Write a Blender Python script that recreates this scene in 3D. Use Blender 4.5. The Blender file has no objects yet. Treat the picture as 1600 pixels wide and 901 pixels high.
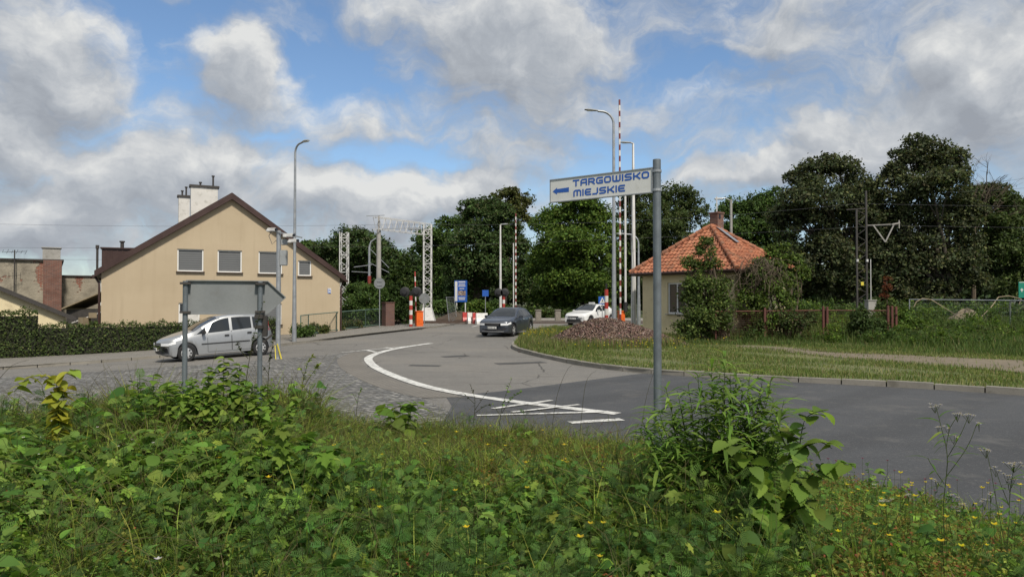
import bpy, bmesh, math, random
import numpy as np
from mathutils import Vector, Matrix
R = math.radians
rng = np.random.default_rng(7)
random.seed(7)
scene = bpy.context.scene
C = scene.collection

# ------------------------------------------------------------------ camera
F = 1111.0; CAM_H = 2.1; PITCH = R(1.0)
cam = bpy.data.cameras.new('camera'); camo = bpy.data.objects.new('camera', cam); C.objects.link(camo)
cam.sensor_width = 36; cam.lens = F/1600*36; cam.clip_start = 0.05; cam.clip_end = 3000
camo.location = (0, 0, CAM_H); camo.rotation_euler = (R(90)+PITCH, 0, 0)
scene.camera = camo
# ------------------------------------------------------------------ view
scene.render.engine = 'CYCLES'
scene.view_settings.view_transform = 'Standard'; scene.view_settings.look = 'None'
scene.view_settings.gamma = 1; scene.view_settings.exposure = 0.68
scene.cycles.use_denoising = True
scene.cycles.max_bounces = 8; scene.cycles.diffuse_bounces = 6; scene.cycles.glossy_bounces = 3
scene.cycles.transmission_bounces = 5; scene.cycles.transparent_max_bounces = 4
# ------------------------------------------------------------------ sun (thin cloud in front of it)
SUN_EL, SUN_AZ = 50, 155        # azimuth measured clockwise from +Y (the view direction)
sun = bpy.data.lights.new('sun', 'SUN'); sun.energy = 2.5; sun.angle = R(6); sun.color = (1, .92, .80)
suno = bpy.data.objects.new('sun', sun); C.objects.link(suno)
sd = Vector((math.sin(R(SUN_AZ))*math.cos(R(SUN_EL)), math.cos(R(SUN_AZ))*math.cos(R(SUN_EL)), math.sin(R(SUN_EL))))
suno.rotation_euler = sd.to_track_quat('Z', 'Y').to_euler(); suno.location = (0, 0, 60)
# ------------------------------------------------------------------ sky with clouds
SKY_STRENGTH = .10
world = bpy.data.worlds.new('World'); scene.world = world; world.use_nodes = True
def make_sky():
    nt = world.node_tree; N = nt.nodes; L = nt.links
    for n in list(N): N.remove(n)
    def nd(tree, t, **k):
        n = tree.nodes.new(t)
        for a, b in k.items(): setattr(n, a, b)
        return n
    def sk(s, d, *v):                      # a plain value or a socket
        if hasattr(v[0], 'is_linked'): s.links.new(v[0], d)
        else: d.default_value = v[0]
    def math_(tree, op, a, b=0., c=0., clamp=False):
        n = nd(tree, 'ShaderNodeMath', operation=op, use_clamp=clamp)
        for i, q in enumerate((a, b, c)): sk(tree, n.inputs[i], q)
        return n.outputs[0]
    # --- cloud density over (azimuth, elevation)
    g = bpy.data.node_groups.new('cloud_density', 'ShaderNodeTree')
    g.interface.new_socket('uv', in_out='INPUT', socket_type='NodeSocketVector')
    g.interface.new_socket('density', in_out='OUTPUT', socket_type='NodeSocketFloat')
    gi = nd(g, 'NodeGroupInput'); go = nd(g, 'NodeGroupOutput')
    uv0 = gi.outputs[0]
    # warp the coordinates so that no mass keeps a smooth rim
    wn = nd(g, 'ShaderNodeTexNoise'); wn.inputs['Scale'].default_value = 9; wn.inputs['Detail'].default_value = 5
    g.links.new(uv0, wn.inputs['Vector'])
    ws = nd(g, 'ShaderNodeVectorMath', operation='MULTIPLY_ADD'); ws.inputs[1].default_value = (.22, .16, 0); 
    g.links.new(wn.outputs['Color'], ws.inputs[0])
    wo = nd(g, 'ShaderNodeVectorMath', operation='ADD'); wo.inputs[1].default_value = (-.11, -.08, 0)
    g.links.new(uv0, wo.inputs[0]); g.links.new(wo.outputs[0], ws.inputs[2])
    uv = ws.outputs[0]
    st = nd(g, 'ShaderNodeMapping'); st.inputs['Scale'].default_value = (1, 1.9, 1); st.inputs['Location'].default_value = (3.1, 1.7, .4)
    g.links.new(uv, st.inputs['Vector'])
    n1 = nd(g, 'ShaderNodeTexNoise'); n1.inputs['Scale'].default_value = 8.5; n1.inputs['Detail'].default_value = 10; n1.inputs['Roughness'].default_value = .60
    g.links.new(st.outputs[0], n1.inputs['Vector'])
    acc = math_(g, 'MULTIPLY_ADD', n1.outputs[0], 1.35, -.33)
    for (cx, cy, rx, ry, w) in CLOUDS:
        u = math.atan2(cx-800, F); v = math.atan((470-cy)/F*math.cos(u))
        ru = rx/F*math.cos(u)**2*1.5; rv = ry/F*math.cos(u)*1.5
        mp = nd(g, 'ShaderNodeMapping', vector_type='TEXTURE')
        mp.inputs['Location'].default_value = (u, v, 0); mp.inputs['Scale'].default_value = (ru, rv, 1)
        g.links.new(uv, mp.inputs['Vector'])
        gr = nd(g, 'ShaderNodeTexGradient', gradient_type='QUADRATIC_SPHERE'); g.links.new(mp.outputs[0], gr.inputs[0])
        acc = math_(g, 'MULTIPLY_ADD', gr.outputs['Fac'], w*.82, acc)
    sp = nd(g, 'ShaderNodeSeparateXYZ'); g.links.new(uv0, sp.inputs[0])
    hi = nd(g, 'ShaderNodeMapRange', interpolation_type='SMOOTHSTEP'); g.links.new(sp.outputs[1], hi.inputs[0]); hi.inputs[1].default_value = .45; hi.inputs[2].default_value = .8; hi.inputs[4].default_value = .42
    sd_ = nd(g, 'ShaderNodeMapRange', interpolation_type='SMOOTHSTEP'); g.links.new(math_(g, 'ABSOLUTE', sp.outputs[0]), sd_.inputs[0]); sd_.inputs[1].default_value = .72; sd_.inputs[2].default_value = 1.2; sd_.inputs[4].default_value = .30
    acc = math_(g, 'ADD', acc, math_(g, 'MAXIMUM', hi.outputs[0], sd_.outputs[0]))
    g.links.new(acc, go.inputs[0])
    # --- world
    tc = nd(nt, 'ShaderNodeTexCoord'); sx = nd(nt, 'ShaderNodeSeparateXYZ'); L.new(tc.outputs['Generated'], sx.inputs[0])
    az = math_(nt, 'ARCTAN2', sx.outputs[0], sx.outputs[1]); el = math_(nt, 'ARCSINE', sx.outputs[2])
    def uvn(du=0., dv=0.):
        cb = nd(nt, 'ShaderNodeCombineXYZ'); L.new(math_(nt, 'ADD', az, du), cb.inputs[0]); L.new(math_(nt, 'ADD', el, dv), cb.inputs[1])
        gn = nd(nt, 'ShaderNodeGroup', node_tree=g); L.new(cb.outputs[0], gn.inputs[0]); return gn.outputs[0], cb.outputs[0]
    d0, uvv = uvn(); d1, _ = uvn(.012, .034)
    cov = nd(nt, 'ShaderNodeMapRange', interpolation_type='SMOOTHSTEP'); L.new(d0, cov.inputs[0])
    cov.inputs[1].default_value = .08; cov.inputs[2].default_value = .74
    lit = math_(nt, 'SUBTRACT', d0, d1)
    fn = nd(nt, 'ShaderNodeTexNoise'); fn.inputs['Scale'].default_value = 14; fn.inputs['Detail'].default_value = 7; L.new(uvv, fn.inputs['Vector'])
    sh = math_(nt, 'MULTIPLY_ADD', lit, 1.05, .45)
    sh = math_(nt, 'ADD', sh, math_(nt, 'MULTIPLY_ADD', fn.outputs[0], .55, -.275))
    thick = nd(nt, 'ShaderNodeMapRange'); L.new(d0, thick.inputs[0]); thick.inputs[1].default_value = .5; thick.inputs[2].default_value = 1.3
    thick.inputs[3].default_value = 0; thick.inputs[4].default_value = .08
    sh = math_(nt, 'SUBTRACT', sh, thick.outputs[0], clamp=True)
    cr = nd(nt, 'ShaderNodeValToRGB'); L.new(sh, cr.inputs[0]); e = cr.color_ramp.elements
    k = 1/SKY_STRENGTH
    def col(c, s=1.): return (c[0]*k*s, c[1]*k*s, c[2]*k*s, 1)
    e[0].position = 0; e[0].color = col((.205, .222, .25)); e[1].position = 1; e[1].color = col((.47, .475, .47))
    e.new(.35).color = col((.26, .28, .308)); e.new(.65).color = col((.345, .36, .378))
    sky = nd(nt, 'ShaderNodeTexSky', sky_type='NISHITA', sun_disc=False, sun_elevation=R(SUN_EL), sun_rotation=R(SUN_AZ), air_density=1.0, dust_density=.6, ozone_density=1.6)
    tint = nd(nt, 'ShaderNodeMix', data_type='RGBA', blend_type='MULTIPLY'); tint.inputs[0].default_value = 1
    L.new(sky.outputs[0], tint.inputs[6]); tint.inputs[7].default_value = (SKY_TINT[0], SKY_TINT[1], SKY_TINT[2], 1)
    mx = nd(nt, 'ShaderNodeMix', data_type='RGBA'); L.new(cov.outputs[0], mx.inputs[0]); L.new(tint.outputs[2], mx.inputs[6]); L.new(cr.outputs[0], mx.inputs[7])
    bg = nd(nt, 'ShaderNodeBackground'); bg.inputs[1].default_value = SKY_STRENGTH; L.new(mx.outputs[2], bg.inputs[0])
    out = nd(nt, 'ShaderNodeOutputWorld'); L.new(bg.outputs[0], out.inputs[0])
SKY_TINT = (.72, .80, .86)
# cloud masses: direction (as seen along the view axis), extent, weight
CLOUDS = [(50, 60, 200, 120, .9), (110, 130, 150, 60, .4), (50, 205, 130, 50, .6), (365, 110, 100, 80, .72), (180, 270, 260, 80, .8), (340, 240, 130, 55, .7),
    (90, 340, 230, 90, .7), (600, 195, 150, 24, .45), (480, 300, 260, 60, .7), (820, 100, 170, 120, .8), (740, 15, 230, 60, .7),
    (760, 270, 130, 50, .8), (620, 330, 200, 50, .6), (1240, 50, 220, 60, .6), (1400, 190, 330, 110, .7), (1560, 80, 190, 130, .8),
    (1010, 190, 120, 60, .25), (1100, 280, 150, 30, .5), (1300, 260, 250, 60, .5),
    (330, 15, 90, 40, -.4), (410, 195, 120, 24, -.35), (520, 70, 100, 80, -.75), (640, 140, 110, 50, -.5), (250, 60, 50, 110, -.6), (1085, 105, 110, 32, -.7), (1000, 245, 130, 45, -.45),
    (660, 255, 140, 26, -.7), (230, 190, 60, 30, -.3), (1180, 225, 60, 20, -.3), (1130, 180, 160, 25, -.2), (1230, 240, 70, 25, -.35)]
make_sky()

# ------------------------------------------------------------------ terrain and picture helpers (used to measure positions on the ground)
def ss(a, b, t):
    t = max(0., min(1., (t-a)/(b-a))); return t*t*(3-2*t)
def Yb(x):                                # far rim of the planted bank
    pts = [(-30, 12), (-7, 11.6), (0, 10.6), (2, 9.4), (3.6, 8.1), (4.7, 6.5), (5.6, 4.6), (7.5, 2.0), (30, 0)]
    for (a, b), (c, d) in zip(pts, pts[1:]):
        if x <= c: return b+(d-b)*(x-a)/(c-a)
    return 0
def T0(x, y):
    t = max(0, min(1, (y-22)/34.)); r = .5*(t*t*(3-2*t)*.4+t*.6)
    return r-.36*ss(7, 19, -x)
def T(x, y):
    b = 0
    if y < 12.2 and -31 < x < 20: b = .5*ss(0, 6, Yb(x)-y)
    return T0(x, y)+b
def ray(px, py):
    a = (px-800)/F; b = -(py-450.5)/F
    return Vector((a, math.cos(PITCH)-b*math.sin(PITCH), b*math.cos(PITCH)+math.sin(PITCH)))
def at(px, py, off=0.):
    d = ray(px, py); lo, hi = 2., 400.; Y = 2.
    while Y < 400:
        s = Y/d.y
        if CAM_H+d.z*s <= T0(d.x*s, Y)+off: return (d.x*s, Y)
        Y += .02
    return (d.x*400/d.y, 400)
def atY(px, py, Y):                       # the point seen at a pixel, at depth Y
    d = ray(px, py); s = Y/d.y; return Vector((d.x*s, Y, CAM_H+d.z*s))

# ------------------------------------------------------------------ tagging
def tag(o, label=None, cat=None, group=None, kind=None):
    if label: o['label'] = label
    if cat: o['category'] = cat
    if group: o['group'] = group
    if kind: o['kind'] = kind
    return o
def thing(name, label, cat, loc=(0, 0, 0), rz=0., group=None):
    o = bpy.data.objects.new(name, None); C.objects.link(o); o.location = loc; o.rotation_euler = (0, 0, rz); o.empty_display_size = .2
    return tag(o, label, cat, group)
def copy_tree(o, parent=None):
    c = o.copy(); C.objects.link(c); c.parent = parent
    for ch in list(o.children): copy_tree(ch, c)
    return c

# ------------------------------------------------------------------ materials
M = {}
def bsdf(m): return m.node_tree.nodes['Principled BSDF']
def newmat(name, color=(.5, .5, .5), rough=.6, metal=0., spec=.5):
    m = bpy.data.materials.new(name); m.use_nodes = True; b = bsdf(m)
    b.inputs['Base Color'].default_value = (*color, 1); b.inputs['Roughness'].default_value = rough
    b.inputs['Metallic'].default_value = metal; b.inputs['Specular IOR Level'].default_value = spec
    M[name] = m; return m
class NT:
    def __init__(s, m): s.t = m.node_tree; s.m = m; s.tc = None
    def n(s, t, ins=None, **k):
        q = s.t.nodes.new(t)
        for a, b in k.items(): setattr(q, a, b)
        for a, b in (ins or {}).items():
            if hasattr(b, 'is_linked'): s.t.links.new(b, q.inputs[a])
            else: q.inputs[a].default_value = b
        return q
    def co(s, scale=(1, 1, 1), rot=(0, 0, 0), src='Object', loc=(0, 0, 0)):
        t = s.n('ShaderNodeTexCoord'); mp = s.n('ShaderNodeMapping', {'Scale': scale, 'Rotation': rot, 'Location': loc, 'Vector': t.outputs[src]}); return mp.outputs[0]
    def noise(s, v, scale, detail=4, rough=.55): return s.n('ShaderNodeTexNoise', {'Vector': v, 'Scale': scale, 'Detail': detail, 'Roughness': rough}).outputs[0]
    def ramp(s, f, stops):
        r = s.n('ShaderNodeValToRGB', {'Fac': f}); e = r.color_ramp.elements
        e[0].position = stops[0][0]; e[0].color = (*stops[0][1], 1); e[1].position = stops[-1][0]; e[1].color = (*stops[-1][1], 1)
        for p, c in stops[1:-1]: e.new(p).color = (*c, 1)
        return r.outputs[0]
    def rng(s, f, a, b, c=0., d=1., smooth=True):
        return s.n('ShaderNodeMapRange', {0: f, 1: a, 2: b, 3: c, 4: d}, interpolation_type='SMOOTHSTEP' if smooth else 'LINEAR').outputs[0]
    def mix(s, f, a, b, mode='MIX'):
        q = s.n('ShaderNodeMix', data_type='RGBA', blend_type=mode)
        for i, v in ((0, f), (6, a), (7, b)):
            if hasattr(v, 'is_linked'): s.t.links.new(v, q.inputs[i])
            else: q.inputs[i].default_value = v if i == 0 else (*v, 1)
        return q.outputs[2]
    def ma(s, op, a, b=0., c=0.):
        q = s.n('ShaderNodeMath', operation=op)
        for i, v in enumerate((a, b, c)):
            if hasattr(v, 'is_linked'): s.t.links.new(v, q.inputs[i])
            else: q.inputs[i].default_value = v
        return q.outputs[0]
    def out(s, col=None, rough=None, bump=None, strength=.3, dist=.02):
        b = bsdf(s.m)
        if col is not None: s.t.links.new(col, b.inputs['Base Color'])
        if rough is not None: s.t.links.new(rough, b.inputs['Roughness'])
        if bump is not None:
            q = s.n('ShaderNodeBump', {'Height': bump, 'Strength': strength, 'Distance': dist}); s.t.links.new(q.outputs[0], b.inputs['Normal'])
        return s.m
def vary(name, color, rough=.6, metal=0., amt=.18, scale=3., fine=40., bump=.0, spec=.5, dirt=None):
    """plain coloured surface with soft blotches, fine grain and an optional dirt colour"""
    m = newmat(name, color, rough, metal, spec); n = NT(m); v = n.co()
    a = n.noise(v, scale, 5); b = n.noise(v, fine, 3)
    f = n.ma('ADD', n.ma('MULTIPLY', a, .7), n.ma('MULTIPLY', b, .3))
    lo = tuple(c*(1-amt) for c in color); hi = tuple(min(1, c*(1+amt)) for c in color)
    c = n.ramp(f, [(.3, lo), (.7, hi)])
    if dirt: c = n.mix(n.rng(n.noise(v, scale*1.7, 6, .65), .5, .75, 0, .75), c, dirt)
    return n.out(c, n.rng(a, .3, .7, max(.02, rough-.08), min(1, rough+.1)), b if bump else None, bump or .1)

# ------------------------------------------------------------------ mesh builder
class MB:
    def __init__(s): s.bm = bmesh.new()
    def box(s, c, size, rz=0., Mx=None):
        m = Matrix.Translation(c) @ Matrix.Rotation(rz, 4, 'Z')
        if Mx is not None: m = Mx @ m
        r = bmesh.ops.create_cube(s.bm, size=1, matrix=m @ Matrix.Diagonal((*size, 1))); return r['verts']
    def bar(s, p0, p1, w, h=None, up=(0, 0, 1)):      # a rectangular bar between two points
        p0, p1 = Vector(p0), Vector(p1); d = p1-p0; L = d.length; z = d.normalized(); u = Vector(up)
        if abs(z.dot(u)) > .98: u = Vector((0, 1, 0))
        x = u.cross(z).normalized(); y = z.cross(x); h = h or w
        m = Matrix((x, y, z)).transposed().to_4x4(); m.translation = (p0+p1)/2
        bmesh.ops.create_cube(s.bm, size=1, matrix=m @ Matrix.Diagonal((w, h, L, 1)))
    def cyl(s, p0, p1, r0, r1=None, n=12, caps=True):
        p0, p1 = Vector(p0), Vector(p1); d = p1-p0; r1 = r0 if r1 is None else r1
        m = d.to_track_quat('Z', 'Y').to_matrix().to_4x4(); m.translation = (p0+p1)/2
        bmesh.ops.create_cone(s.bm, cap_ends=caps, segments=n, radius1=r0, radius2=r1, depth=d.length, matrix=m)
    def tube(s, pts, r, n=8, closed=False):
        pts = [Vector(p) for p in pts]; rr = r if hasattr(r, '__len__') else [r]*len(pts); rings = []; prev = None
        for i, p in enumerate(pts):
            if closed: d = (pts[(i+1) % len(pts)]-pts[i-1]).normalized()
            else: d = (pts[min(i+1, len(pts)-1)]-pts[max(i-1, 0)]).normalized()
            if prev is None:
                a = Vector((0, 0, 1)) if abs(d.z) < .9 else Vector((1, 0, 0)); x = a.cross(d).normalized()
            else: x = (prev-d*prev.dot(d)).normalized()
            prev = x; y = d.cross(x)
            rings.append([s.bm.verts.new(p+(x*math.cos(t)+y*math.sin(t))*rr[i]) for t in (2*math.pi*k/n for k in range(n))])
        q = list(zip(rings, rings[1:]))+([(rings[-1], rings[0])] if closed else [])
        for a, b in q:
            for k in range(n): s.bm.faces.new((a[k], a[(k+1) % n], b[(k+1) % n], b[k]))
        if not closed:
            s.bm.faces.new(rings[0][::-1]); s.bm.faces.new(rings[-1])
    def face(s, pts): return s.bm.faces.new([s.bm.verts.new(p) for p in pts])
    def prism(s, pts, vec):                            # polygon (3-D points) pushed along a vector
        vec = Vector(vec); a = [s.bm.verts.new(p) for p in pts]; b = [s.bm.verts.new(Vector(p)+vec) for p in pts]; n = len(a)
        s.bm.faces.new(a[::-1]); s.bm.faces.new(b)
        for i in range(n): s.bm.faces.new((a[i], a[(i+1) % n], b[(i+1) % n], b[i]))
    def lathe(s, prof, c=(0, 0, 0), n=20, axis='Z', Mx=None):
        rings = []
        for r, z in prof:
            ring = []
            for k in range(n):
                t = 2*math.pi*k/n; p = Vector((r*math.cos(t), r*math.sin(t), z))
                if axis == 'Y': p = Vector((p.x, p.z, p.y))
                p = p+Vector(c)
                if Mx is not None: p = Mx @ p
                ring.append(s.bm.verts.new(p))
            rings.append(ring)
        for a, b in zip(rings, rings[1:]):
            for k in range(n): s.bm.faces.new((a[k], a[(k+1) % n], b[(k+1) % n], b[k]))
        s.bm.faces.new(rings[0][::-1]); s.bm.faces.new(rings[-1])
    def grid(s, rows):                                 # rows of points -> quads
        vs = [[s.bm.verts.new(p) for p in r] for r in rows]
        for a, b in zip(vs, vs[1:]):
            for i in range(len(a)-1): s.bm.faces.new((a[i], a[i+1], b[i+1], b[i]))
    def build(s, name, mat, parent=None, bevel=0., smooth=None, recalc=True):
        if bevel: bmesh.ops.bevel(s.bm, geom=[e for e in s.bm.edges if len(e.link_faces) == 2 and e.calc_face_angle(0) > .6], offset=bevel, segments=2, affect='EDGES', clamp_overlap=True)
        if recalc: bmesh.ops.recalc_face_normals(s.bm, faces=s.bm.faces)
        me = bpy.data.meshes.new(name); s.bm.to_mesh(me); s.bm.free()
        if smooth is not None:
            for p in me.polygons: p.use_smooth = True
            me.set_sharp_from_angle(angle=R(smooth))
        o = bpy.data.objects.new(name, me); C.objects.link(o)
        if isinstance(mat, (list, tuple)):
            for q in mat: me.materials.append(M[q] if isinstance(q, str) else q)
        else: me.materials.append(M[mat] if isinstance(mat, str) else mat)
        if parent is not None: o.parent = parent
        return o
def tri_mesh(name, V, Fc, col, mat, parent=None):
    """numpy vertices, triangles and per-vertex leaf colours -> one mesh object"""
    me = bpy.data.meshes.new(name); nv, nf = len(V), len(Fc)
    me.vertices.add(nv); me.vertices.foreach_set('co', np.ascontiguousarray(V, np.float32).ravel())
    me.loops.add(nf*3); me.loops.foreach_set('vertex_index', np.ascontiguousarray(Fc, np.int32).ravel())
    me.polygons.add(nf); me.polygons.foreach_set('loop_start', np.arange(0, nf*3, 3, dtype=np.int32))
    if col is not None:
        a = me.color_attributes.new('leaf_colour', 'FLOAT_COLOR', 'POINT'); c4 = np.ones((nv, 4), np.float32); c4[:, :3] = col
        a.data.foreach_set('color', c4.ravel())
    if (mat == 'leaf'): me.polygons.foreach_set('use_smooth', np.ones(nf, bool))
    me.update(); me.validate()
    me.materials.append(M[mat] if isinstance(mat, str) else mat)
    o = bpy.data.objects.new(name, me); C.objects.link(o)
    if parent is not None: o.parent = parent
    return o
# ================================================================== materials
vary('galvanised', (.36, .38, .40), .45, .55, .16, 6, 60, spec=.4)
vary('post_steel', (.17, .195, .215), .5, .45, .2, 5, 60, dirt=(.11, .12, .125))
vary('grey_paint', (.30, .32, .33), .5, 0, .12, 2, 50, dirt=(.2, .19, .17))
vary('sign_back', (.23, .245, .25), .5, .25, .10, 2.5, 40, dirt=(.17, .165, .155))
vary('white_paint', (.72, .72, .70), .45, 0, .10, 4, 60, dirt=(.45, .43, .38))
vary('red_paint', (.42, .035, .03), .45, 0, .15, 4, 60)
vary('dark_red_paint', (.22, .03, .025), .5, 0, .15, 4, 60)
vary('orange_paint', (.75, .14, .02), .4, 0, .12, 3, 50, dirt=(.35, .08, .03))
vary('black_plastic', (.02, .02, .022), .5, 0, .2, 5, 50)
vary('rust', (.11, .04, .03), .8, 0, .35, 7, 60, dirt=(.05, .025, .02))
vary('rail_steel', (.085, .06, .047), .7, .2, .3, 3, 40)
vary('concrete', (.34, .33, .31), .85, 0, .2, 3, 40, bump=.2, dirt=(.18, .17, .15))
vary('old_stone', (.22, .20, .17), .9, 0, .3, 5, 30, bump=.4, dirt=(.08, .08, .06))
vary('kerb_stone', (.235, .22, .19), .85, 0, .25, 1.3, 50, bump=.2, dirt=(.12, .11, .085))
vary('white_steel', (.62, .62, .61), .5, 0, .12, 2, 30, dirt=(.35, .33, .3))
vary('dark_steel', (.055, .05, .047), .6, .2, .3, 3, 30)
vary('wire', (.09, .09, .10), .5, .4, .1)
vary('brown_metal', (.05, .026, .022), .42, 0, .15, 2, 40)
vary('sign_blue', (.02, .10, .42), .4, 0, .06)
vary('sign_white', (.66, .67, .66), .35, 0, .06, 3, 30, dirt=(.52, .51, .47))
vary('green_sign', (.01, .20, .14), .4, 0, .06)
vary('yellow_paint', (.62, .52, .06), .5, 0, .2)
vary('white_plaster', (.62, .61, .58), .85, 0, .12, 1.5, 30, dirt=(.36, .35, .31))
vary('cream_plaster', (.72, .62, .40), .9, 0, .08, 1.2, 30, bump=.08, dirt=(.50, .42, .27))
vary('pvc', (.74, .75, .74), .35, 0, .04)
vary('soil', (.075, .055, .038), .95, 0, .35, 3, 30, bump=.5)
vary('sandy_soil', (.17, .142, .10), .95, 0, .25, 2, 30, bump=.4, dirt=(.12, .09, .05))
vary('bark', (.075, .062, .05), .9, 0, .35, 2, 14, bump=.5)
vary('pale_wood', (.26, .21, .14), .8, 0, .25, 4, 30)
vary('copper_roof_flashing', (.25, .27, .30), .5, .3, .1)
vary('twig', (.11, .085, .06), .9, 0, .2)
vary('tyre', (.016, .016, .017), .8, 0, .2)
vary('hubcap', (.50, .51, .52), .35, .3, .08)
vary('blind', (.115, .122, .128), .55, 0, .06, 1.5, 30)

m = newmat('glass_dark', (.022, .026, .030), .06, 0, .6)
m = newmat('window_glass', (.03, .035, .04), .08, 0, .6)
m = newmat('lamp_glass', (.80, .82, .84), .22, 0, .8)
m = newmat('lens_dark', (.012, .012, .018), .15, 0, .6)
def carpaint(name, c, metal):
    m = newmat(name, c, .34, metal); b = bsdf(m); b.inputs['Coat Weight'].default_value = .7; b.inputs['Coat Roughness'].default_value = .06
    n = NT(m); v = n.co(); n.out(n.mix(n.rng(n.noise(v, 5, 5), .45, .8, 0, .22), c, tuple(x*.55+.03 for x in c)))
carpaint('silver_car_paint', (.36, .375, .39), .5); carpaint('graphite_car_paint', (.075, .085, .105), .55); carpaint('white_car_paint', (.74, .75, .75), 0)

def m_plaster():
    m = newmat('peach_plaster', (.6, .42, .23), .9); n = NT(m); v = n.co()
    a = n.noise(v, .5, 5); st = n.noise(n.co((2.2, 2.2, .18)), 1.6, 5)
    c = n.ramp(a, [(.3, (.425, .345, .235)), (.7, (.485, .40, .28))])
    c = n.mix(n.rng(st, .50, .74, 0, .38), c, (.37, .295, .20))            # rain streaks
    n.out(c, None, n.noise(v, 60, 3), .12)
m_plaster()
def m_oldwall():
    m = newmat('crumbling_plaster', (.3, .27, .22), .95); n = NT(m); v = n.co()
    t = n.n('ShaderNodeTexBrick', {'Vector': n.co((1, 1, 1), (R(90), 0, 0)), 'Color1': (.27, .085, .05, 1), 'Color2': (.17, .06, .04, 1), 'Mortar': (.25, .22, .18, 1), 'Scale': 1, 'Mortar Size': .012, 'Brick Width': .26, 'Row Height': .085})
    pl = n.ramp(n.noise(v, 1.3, 6), [(.3, (.17, .15, .12)), (.5, (.29, .26, .205)), (.7, (.37, .33, .26))])
    msk = n.noise(n.co(loc=(2.3, 0, .2)), .55, 6, .62)
    c = n.mix(n.rng(msk, .56, .585), pl, t.outputs[0])
    n.out(c, None, n.ma('ADD', n.noise(v, 8, 5), n.rng(msk, .56, .585, 1, 0)), .6, .05)
m_oldwall()
def m_brick(name, c1, c2, mortar, bw=.25, rh=.075):
    m = newmat(name, c1, .9); n = NT(m)
    t = n.n('ShaderNodeTexBrick', {'Vector': n.co((1, 1, 1), (R(90), 0, 0)), 'Color1': (*c1, 1), 'Color2': (*c2, 1), 'Mortar': (*mortar, 1), 'Scale': 1, 'Mortar Size': .008, 'Brick Width': bw, 'Row Height': rh})
    c = n.mix(n.rng(n.noise(n.co(), 2, 5), .45, .7, 0, .5), t.outputs[0], tuple(x*.6 for x in c1))
    n.out(c, None, t.outputs['Fac'], -.3, .02)
m_brick('red_brick', (.20, .085, .06), (.12, .055, .045), (.20, .175, .15))
m_brick('brown_brick', (.16, .075, .055), (.12, .06, .05), (.13, .12, .11))
def m_tile():
    m = newmat('clay_tile', (.4, .12, .05), .8); n = NT(m); v = n.co()
    cell = n.n('ShaderNodeTexVoronoi', {'Vector': n.co((4.2, 4.2, 3.)), 'Scale': 1.}).outputs['Color']
    sp = n.n('ShaderNodeSeparateColor', {0: cell}).outputs[0]
    c = n.ramp(sp, [(0, (.25, .085, .045)), (.5, (.35, .125, .06)), (1, (.42, .175, .095))])
    c = n.mix(n.rng(n.noise(v, 1.6, 6, .7), .46, .68, 0, .75), c, (.13, .085, .055))
    c = n.mix(n.rng(n.noise(v, 11, 5), .6, .8, 0, .5), c, (.22, .19, .13))
    n.out(c, None, n.noise(v, 30, 3), .2)
m_tile()
def m_asphalt(name, base, brown, grain, patch, crack):
    m = newmat(name, base, .9); n = NT(m); v = n.co()
    a = n.noise(v, .16, 6, .6); b = n.noise(v, 60, 3, .7); d = n.noise(n.co((.5, 2.4, 1), (0, 0, .6)), .8, 5, .6)
    c = n.ramp(a, [(.3, tuple(x*.8 for x in base)), (.5, base), (.72, brown)])
    c = n.mix(n.rng(d, .5, .72, 0, patch), c, tuple(x*.55 for x in base))
    c = n.mix(n.rng(n.noise(v, 5, 6, .7), .52, .72, 0, patch*.8), c, tuple(min(1, x*1.35) for x in brown))
    c = n.mix(grain, c, n.ramp(b, [(.35, (.02, .02, .02)), (.5, (.5, .5, .5)), (.65, (1, 1, 1))]), 'OVERLAY')
    if not crack:
        tr = n.n('ShaderNodeTexWave', {'Vector': n.co((1, 1, 1), (0, 0, R(48))), 'Scale': .17, 'Distortion': 2.2, 'Detail': 3, 'Detail Scale': .8}).outputs['Fac']
        c = n.mix(n.rng(tr, .45, .9, 0, .38), c, tuple(x*.62 for x in base)); c = n.mix(n.rng(n.noise(v, .9, 8, .75), .50, .66, 0, .5), c, (.115, .112, .106)); c = n.mix(n.rng(n.noise(v, 26, 5, .75), .56, .68, 0, .7), c, (.15, .147, .14))
    if True:
        w = n.n('ShaderNodeMix', {0: .22, 4: v, 5: n.n('ShaderNodeTexNoise', {'Vector': v, 'Scale': 1.2, 'Detail': 5}).outputs['Color']}, data_type='VECTOR')
        cr = n.n('ShaderNodeTexVoronoi', {'Vector': w.outputs[1], 'Scale': .42}, feature='DISTANCE_TO_EDGE').outputs['Distance']
        k = n.ma('MULTIPLY', n.rng(cr, .004, .012, 1, 0), n.rng(n.noise(v, .35, 2), .46 if crack else .54, .58 if crack else .64))
        c = n.mix(n.ma('MULTIPLY', k, .75), c, (.035, .033, .03))
    n.out(c, None, b, .35, .01)
m_asphalt('old_asphalt', (.165, .158, .145), (.20, .185, .162), .35, .45, True)
m_asphalt('new_asphalt', (.060, .063, .068), (.068, .070, .073), .30, .22, False)
m_asphalt('patch_asphalt', (.06, .06, .06), (.08, .078, .072), .4, .3, False)
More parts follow.
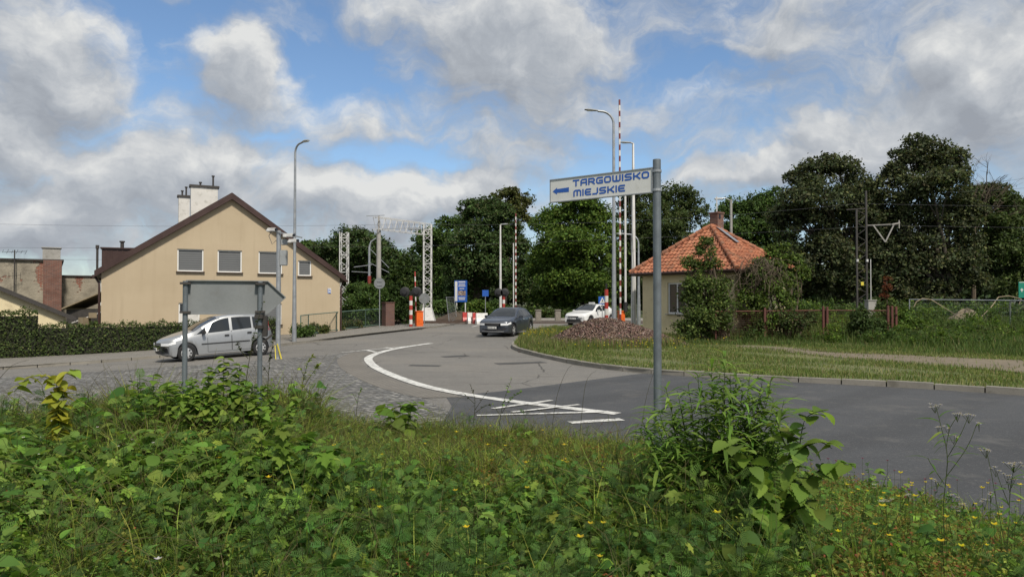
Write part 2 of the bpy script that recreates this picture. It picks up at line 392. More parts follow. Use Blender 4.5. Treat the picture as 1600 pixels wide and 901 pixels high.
def m_cobble():
    m = newmat('cobble', (.2, .2, .2), .75); n = NT(m); v = n.co()
    # rows of setts that bend a little
    w = n.n('ShaderNodeMix', {0: .06, 4: v, 5: n.n('ShaderNodeTexNoise', {'Vector': v, 'Scale': .7, 'Detail': 2}).outputs['Color']}, data_type='VECTOR').outputs[1]
    mp = n.n('ShaderNodeMapping', {'Vector': w, 'Rotation': (0, 0, R(28)), 'Scale': (5.2, 7.6, .1)}).outputs[0]
    e = n.n('ShaderNodeTexVoronoi', {'Vector': mp, 'Scale': 1, 'Randomness': .42}, feature='DISTANCE_TO_EDGE').outputs['Distance']
    idc = n.n('ShaderNodeSeparateColor', {0: n.n('ShaderNodeTexVoronoi', {'Vector': mp, 'Scale': 1, 'Randomness': .42}).outputs['Color']}).outputs[0]
    st = n.ramp(idc, [(0, (.13, .13, .13)), (.5, (.21, .208, .20)), (1, (.33, .32, .30))])
    st = n.mix(n.rng(n.noise(v, .35, 5), .45, .7, 0, .45), st, (.115, .11, .10))
    st = n.mix(.4, st, n.noise(v, 45, 3), 'OVERLAY')
    c = n.mix(n.rng(e, .035, .12), (.055, .052, .042), st)
    n.out(c, None, n.rng(e, .02, .35), 1.0, .06)
m_cobble()
def m_pavers(name, c1, c2, mortar, bw, rh, rot, ms=.012):
    m = newmat(name, c1, .9); n = NT(m); v = n.co()
    t = n.n('ShaderNodeTexBrick', {'Vector': n.co(rot=(0, 0, rot)), 'Color1': (*c1, 1), 'Color2': (*c2, 1), 'Mortar': (*mortar, 1), 'Scale': 1, 'Mortar Size': ms, 'Brick Width': bw, 'Row Height': rh})
    c = n.mix(n.rng(n.noise(v, .5, 5), .42, .7, 0, .6), t.outputs[0], tuple(x*.6 for x in c1))
    c = n.mix(.35, c, n.noise(v, 50, 3), 'OVERLAY')
    n.out(c, None, t.outputs['Fac'], -.5, .02)
m_pavers('pavement_slabs', (.25, .235, .21), (.21, .20, .18), (.10, .09, .075), .22, .12, R(35))
m_pavers('ring_pavers', (.21, .195, .17), (.17, .16, .14), (.09, .08, .07), .2, .1, R(20))
m_pavers('red_pavers', (.19, .12, .10), (.155, .105, .09), (.05, .045, .04), .2, .1, R(8))
def m_marking():
    m = newmat('road_paint', (.7, .7, .68), .7); n = NT(m); v = n.co()
    c = n.mix(n.rng(n.noise(v, 5, 8, .75), .47, .62, 0, .85), (.66, .66, .63), (.24, .235, .22))
    c = n.mix(n.rng(n.noise(n.co((1, 1, 1), (0, 0, .5)), 1.1, 5, .7), .5, .7, 0, .5), c, (.30, .29, .27))
    n.out(c, None, n.noise(v, 60, 3), .3, .01)
m_marking()
def m_ground(name, stops, scale, fine):
    m = newmat(name, stops[1][1], .95); n = NT(m); v = n.co()
    f = n.ma('ADD', n.ma('MULTIPLY', n.noise(v, scale, 6, .6), .65), n.ma('MULTIPLY', n.noise(v, fine, 4, .7), .35))
    n.out(n.ramp(f, stops), None, n.noise(v, fine, 4), .6, .05)
m_ground('grass_ground', [(.33, (.07, .085, .028)), (.5, (.11, .125, .042)), (.68, (.20, .175, .09))], .5, 14)
m_ground('wild_ground', [(.33, (.03, .04, .012)), (.5, (.05, .065, .018)), (.68, (.08, .085, .03))], .4, 9)
m_ground('bank_soil', [(.33, (.02, .018, .010)), (.5, (.035, .036, .014)), (.68, (.06, .06, .022))], 1.5, 18)
m_ground('stone_heap', [(.33, (.09, .06, .048)), (.5, (.15, .105, .085)), (.68, (.22, .165, .14))], 6, 30)
m_ground('ballast', [(.3, (.10, .085, .07)), (.5, (.17, .15, .13)), (.7, (.24, .21, .19))], 4, 20)

def band_mat(name, z0, z1, n, red, white):
    # painted bands along the length of a post or barrier arm
    m = newmat(name, white, .45); q = NT(m); v = q.co(); sx = q.n('ShaderNodeSeparateXYZ', {0: v}).outputs[2]
    k = q.ma('MODULO', q.ma('ADD', q.ma('MULTIPLY', q.ma('SUBTRACT', sx, z0), n/(z1-z0)), 2000.), 2.)
    c = q.mix(q.ma('LESS_THAN', k, 1.), white, red); c = q.mix(q.rng(q.noise(v, 5, 5), .5, .75, 0, .45), c, tuple(.5*x+.06 for x in red))
    q.out(c); return m
def m_leaf(name, trans=.35, rough=.5, spec=.35):
    m = newmat(name, (.1, .1, .1), rough, 0, spec); n = NT(m)
    a = n.n('ShaderNodeVertexColor', layer_name='leaf_colour').outputs[0]
    b = bsdf(m); n.t.links.new(a, b.inputs['Base Color'])
    t = n.n('ShaderNodeBsdfTranslucent', {'Color': n.mix(.5, a, (1.0, .95, .35), 'MULTIPLY')})
    g = n.n('ShaderNodeMixShader', {0: trans, 1: b.outputs[0], 2: t.outputs[0]})
    n.t.links.new(g.outputs[0], n.t.nodes['Material Output'].inputs[0])
m_leaf('leaf', .50, .6, .16); m_leaf('tree_leaf', .36, .6, .2); m_leaf('stones', 0, .9, .3)

# ================================================================== ground, road, pavement
def catmull(pts, n=6):
    P = [Vector(p) for p in pts]; out = []
    for i in range(len(P)-1):
        a, b, c, d = P[max(i-1, 0)], P[i], P[i+1], P[min(i+2, len(P)-1)]
        for k in range(n):
            t = k/n; out.append(.5*((2*b)+(c-a)*t+(2*a-5*b+4*c-d)*t*t+(3*b-a-3*c+d)*t**3))
    out.append(P[-1]); return out
def offset_line(pts, d):
    out = []
    for i, p in enumerate(pts):
        t = (pts[min(i+1, len(pts)-1)]-pts[max(i-1, 0)]).normalized(); out.append(p+Vector((-t.y, t.x))*d)
    return out
def sheet(name, poly, mat, off, step=1., zf=None, thick=0., build=True, mb=None):
    zf = zf or T0; bm = bmesh.new()
    f = bm.faces.new([bm.verts.new((p[0], p[1], 0)) for p in poly]); bmesh.ops.triangulate(bm, faces=[f], ngon_method='EAR_CLIP')
    xs = [p[0] for p in poly]; ys = [p[1] for p in poly]
    for ax, lo, hi in ((0, min(xs), max(xs)), (1, min(ys), max(ys))):
        k = math.ceil(lo/step)*step
        while k < hi:
            co = Vector((0, 0, 0)); no = Vector((0, 0, 0)); co[ax] = k; no[ax] = 1
            bmesh.ops.bisect_plane(bm, geom=bm.verts[:]+bm.edges[:]+bm.faces[:], plane_co=co, plane_no=no, dist=1e-5); k += step
    for v in bm.verts: v.co.z = zf(v.co.x, v.co.y)+off
    bmesh.ops.recalc_face_normals(bm, faces=bm.faces)
    if sum(f.normal.z for f in bm.faces) < 0: bmesh.ops.reverse_faces(bm, faces=bm.faces)
    me = bpy.data.meshes.new(name); bm.to_mesh(me); bm.free(); me.materials.append(M[mat])
    o = bpy.data.objects.new(name, me); C.objects.link(o); return tag(o, kind='structure')
def ground_mesh():
    xs = [-900, -500, -280, -160, -100, -70, -55]+list(range(-45, 51))+[60, 75, 100, 160, 280, 500, 900]
    ys = [-60, -30, -12]+[-6, -4, -2]+[k*.5 for k in range(0, 28)]+list(range(14, 78))+[85, 95, 110, 140, 200, 320, 520, 900, 1500]
    mb = MB(); vs = [[mb.bm.verts.new((x, y, T(x, y))) for x in xs] for y in ys]
    for a, b in zip(vs, vs[1:]):
        for i in range(len(xs)-1): mb.bm.faces.new((a[i], a[i+1], b[i+1], b[i]))
    return tag(mb.build('ground', 'wild_ground'), kind='structure')
ground_mesh()
KL = catmull([(-34, 15), (-26, 19.6), (-21, 22.8), (-17.9, 25), (-14.6, 27.3), (-11.7, 29.9), (-9.9, 32.8), (-8.3, 37.3), (-6.5, 42), (-4.9, 45.6), (-4.2, 48.5)])
KLb = catmull([(-38, 20), (-28, 24), (-20.3, 28), (-17.6, 29.9), (-14, 32.4), (-11.6, 35), (-9.9, 39), (-7.9, 44), (-6.4, 47.5), (-5.8, 49.5)])
KR = catmull([(24, 0), (21, 4.5), (18, 8.4), (14.5, 12.6), (11.35, 15.7), (9.2, 17.3), (6.6, 18.7), (3.8, 20.6), (2.3, 22.7), (1.35, 25), (.5, 27.4), (.0, 29.8), (.1, 32.4), (.6, 36.5), (1.6, 41), (2.9, 45), (5, 46.6)])
xy = lambda L_: [(p.x, p.y) for p in L_]
sheet('road', [(-34, -2), (59, -2), (59, 8), (34, 18), (34, 58), (-3.2, 58), (-3.2, 49.5)]+xy(KL[::-1])+[(-38, 12)], 'old_asphalt', .010)
sheet('pavement', xy(KL)+xy(KLb[::-1]), 'pavement_slabs', .115)
sheet('verge_ground', xy(KR)+[(9, 47.6), (20, 47.2), (34, 46), (60, 38), (60, 0)], 'grass_ground', .118)
def kerb(name, line, w, h, mat, gap=1.0, side=1):
    # kerb stones of 1 m, a hair apart
    mb = MB(); acc = 0; seg = []; P = line
    L = [0]
    for a, b in zip(P, P[1:]): L.append(L[-1]+(b-a).length)
    def pos(s):
        for i in range(len(P)-1):
            if s <= L[i+1]: return P[i].lerp(P[i+1], (s-L[i])/(L[i+1]-L[i]))
        return P[-1]
    s = 0
    while s+gap < L[-1]:
        a, b = pos(s+.014), pos(s+gap-.014); t = (b-a).normalized(); nr = Vector((-t.y, t.x))*w*side; j = random.uniform(-.014, .014)
        q = [a, b, b+nr, a+nr]; mb.prism([(p.x, p.y, T0(p.x, p.y)-.05) for p in q], (0, 0, h+.05+j)); s += gap
    return tag(mb.build(name, mat, bevel=.012), kind='structure')
kerb('verge_kerb', KR, .20, .15, 'kerb_stone', side=-1)
kerb('pavement_kerb', KL, .15, .125, 'kerb_stone', side=1)
# setts of the apron and the ring of pavers round it
WL = catmull([(-3.7, 32.6), (-4.6, 30.4), (-5.1, 28.2), (-5.2, 26.4), (-4.98, 24.7), (-4.1, 21.84), (-2.64, 18.4), (-1.5, 16.46), (0, 14.8), (1.95, 13.15)], 8)
ring_o = offset_line(WL, -.25); ring_i = offset_line(WL, -1.05)
sheet('cobblestone_apron', [(-34, 17.5), (-22, 20.6), (-16, 22.3), (-10.6, 23.7), (-8.4, 25.2), (-6.6, 27.3)]+[(p.x, p.y) for p in ring_i if 15.2 < p.y < 27.4]+[(-1.2, 13.5), (-1.2, 8), (-34, 8)], 'cobble', .016)
sheet('paver_ring', [(p.x, p.y) for p in ring_o if 15.4 < p.y < 28.2]+[(p.x, p.y) for p in ring_i if 15.2 < p.y < 28.2][::-1], 'ring_pavers', .020)
sheet('new_asphalt', [(-.3, 16.46), (3.8, 20.58)]+[(p.x, p.y) for p in KR[::-1] if p.y < 20.4]+[(59, -2), (-6, -2), (-1.2, 8), (-1.2, 14.2), (-1.45, 15.6)], 'new_asphalt', .014)
sheet('brick_path', [(5.0, 6.75), (6.6, 6.2), (9, 4.6), (8, 1.5), (5.4, 3.4), (4.5, 5.3)], 'red_pavers', .020, zf=T)
def stripe(name, pts, w0, w1=None, off=.026, mat='road_paint'):
    w1 = w0 if w1 is None else w1; n = len(pts); ws = [w0+(w1-w0)*i/(n-1) for i in range(n)]
    a = [p+(offset_line(pts, .5*w)[i]-p) for i, (p, w) in enumerate(zip(pts, ws))]; b = [offset_line(pts, -.5*w)[i] for i, (p, w) in enumerate(zip(pts, ws))]
    return sheet(name, xy(a)+xy(b[::-1]), mat, off)
G = lambda px, py: Vector(at(px, py))
stripe('road_marking', WL, .29)
stripe('road_marking', [G(534, 551.5), G(600, 545), G(655, 540)], .12)
stripe('road_marking', [G(572, 547.5), G(588, 551)], .16)
stripe('road_marking', [G(603, 543.5), G(618, 546)], .16)
stripe('road_marking', [G(745, 651), G(850, 648), G(952, 645)], .11, .16, .030)
stripe('road_marking', [G(770, 640), G(862, 627)], .13, .13, .030)
stripe('road_marking', [G(800, 646), G(905, 634)], .11, .11, .034)
stripe('road_marking', [G(890, 662), G(972, 657)], .22, .22)
stripe('road_marking', [G(737, 511), G(763, 505)], .12)
for (a, b, c) in (((640, 571), (688, 572), .35), ((692, 558), (730, 556), .45), ((776, 569), (850, 566), .55), ((745, 527), (770, 526), .5)):
    stripe('asphalt_patch', [G(*a), G(*b)], c, c, .018, 'patch_asphalt')
# trodden earth on the verge
pl = catmull([G(1150, 545), G(1215, 551), G(1300, 562), G(1400, 572), G(1500, 580), G(1620, 592)], 6)
pu = catmull([G(1150, 543.5), G(1215, 548), G(1300, 556), G(1400, 560), G(1500, 565), G(1620, 570)], 6)
jit = lambda L_: [(p.x+random.uniform(-.15, .15), p.y+random.uniform(-.2, .2)) for p in L_]
sheet('dirt_path', jit(pl)+jit(pu[::-1]), 'sandy_soil', .126)
# railway: two tracks crossing behind the barriers
def rails():
    mb = MB()
    for Y in (51.6, 53.1, 55.6, 57.1):
        mb.bar((-70, Y-1.2, .52), (-3.3, Y, .56), .07, .13); mb.bar((-3.3, Y, .51), (30, Y-.4, .50), .06, .06)
        if Y in (51.6, 55.6):
            for k in range(40): mb.box((-4-k*.6, Y+.75-.02*k*.6, .47), (.24, 2.5, .12))
    return tag(mb.build('railway_track', 'rail_steel'), kind='structure')
rails()
sheet('track_ballast', [(-75, 49.2), (-6.2, 50.3), (-3.4, 50.6), (-3.4, 58.6), (-75, 58)], 'ballast', .03)
mb = MB(); mb.box((9, 58.1, .55), (25, .25, .3)); tag(mb.build('far_kerb', 'concrete'), kind='structure')
# ================================================================== foliage
def unit(a): return a/np.maximum(np.linalg.norm(a, axis=1, keepdims=True), 1e-6)
def pick(pal, n, var=.25, r=rng):
    """leaf colours: a weighted palette with a little spread"""
    w = np.array([p[1] for p in pal], float); w /= w.sum(); c = np.array([p[0] for p in pal], float)
    i = r.choice(len(pal), n, p=w); return np.clip(c[i]*(1+var*r.standard_normal((n, 1)))*(1+.06*r.standard_normal((n, 3))), .004, .95)
def kites(P, Nn, S, asp=.62, fold=.12, r=rng):
    n = len(P); t = unit(np.cross(Nn, r.standard_normal((n, 3)))); b = np.cross(Nn, t); S = np.broadcast_to(np.asarray(S, float), (n,))[:, None]
    V = np.stack([P-t*S*.5, P+b*S*asp*.5+t*S*.06-Nn*S*fold, P+t*S*.5-Nn*S*fold*.8, P-b*S*asp*.5+t*S*.06-Nn*S*fold], 1).reshape(-1, 3)
    k = np.arange(n)[:, None]*4; Fc = np.concatenate([k+[0, 1, 2], k+[0, 2, 3]], 1).reshape(-1, 3); return V, Fc
def merge(parts):
    V = []; Fc = []; Co = []; o = 0
    for v, f, c in parts: V.append(v); Fc.append(f+o); Co.append(c); o += len(v)
    return np.concatenate(V), np.concatenate(Fc), np.concatenate(Co)
def crown(lobes, nleaf, size, pal, sub=26, spread=.30, r=rng, hollow=.45, var=.22, cvar=.20, flat=.8, sprig=True):
    vol = np.array([(l[1][0]*l[1][1]*l[1][2])**.67 for l in lobes]); share = vol/vol.sum(); parts = []
    for (c, rad), sh in zip(lobes, share):
        rad = np.array(rad); n = max(60, int(nleaf*sh)); d = unit(r.standard_normal((sub, 3))); d[:, 2] = np.where(d[:, 2] < -.45, -d[:, 2], d[:, 2])
        q = np.array(c)+d*rad*(hollow+(1.03-hollow)*r.random((sub, 1))**.6)
        tone = (1+cvar*r.standard_normal(sub)); ssz = (.6+.8*r.random(sub))
        i = r.integers(0, sub, n); g = r.standard_normal((n, 3))*rad.mean()*spread*ssz[i][:, None]*np.array([1, 1, flat])*.62
        P = q[i]+g; out = unit(P-np.array(c)); N = unit(out*.7+np.array([0, 0, .55])+.75*r.standard_normal((n, 3)))
        S = size*(.6+.8*r.random(n)); V, Fc = kites(P, N, S, r=r); Co = pick(pal, n, var, r)*np.clip(tone[i], .55, 1.6)[:, None]
        parts.append((V, Fc, np.repeat(Co, 4, 0)))
        if sprig and sh*nleaf > 200:                # small sprays that break the outline
            ns = sub*2; d = unit(r.standard_normal((ns, 3))); d[:, 2] = np.where(d[:, 2] < -.3, -d[:, 2], d[:, 2]); q = np.array(c)+d*rad*(.98+.22*r.random((ns, 1))); m = int(n*.22); i = r.integers(0, ns, m)
            P = q[i]+r.standard_normal((m, 3))*rad.mean()*.075+d[i]*rad.mean()*.10*r.standard_normal((m, 1)); N = unit(d[i]*.5+np.array([0, 0, .5])+.8*r.standard_normal((m, 3))); V, Fc = kites(P, N, size*.85*(.6+.8*r.random(m)), r=r); parts.append((V, Fc, np.repeat(pick(pal, m, var, r), 4, 0)))
    return merge(parts)
def L3(px, py, rx, ry, Y, dy=0., deep=.9):   # a lobe measured in the picture and set at its real distance, with real depth
    c = atY(px, py, Y+dy); k = (Y+dy)/F; return ((c.x, c.y, c.z), (rx*k, (rx+ry)*.5*k*deep, ry*k))
GREEN = [((.072, .125, .030), 3), ((.10, .165, .038), 2), ((.052, .095, .024), 2)]
BRIGHT = [((.095, .160, .026), 3), ((.140, .205, .036), 2), ((.062, .115, .022), 2)]
DEEP = [((0.053, 0.093, 0.03), 3), ((0.077, 0.127, 0.038), 2), ((0.076, 0.085, 0.036), 1)]
PURPLE = [((0.063, 0.087, 0.039), 3), ((0.091, 0.098, 0.048), 2), ((0.132, 0.156, 0.061), 1.4), ((0.049, 0.063, 0.031), 2)]
OLIVE = [((.075, .110, .034), 3), ((.06, .09, .028), 2), ((.105, .125, .045), 1)]
def tree(name, label, foot, H, lobes, pal, nleaf=16000, size=.34, tr=.35, group=None, sub=26, stems=1, bark='bark', hollow=.4, spread=.30, cat='tree', crown_name='crown'):
    x, y = foot; z0 = T(x, y); t = thing(name, label, cat, (x, y, z0), 0, group); base = lobes; lobes = [(c, tuple(.9*k for k in r_)) for c, r_ in lobes]
    mb = MB(); cs = [Vector(l[0])-Vector((x, y, z0)) for l in lobes]; fork = min(H*.3, max(.8, min(c.z for c in cs)*.8))
    for s in range(stems):
        o = Vector((random.uniform(-.5, .5)*(stems > 1), random.uniform(-.4, .4)*(stems > 1), 0)); lean = Vector((random.uniform(-.2, .2), random.uniform(-.2, .2), 0))
        mid = o+lean+Vector((0, 0, fork)); mb.tube([o+Vector((0, 0, -.2)), o+Vector((0, 0, .25)), (o+mid)/2, mid], [tr*1.5/stems**.5, tr*1.1/stems**.5, tr/stems**.5, tr*.85/stems**.5], 9)
        for i, c in enumerate(cs):
            if i % stems != s: continue
            m2 = mid.lerp(c, .5)+Vector((random.uniform(-.5, .5), random.uniform(-.5, .5), .5)); e = c+Vector((0, 0, lobes[i][1][2]*.35))
            mb.tube([mid+Vector((0, 0, -.15)), m2, e], [tr*.55, tr*.32, tr*.10], 6)
            for k in range(5):
                d = Vector((random.gauss(0, 1), random.gauss(0, 1), random.gauss(.35, .7))).normalized(); rr = Vector(lobes[i][1])
                mb.tube([m2.lerp(e, random.uniform(0, .8)), c+Vector((d.x*rr.x, d.y*rr.y, d.z*rr.z))*.8], [tr*.16, tr*.04], 4)
    mb.build('trunk', bark, t, smooth=60)
    fine = list(lobes)
    for c, r_ in base:                                 # smaller boughs standing out of every main mass
        for k in range(4):
            d = Vector((random.gauss(0, 1), random.gauss(0, 1), random.gauss(.15, .8))).normalized(); f = random.uniform(.7, 1.0); q = random.uniform(.32, .52)
            fine.append(((c[0]+d.x*r_[0]*f, c[1]+d.y*r_[1]*f, max(z0+1.6, c[2]+d.z*r_[2]*f)), (r_[0]*q*1.15, r_[1]*q, r_[2]*q*.85)))
    V, Fc, Co = crown(fine, int(nleaf*1.7), size*.76, pal, int(sub*.8), spread, hollow=hollow)
    tri_mesh(crown_name, V-np.array([x, y, z0]), Fc, Co, 'tree_leaf', t); return t
TG = 'trees standing behind the railway'
# beyond the peach house
tree('broadleaf_tree', 'dark tree just right of the peach house roof, behind the thin lattice mast', (-19.5, 86), 11, [L3(515, 400, 30, 26, 85), L3(548, 378, 30, 24, 85), L3(566, 395, 34, 34, 85, -2), L3(540, 425, 38, 30, 85), L3(590, 400, 28, 28, 85, 2), L3(602, 430, 26, 34, 85), L3(562, 450, 40, 26, 85)], DEEP, 20000, .42, .4, TG)
tree('broadleaf_tree', 'greener low tree peeping over the right slope of the peach house', (-26, 92), 9, [L3(482, 398, 24, 20, 92), L3(502, 418, 28, 26, 92), L3(475, 430, 28, 24, 92)], GREEN, 8000, .42, .3, TG)
# between portal and central street lamp
tree('broadleaf_tree', 'mid green tree just right of the white lattice portal', (-9, 84), 11, [L3(694, 385, 34, 36, 84), L3(672, 400, 22, 26, 84), L3(720, 352, 20, 18, 84), L3(690, 430, 36, 34, 84), L3(706, 462, 36, 24, 84)], GREEN, 13000, .40, .3, TG)
tree('broadleaf_tree', 'big dark tree behind the blue billboard', (-3.8, 76), 13, [L3(752, 345, 34, 30, 76), L3(782, 356, 34, 32, 76), L3(738, 385, 40, 36, 76, -2), L3(790, 400, 38, 38, 76), L3(755, 430, 52, 36, 76, -2), L3(800, 440, 26, 30, 76), L3(730, 452, 34, 24, 76)], DEEP, 26000, .38, .5, TG)
tree('broadleaf_tree', 'thin tree with pale yellow green top rising over the big dark tree', (-.9, 82), 15, [L3(790, 312, 24, 16, 82), L3(815, 318, 22, 18, 82), L3(770, 322, 14, 12, 82), L3(806, 340, 24, 18, 82)], [((.11, .12, .035), 3), ((.07, .09, .03), 2)], 4500, .36, .3, TG, spread=.26)
tree('broadleaf_tree', 'bright green dense tree behind the white car', (6.6, 64), 12, [L3(905, 332, 40, 28, 64), L3(868, 355, 32, 32, 64), L3(935, 352, 26, 34, 64), L3(888, 388, 50, 36, 64, -3), L3(935, 405, 34, 40, 64, -1), L3(858, 412, 30, 34, 64), L3(898, 435, 52, 34, 64, -2), L3(935, 452, 28, 26, 64), L3(866, 455, 32, 30, 64), L3(905, 470, 46, 20, 64)], BRIGHT, 34000, .34, .45, TG, sub=34)
tree('broadleaf_tree', 'bushy undergrowth tree filling the dark gap behind the central barrier', (2.2, 95), 8, [L3(836, 430, 16, 28, 95), L3(822, 460, 22, 18, 95), L3(838, 480, 26, 16, 95)], OLIVE, 5000, .42, .25, TG)
# behind the keeper's hut
tree('broadleaf_tree', 'mid green broad tree behind the sign pole, left of the hut roof', (17, 88), 15, [L3(1010, 320, 36, 28, 88), L3(1050, 315, 36, 26, 88), L3(1080, 335, 30, 30, 88), L3(985, 350, 30, 36, 88), L3(1035, 355, 48, 36, 88, -2), L3(1000, 395, 44, 36, 88), L3(1060, 390, 44, 36, 88), L3(985, 440, 36, 40, 88), L3(1040, 440, 50, 40, 88)], OLIVE, 26000, .40, .45, TG)
tree('broadleaf_tree', 'fresh green tree right behind the brick chimney of the hut', (25, 80), 12, [L3(1145, 335, 26, 26, 80), L3(1180, 325, 26, 22, 80), L3(1205, 318, 20, 24, 80), L3(1165, 365, 42, 34, 80), L3(1205, 370, 28, 40, 80), L3(1125, 375, 24, 28, 80), L3(1180, 410, 48, 40, 80), L3(1140, 430, 30, 40, 80)], GREEN, 22000, .38, .4, TG)
tree('purple_maple', 'dark purple leaved tree with rounded crown, left of the catenary mast', (30.5, 63), 14, [L3(1275, 268, 34, 22, 63), L3(1310, 264, 34, 20, 63), L3(1252, 295, 30, 26, 63), L3(1335, 288, 26, 24, 63), L3(1290, 315, 52, 36, 63, -2), L3(1262, 360, 48, 40, 63), L3(1320, 360, 44, 42, 63), L3(1280, 410, 60, 36, 63, -1), L3(1330, 420, 40, 34, 63), L3(1265, 440, 46, 24, 63), L3(1240, 410, 34, 40, 63), L3(1310, 450, 50, 22, 63), L3(1352, 390, 24, 44, 63), L3(1355, 320, 20, 30, 63), L3(1240, 340, 24, 30, 63)], PURPLE, 32000, .36, .5, TG, sub=34)
tree('purple_maple', 'tallest dark tree on the right, with a high narrow top', (38.5, 62), 17, [L3(1450, 242, 44, 26, 62), L3(1420, 258, 30, 26, 62), L3(1485, 262, 24, 34, 62), L3(1400, 300, 34, 34, 62), L3(1455, 300, 52, 36, 62, -2), L3(1500, 330, 30, 40, 62), L3(1410, 355, 46, 40, 62), L3(1470, 365, 52, 40, 62), L3(1400, 410, 44, 34, 62), L3(1455, 420, 52, 34, 62), L3(1500, 410, 34, 40, 62), L3(1385, 345, 26, 36, 62, 1), L3(1395, 447, 40, 22, 62), L3(1450, 455, 46, 18, 62), L3(1510, 445, 34, 26, 62), L3(1378, 400, 24, 40, 62)], PURPLE, 34000, .36, .5, TG, sub=34)
tree('broadleaf_tree', 'lighter green tree on the far right behind the wire fence', (49, 66), 13, [L3(1530, 310, 26, 22, 66), L3(1560, 318, 30, 26, 66), L3(1590, 345, 30, 30, 66), L3(1535, 355, 40, 34, 66), L3(1580, 385, 44, 34, 66), L3(1545, 405, 44, 32, 66), L3(1600, 420, 34, 40, 66), L3(1570, 440, 40, 24, 66)], [((.07, .105, .032), 3), ((.095, .135, .04), 2), ((.05, .075, .026), 2)], 24000, .36, .35, TG, stems=3)
def bare_tree():
    x, y = 41.5, 64; z0 = T(x, y); t = thing('bare_tree', 'leafless tree top showing right of the tallest dark tree', 'tree', (x, y, z0))
    mb = MB(); rd = random.Random(3)
    mb.tube([(0, 0, -.2), (.1, 0, 6), (.3, 0, 9.5)], [.22, .15, .09], 7)
    def br(p, d, L_, r_, dep):
        m = p+d*L_*.5+Vector((rd.gauss(0, .12), rd.gauss(0, .12), 0)); e = p+d*L_; mb.tube([p, m, e], [r_, r_*.75, r_*.45], 4)
        if dep:
            for k in range(3): br(p.lerp(e, rd.uniform(.45, 1)), (d+Vector((rd.gauss(0, .55), rd.gauss(0, .5), rd.gauss(.08, .35)))).normalized(), L_*rd.uniform(.5, .75), r_*.55, dep-1)
    for k in range(7): br(Vector((.2, 0, 7+.4*k)), Vector((rd.uniform(-.2, 1), rd.uniform(-.5, .5), rd.uniform(.5, 1.3))).normalized(), 2.9, .07, 3)
    mb.build('trunk', 'twig', t); return t
bare_tree()
# thujas beside the crossing
for i, (px, top, Y, w) in enumerate(((613, 413, 57, 9), (626, 407, 56, 10), (637, 404, 56.5, 9), (646, 425, 55.5, 8))):
    p = atY(px, 470, Y); x, y = p.x, p.y; zt = atY(px, top, Y).z; z0 = T(x, y); h = zt-z0; w = w*Y/F
    lob = [((x, y, z0+h*f), (w*k, w*k, h*.17)) for f, k in ((.1, .8), (.25, 1), (.4, .95), (.55, .8), (.7, .6), (.84, .38), (.95, .17))]
    t = thing('thuja', ['slim thuja cone, left end of the row by the crossing', 'slim thuja cone, second from the left by the crossing', 'tallest slim thuja cone beside the crossing', 'shortest slim thuja cone, nearest the red and white signal post'][i], 'conifer', (x, y, z0), 0, 'thujas by the railway crossing')
    mb = MB(); mb.tube([(0, 0, -.1), (0, 0, h*.5), (0, 0, h*.9)], [.12, .07, .02], 6); mb.build('trunk', 'bark', t)
    V, Fc, Co = crown(lob, 4200, .2, [((.06, .10, .022), 2), ((.045, .085, .02), 2), ((.085, .125, .03), 1)], 24, .3); tri_mesh('crown', V-np.array([x, y, z0]), Fc, Co, 'tree_leaf', t)
def bush(name, label, foot, lobes, pal, n, size, group=None, cat='bush', stem=.05, leafmat='tree_leaf', spread=.3, hollow=.3, sub=24):
    x, y = foot; z0 = T(x, y); t = thing(name, label, cat, (x, y, z0), 0, group); mb = MB()
    for l in lobes:
        c = Vector(l[0])-Vector((x, y, z0)); b = Vector((c.x*.25, c.y*.25, -.1))
        mb.tube([b, b.lerp(c, .5)+Vector((0, 0, .1)), c+Vector((0, 0, l[1][2]*.5))], [stem, stem*.7, stem*.25], 5)
        for k in range(4): mb.tube([b.lerp(c, .6), c+Vector((random.uniform(-.7, .7)*l[1][0], random.uniform(-.7, .7)*l[1][1], random.uniform(-.2, .8)*l[1][2]))], [stem*.4, stem*.1], 4)
    mb.build('stem', 'twig', t); V, Fc, Co = crown(lobes, n, size, pal, sub, spread, hollow=hollow); tri_mesh('foliage', V-np.array([x, y, z0]), Fc, Co, leafmat, t); return t
bush('laurel_bush', 'rounded green bush between the lattice mast and the grey pole', (-10.6, 49.5), [L3(560, 462, 20, 20, 49), L3(582, 470, 22, 24, 48), L3(556, 488, 18, 22, 48), L3(588, 495, 20, 18, 47.5)], GREEN, 9000, .16)
bush('laurel_bush', 'small fresh green bush at the foot of the lattice mast', (-12, 50), [L3(540, 490, 10, 9, 50), L3(536, 502, 12, 9, 49)], BRIGHT, 2500, .14)
bush('ivy_hedge', 'tall ivy clad hedge behind the brick pillar', (-8.4, 49.6), [L3(612, 462, 16, 16, 49.5), L3(632, 472, 14, 20, 49.8), L3(618, 490, 22, 20, 49.3), L3(634, 500, 10, 16, 49.5), L3(606, 480, 16, 24, 49.6)], [((.03, .055, .013), 3), ((.045, .08, .018), 2)], 10000, .15, cat='hedge')
for i, (px, Y, lab) in enumerate(((690, 60, 'low green shrub beside the foot of the white lattice mast'), (745, 63, 'low green shrub behind the red and white water barriers'), (775, 64, 'low shrub behind the blue pedestrian sign'))):
    p = atY(px, 480, Y); bush('low_shrub', lab, (p.x, Y), [L3(px-8, 484, 14, 12, Y), L3(px+9, 486, 14, 11, Y), L3(px, 478, 12, 9, Y)], GREEN if i != 1 else BRIGHT, 2600, .2, 'shrubs along the railway')
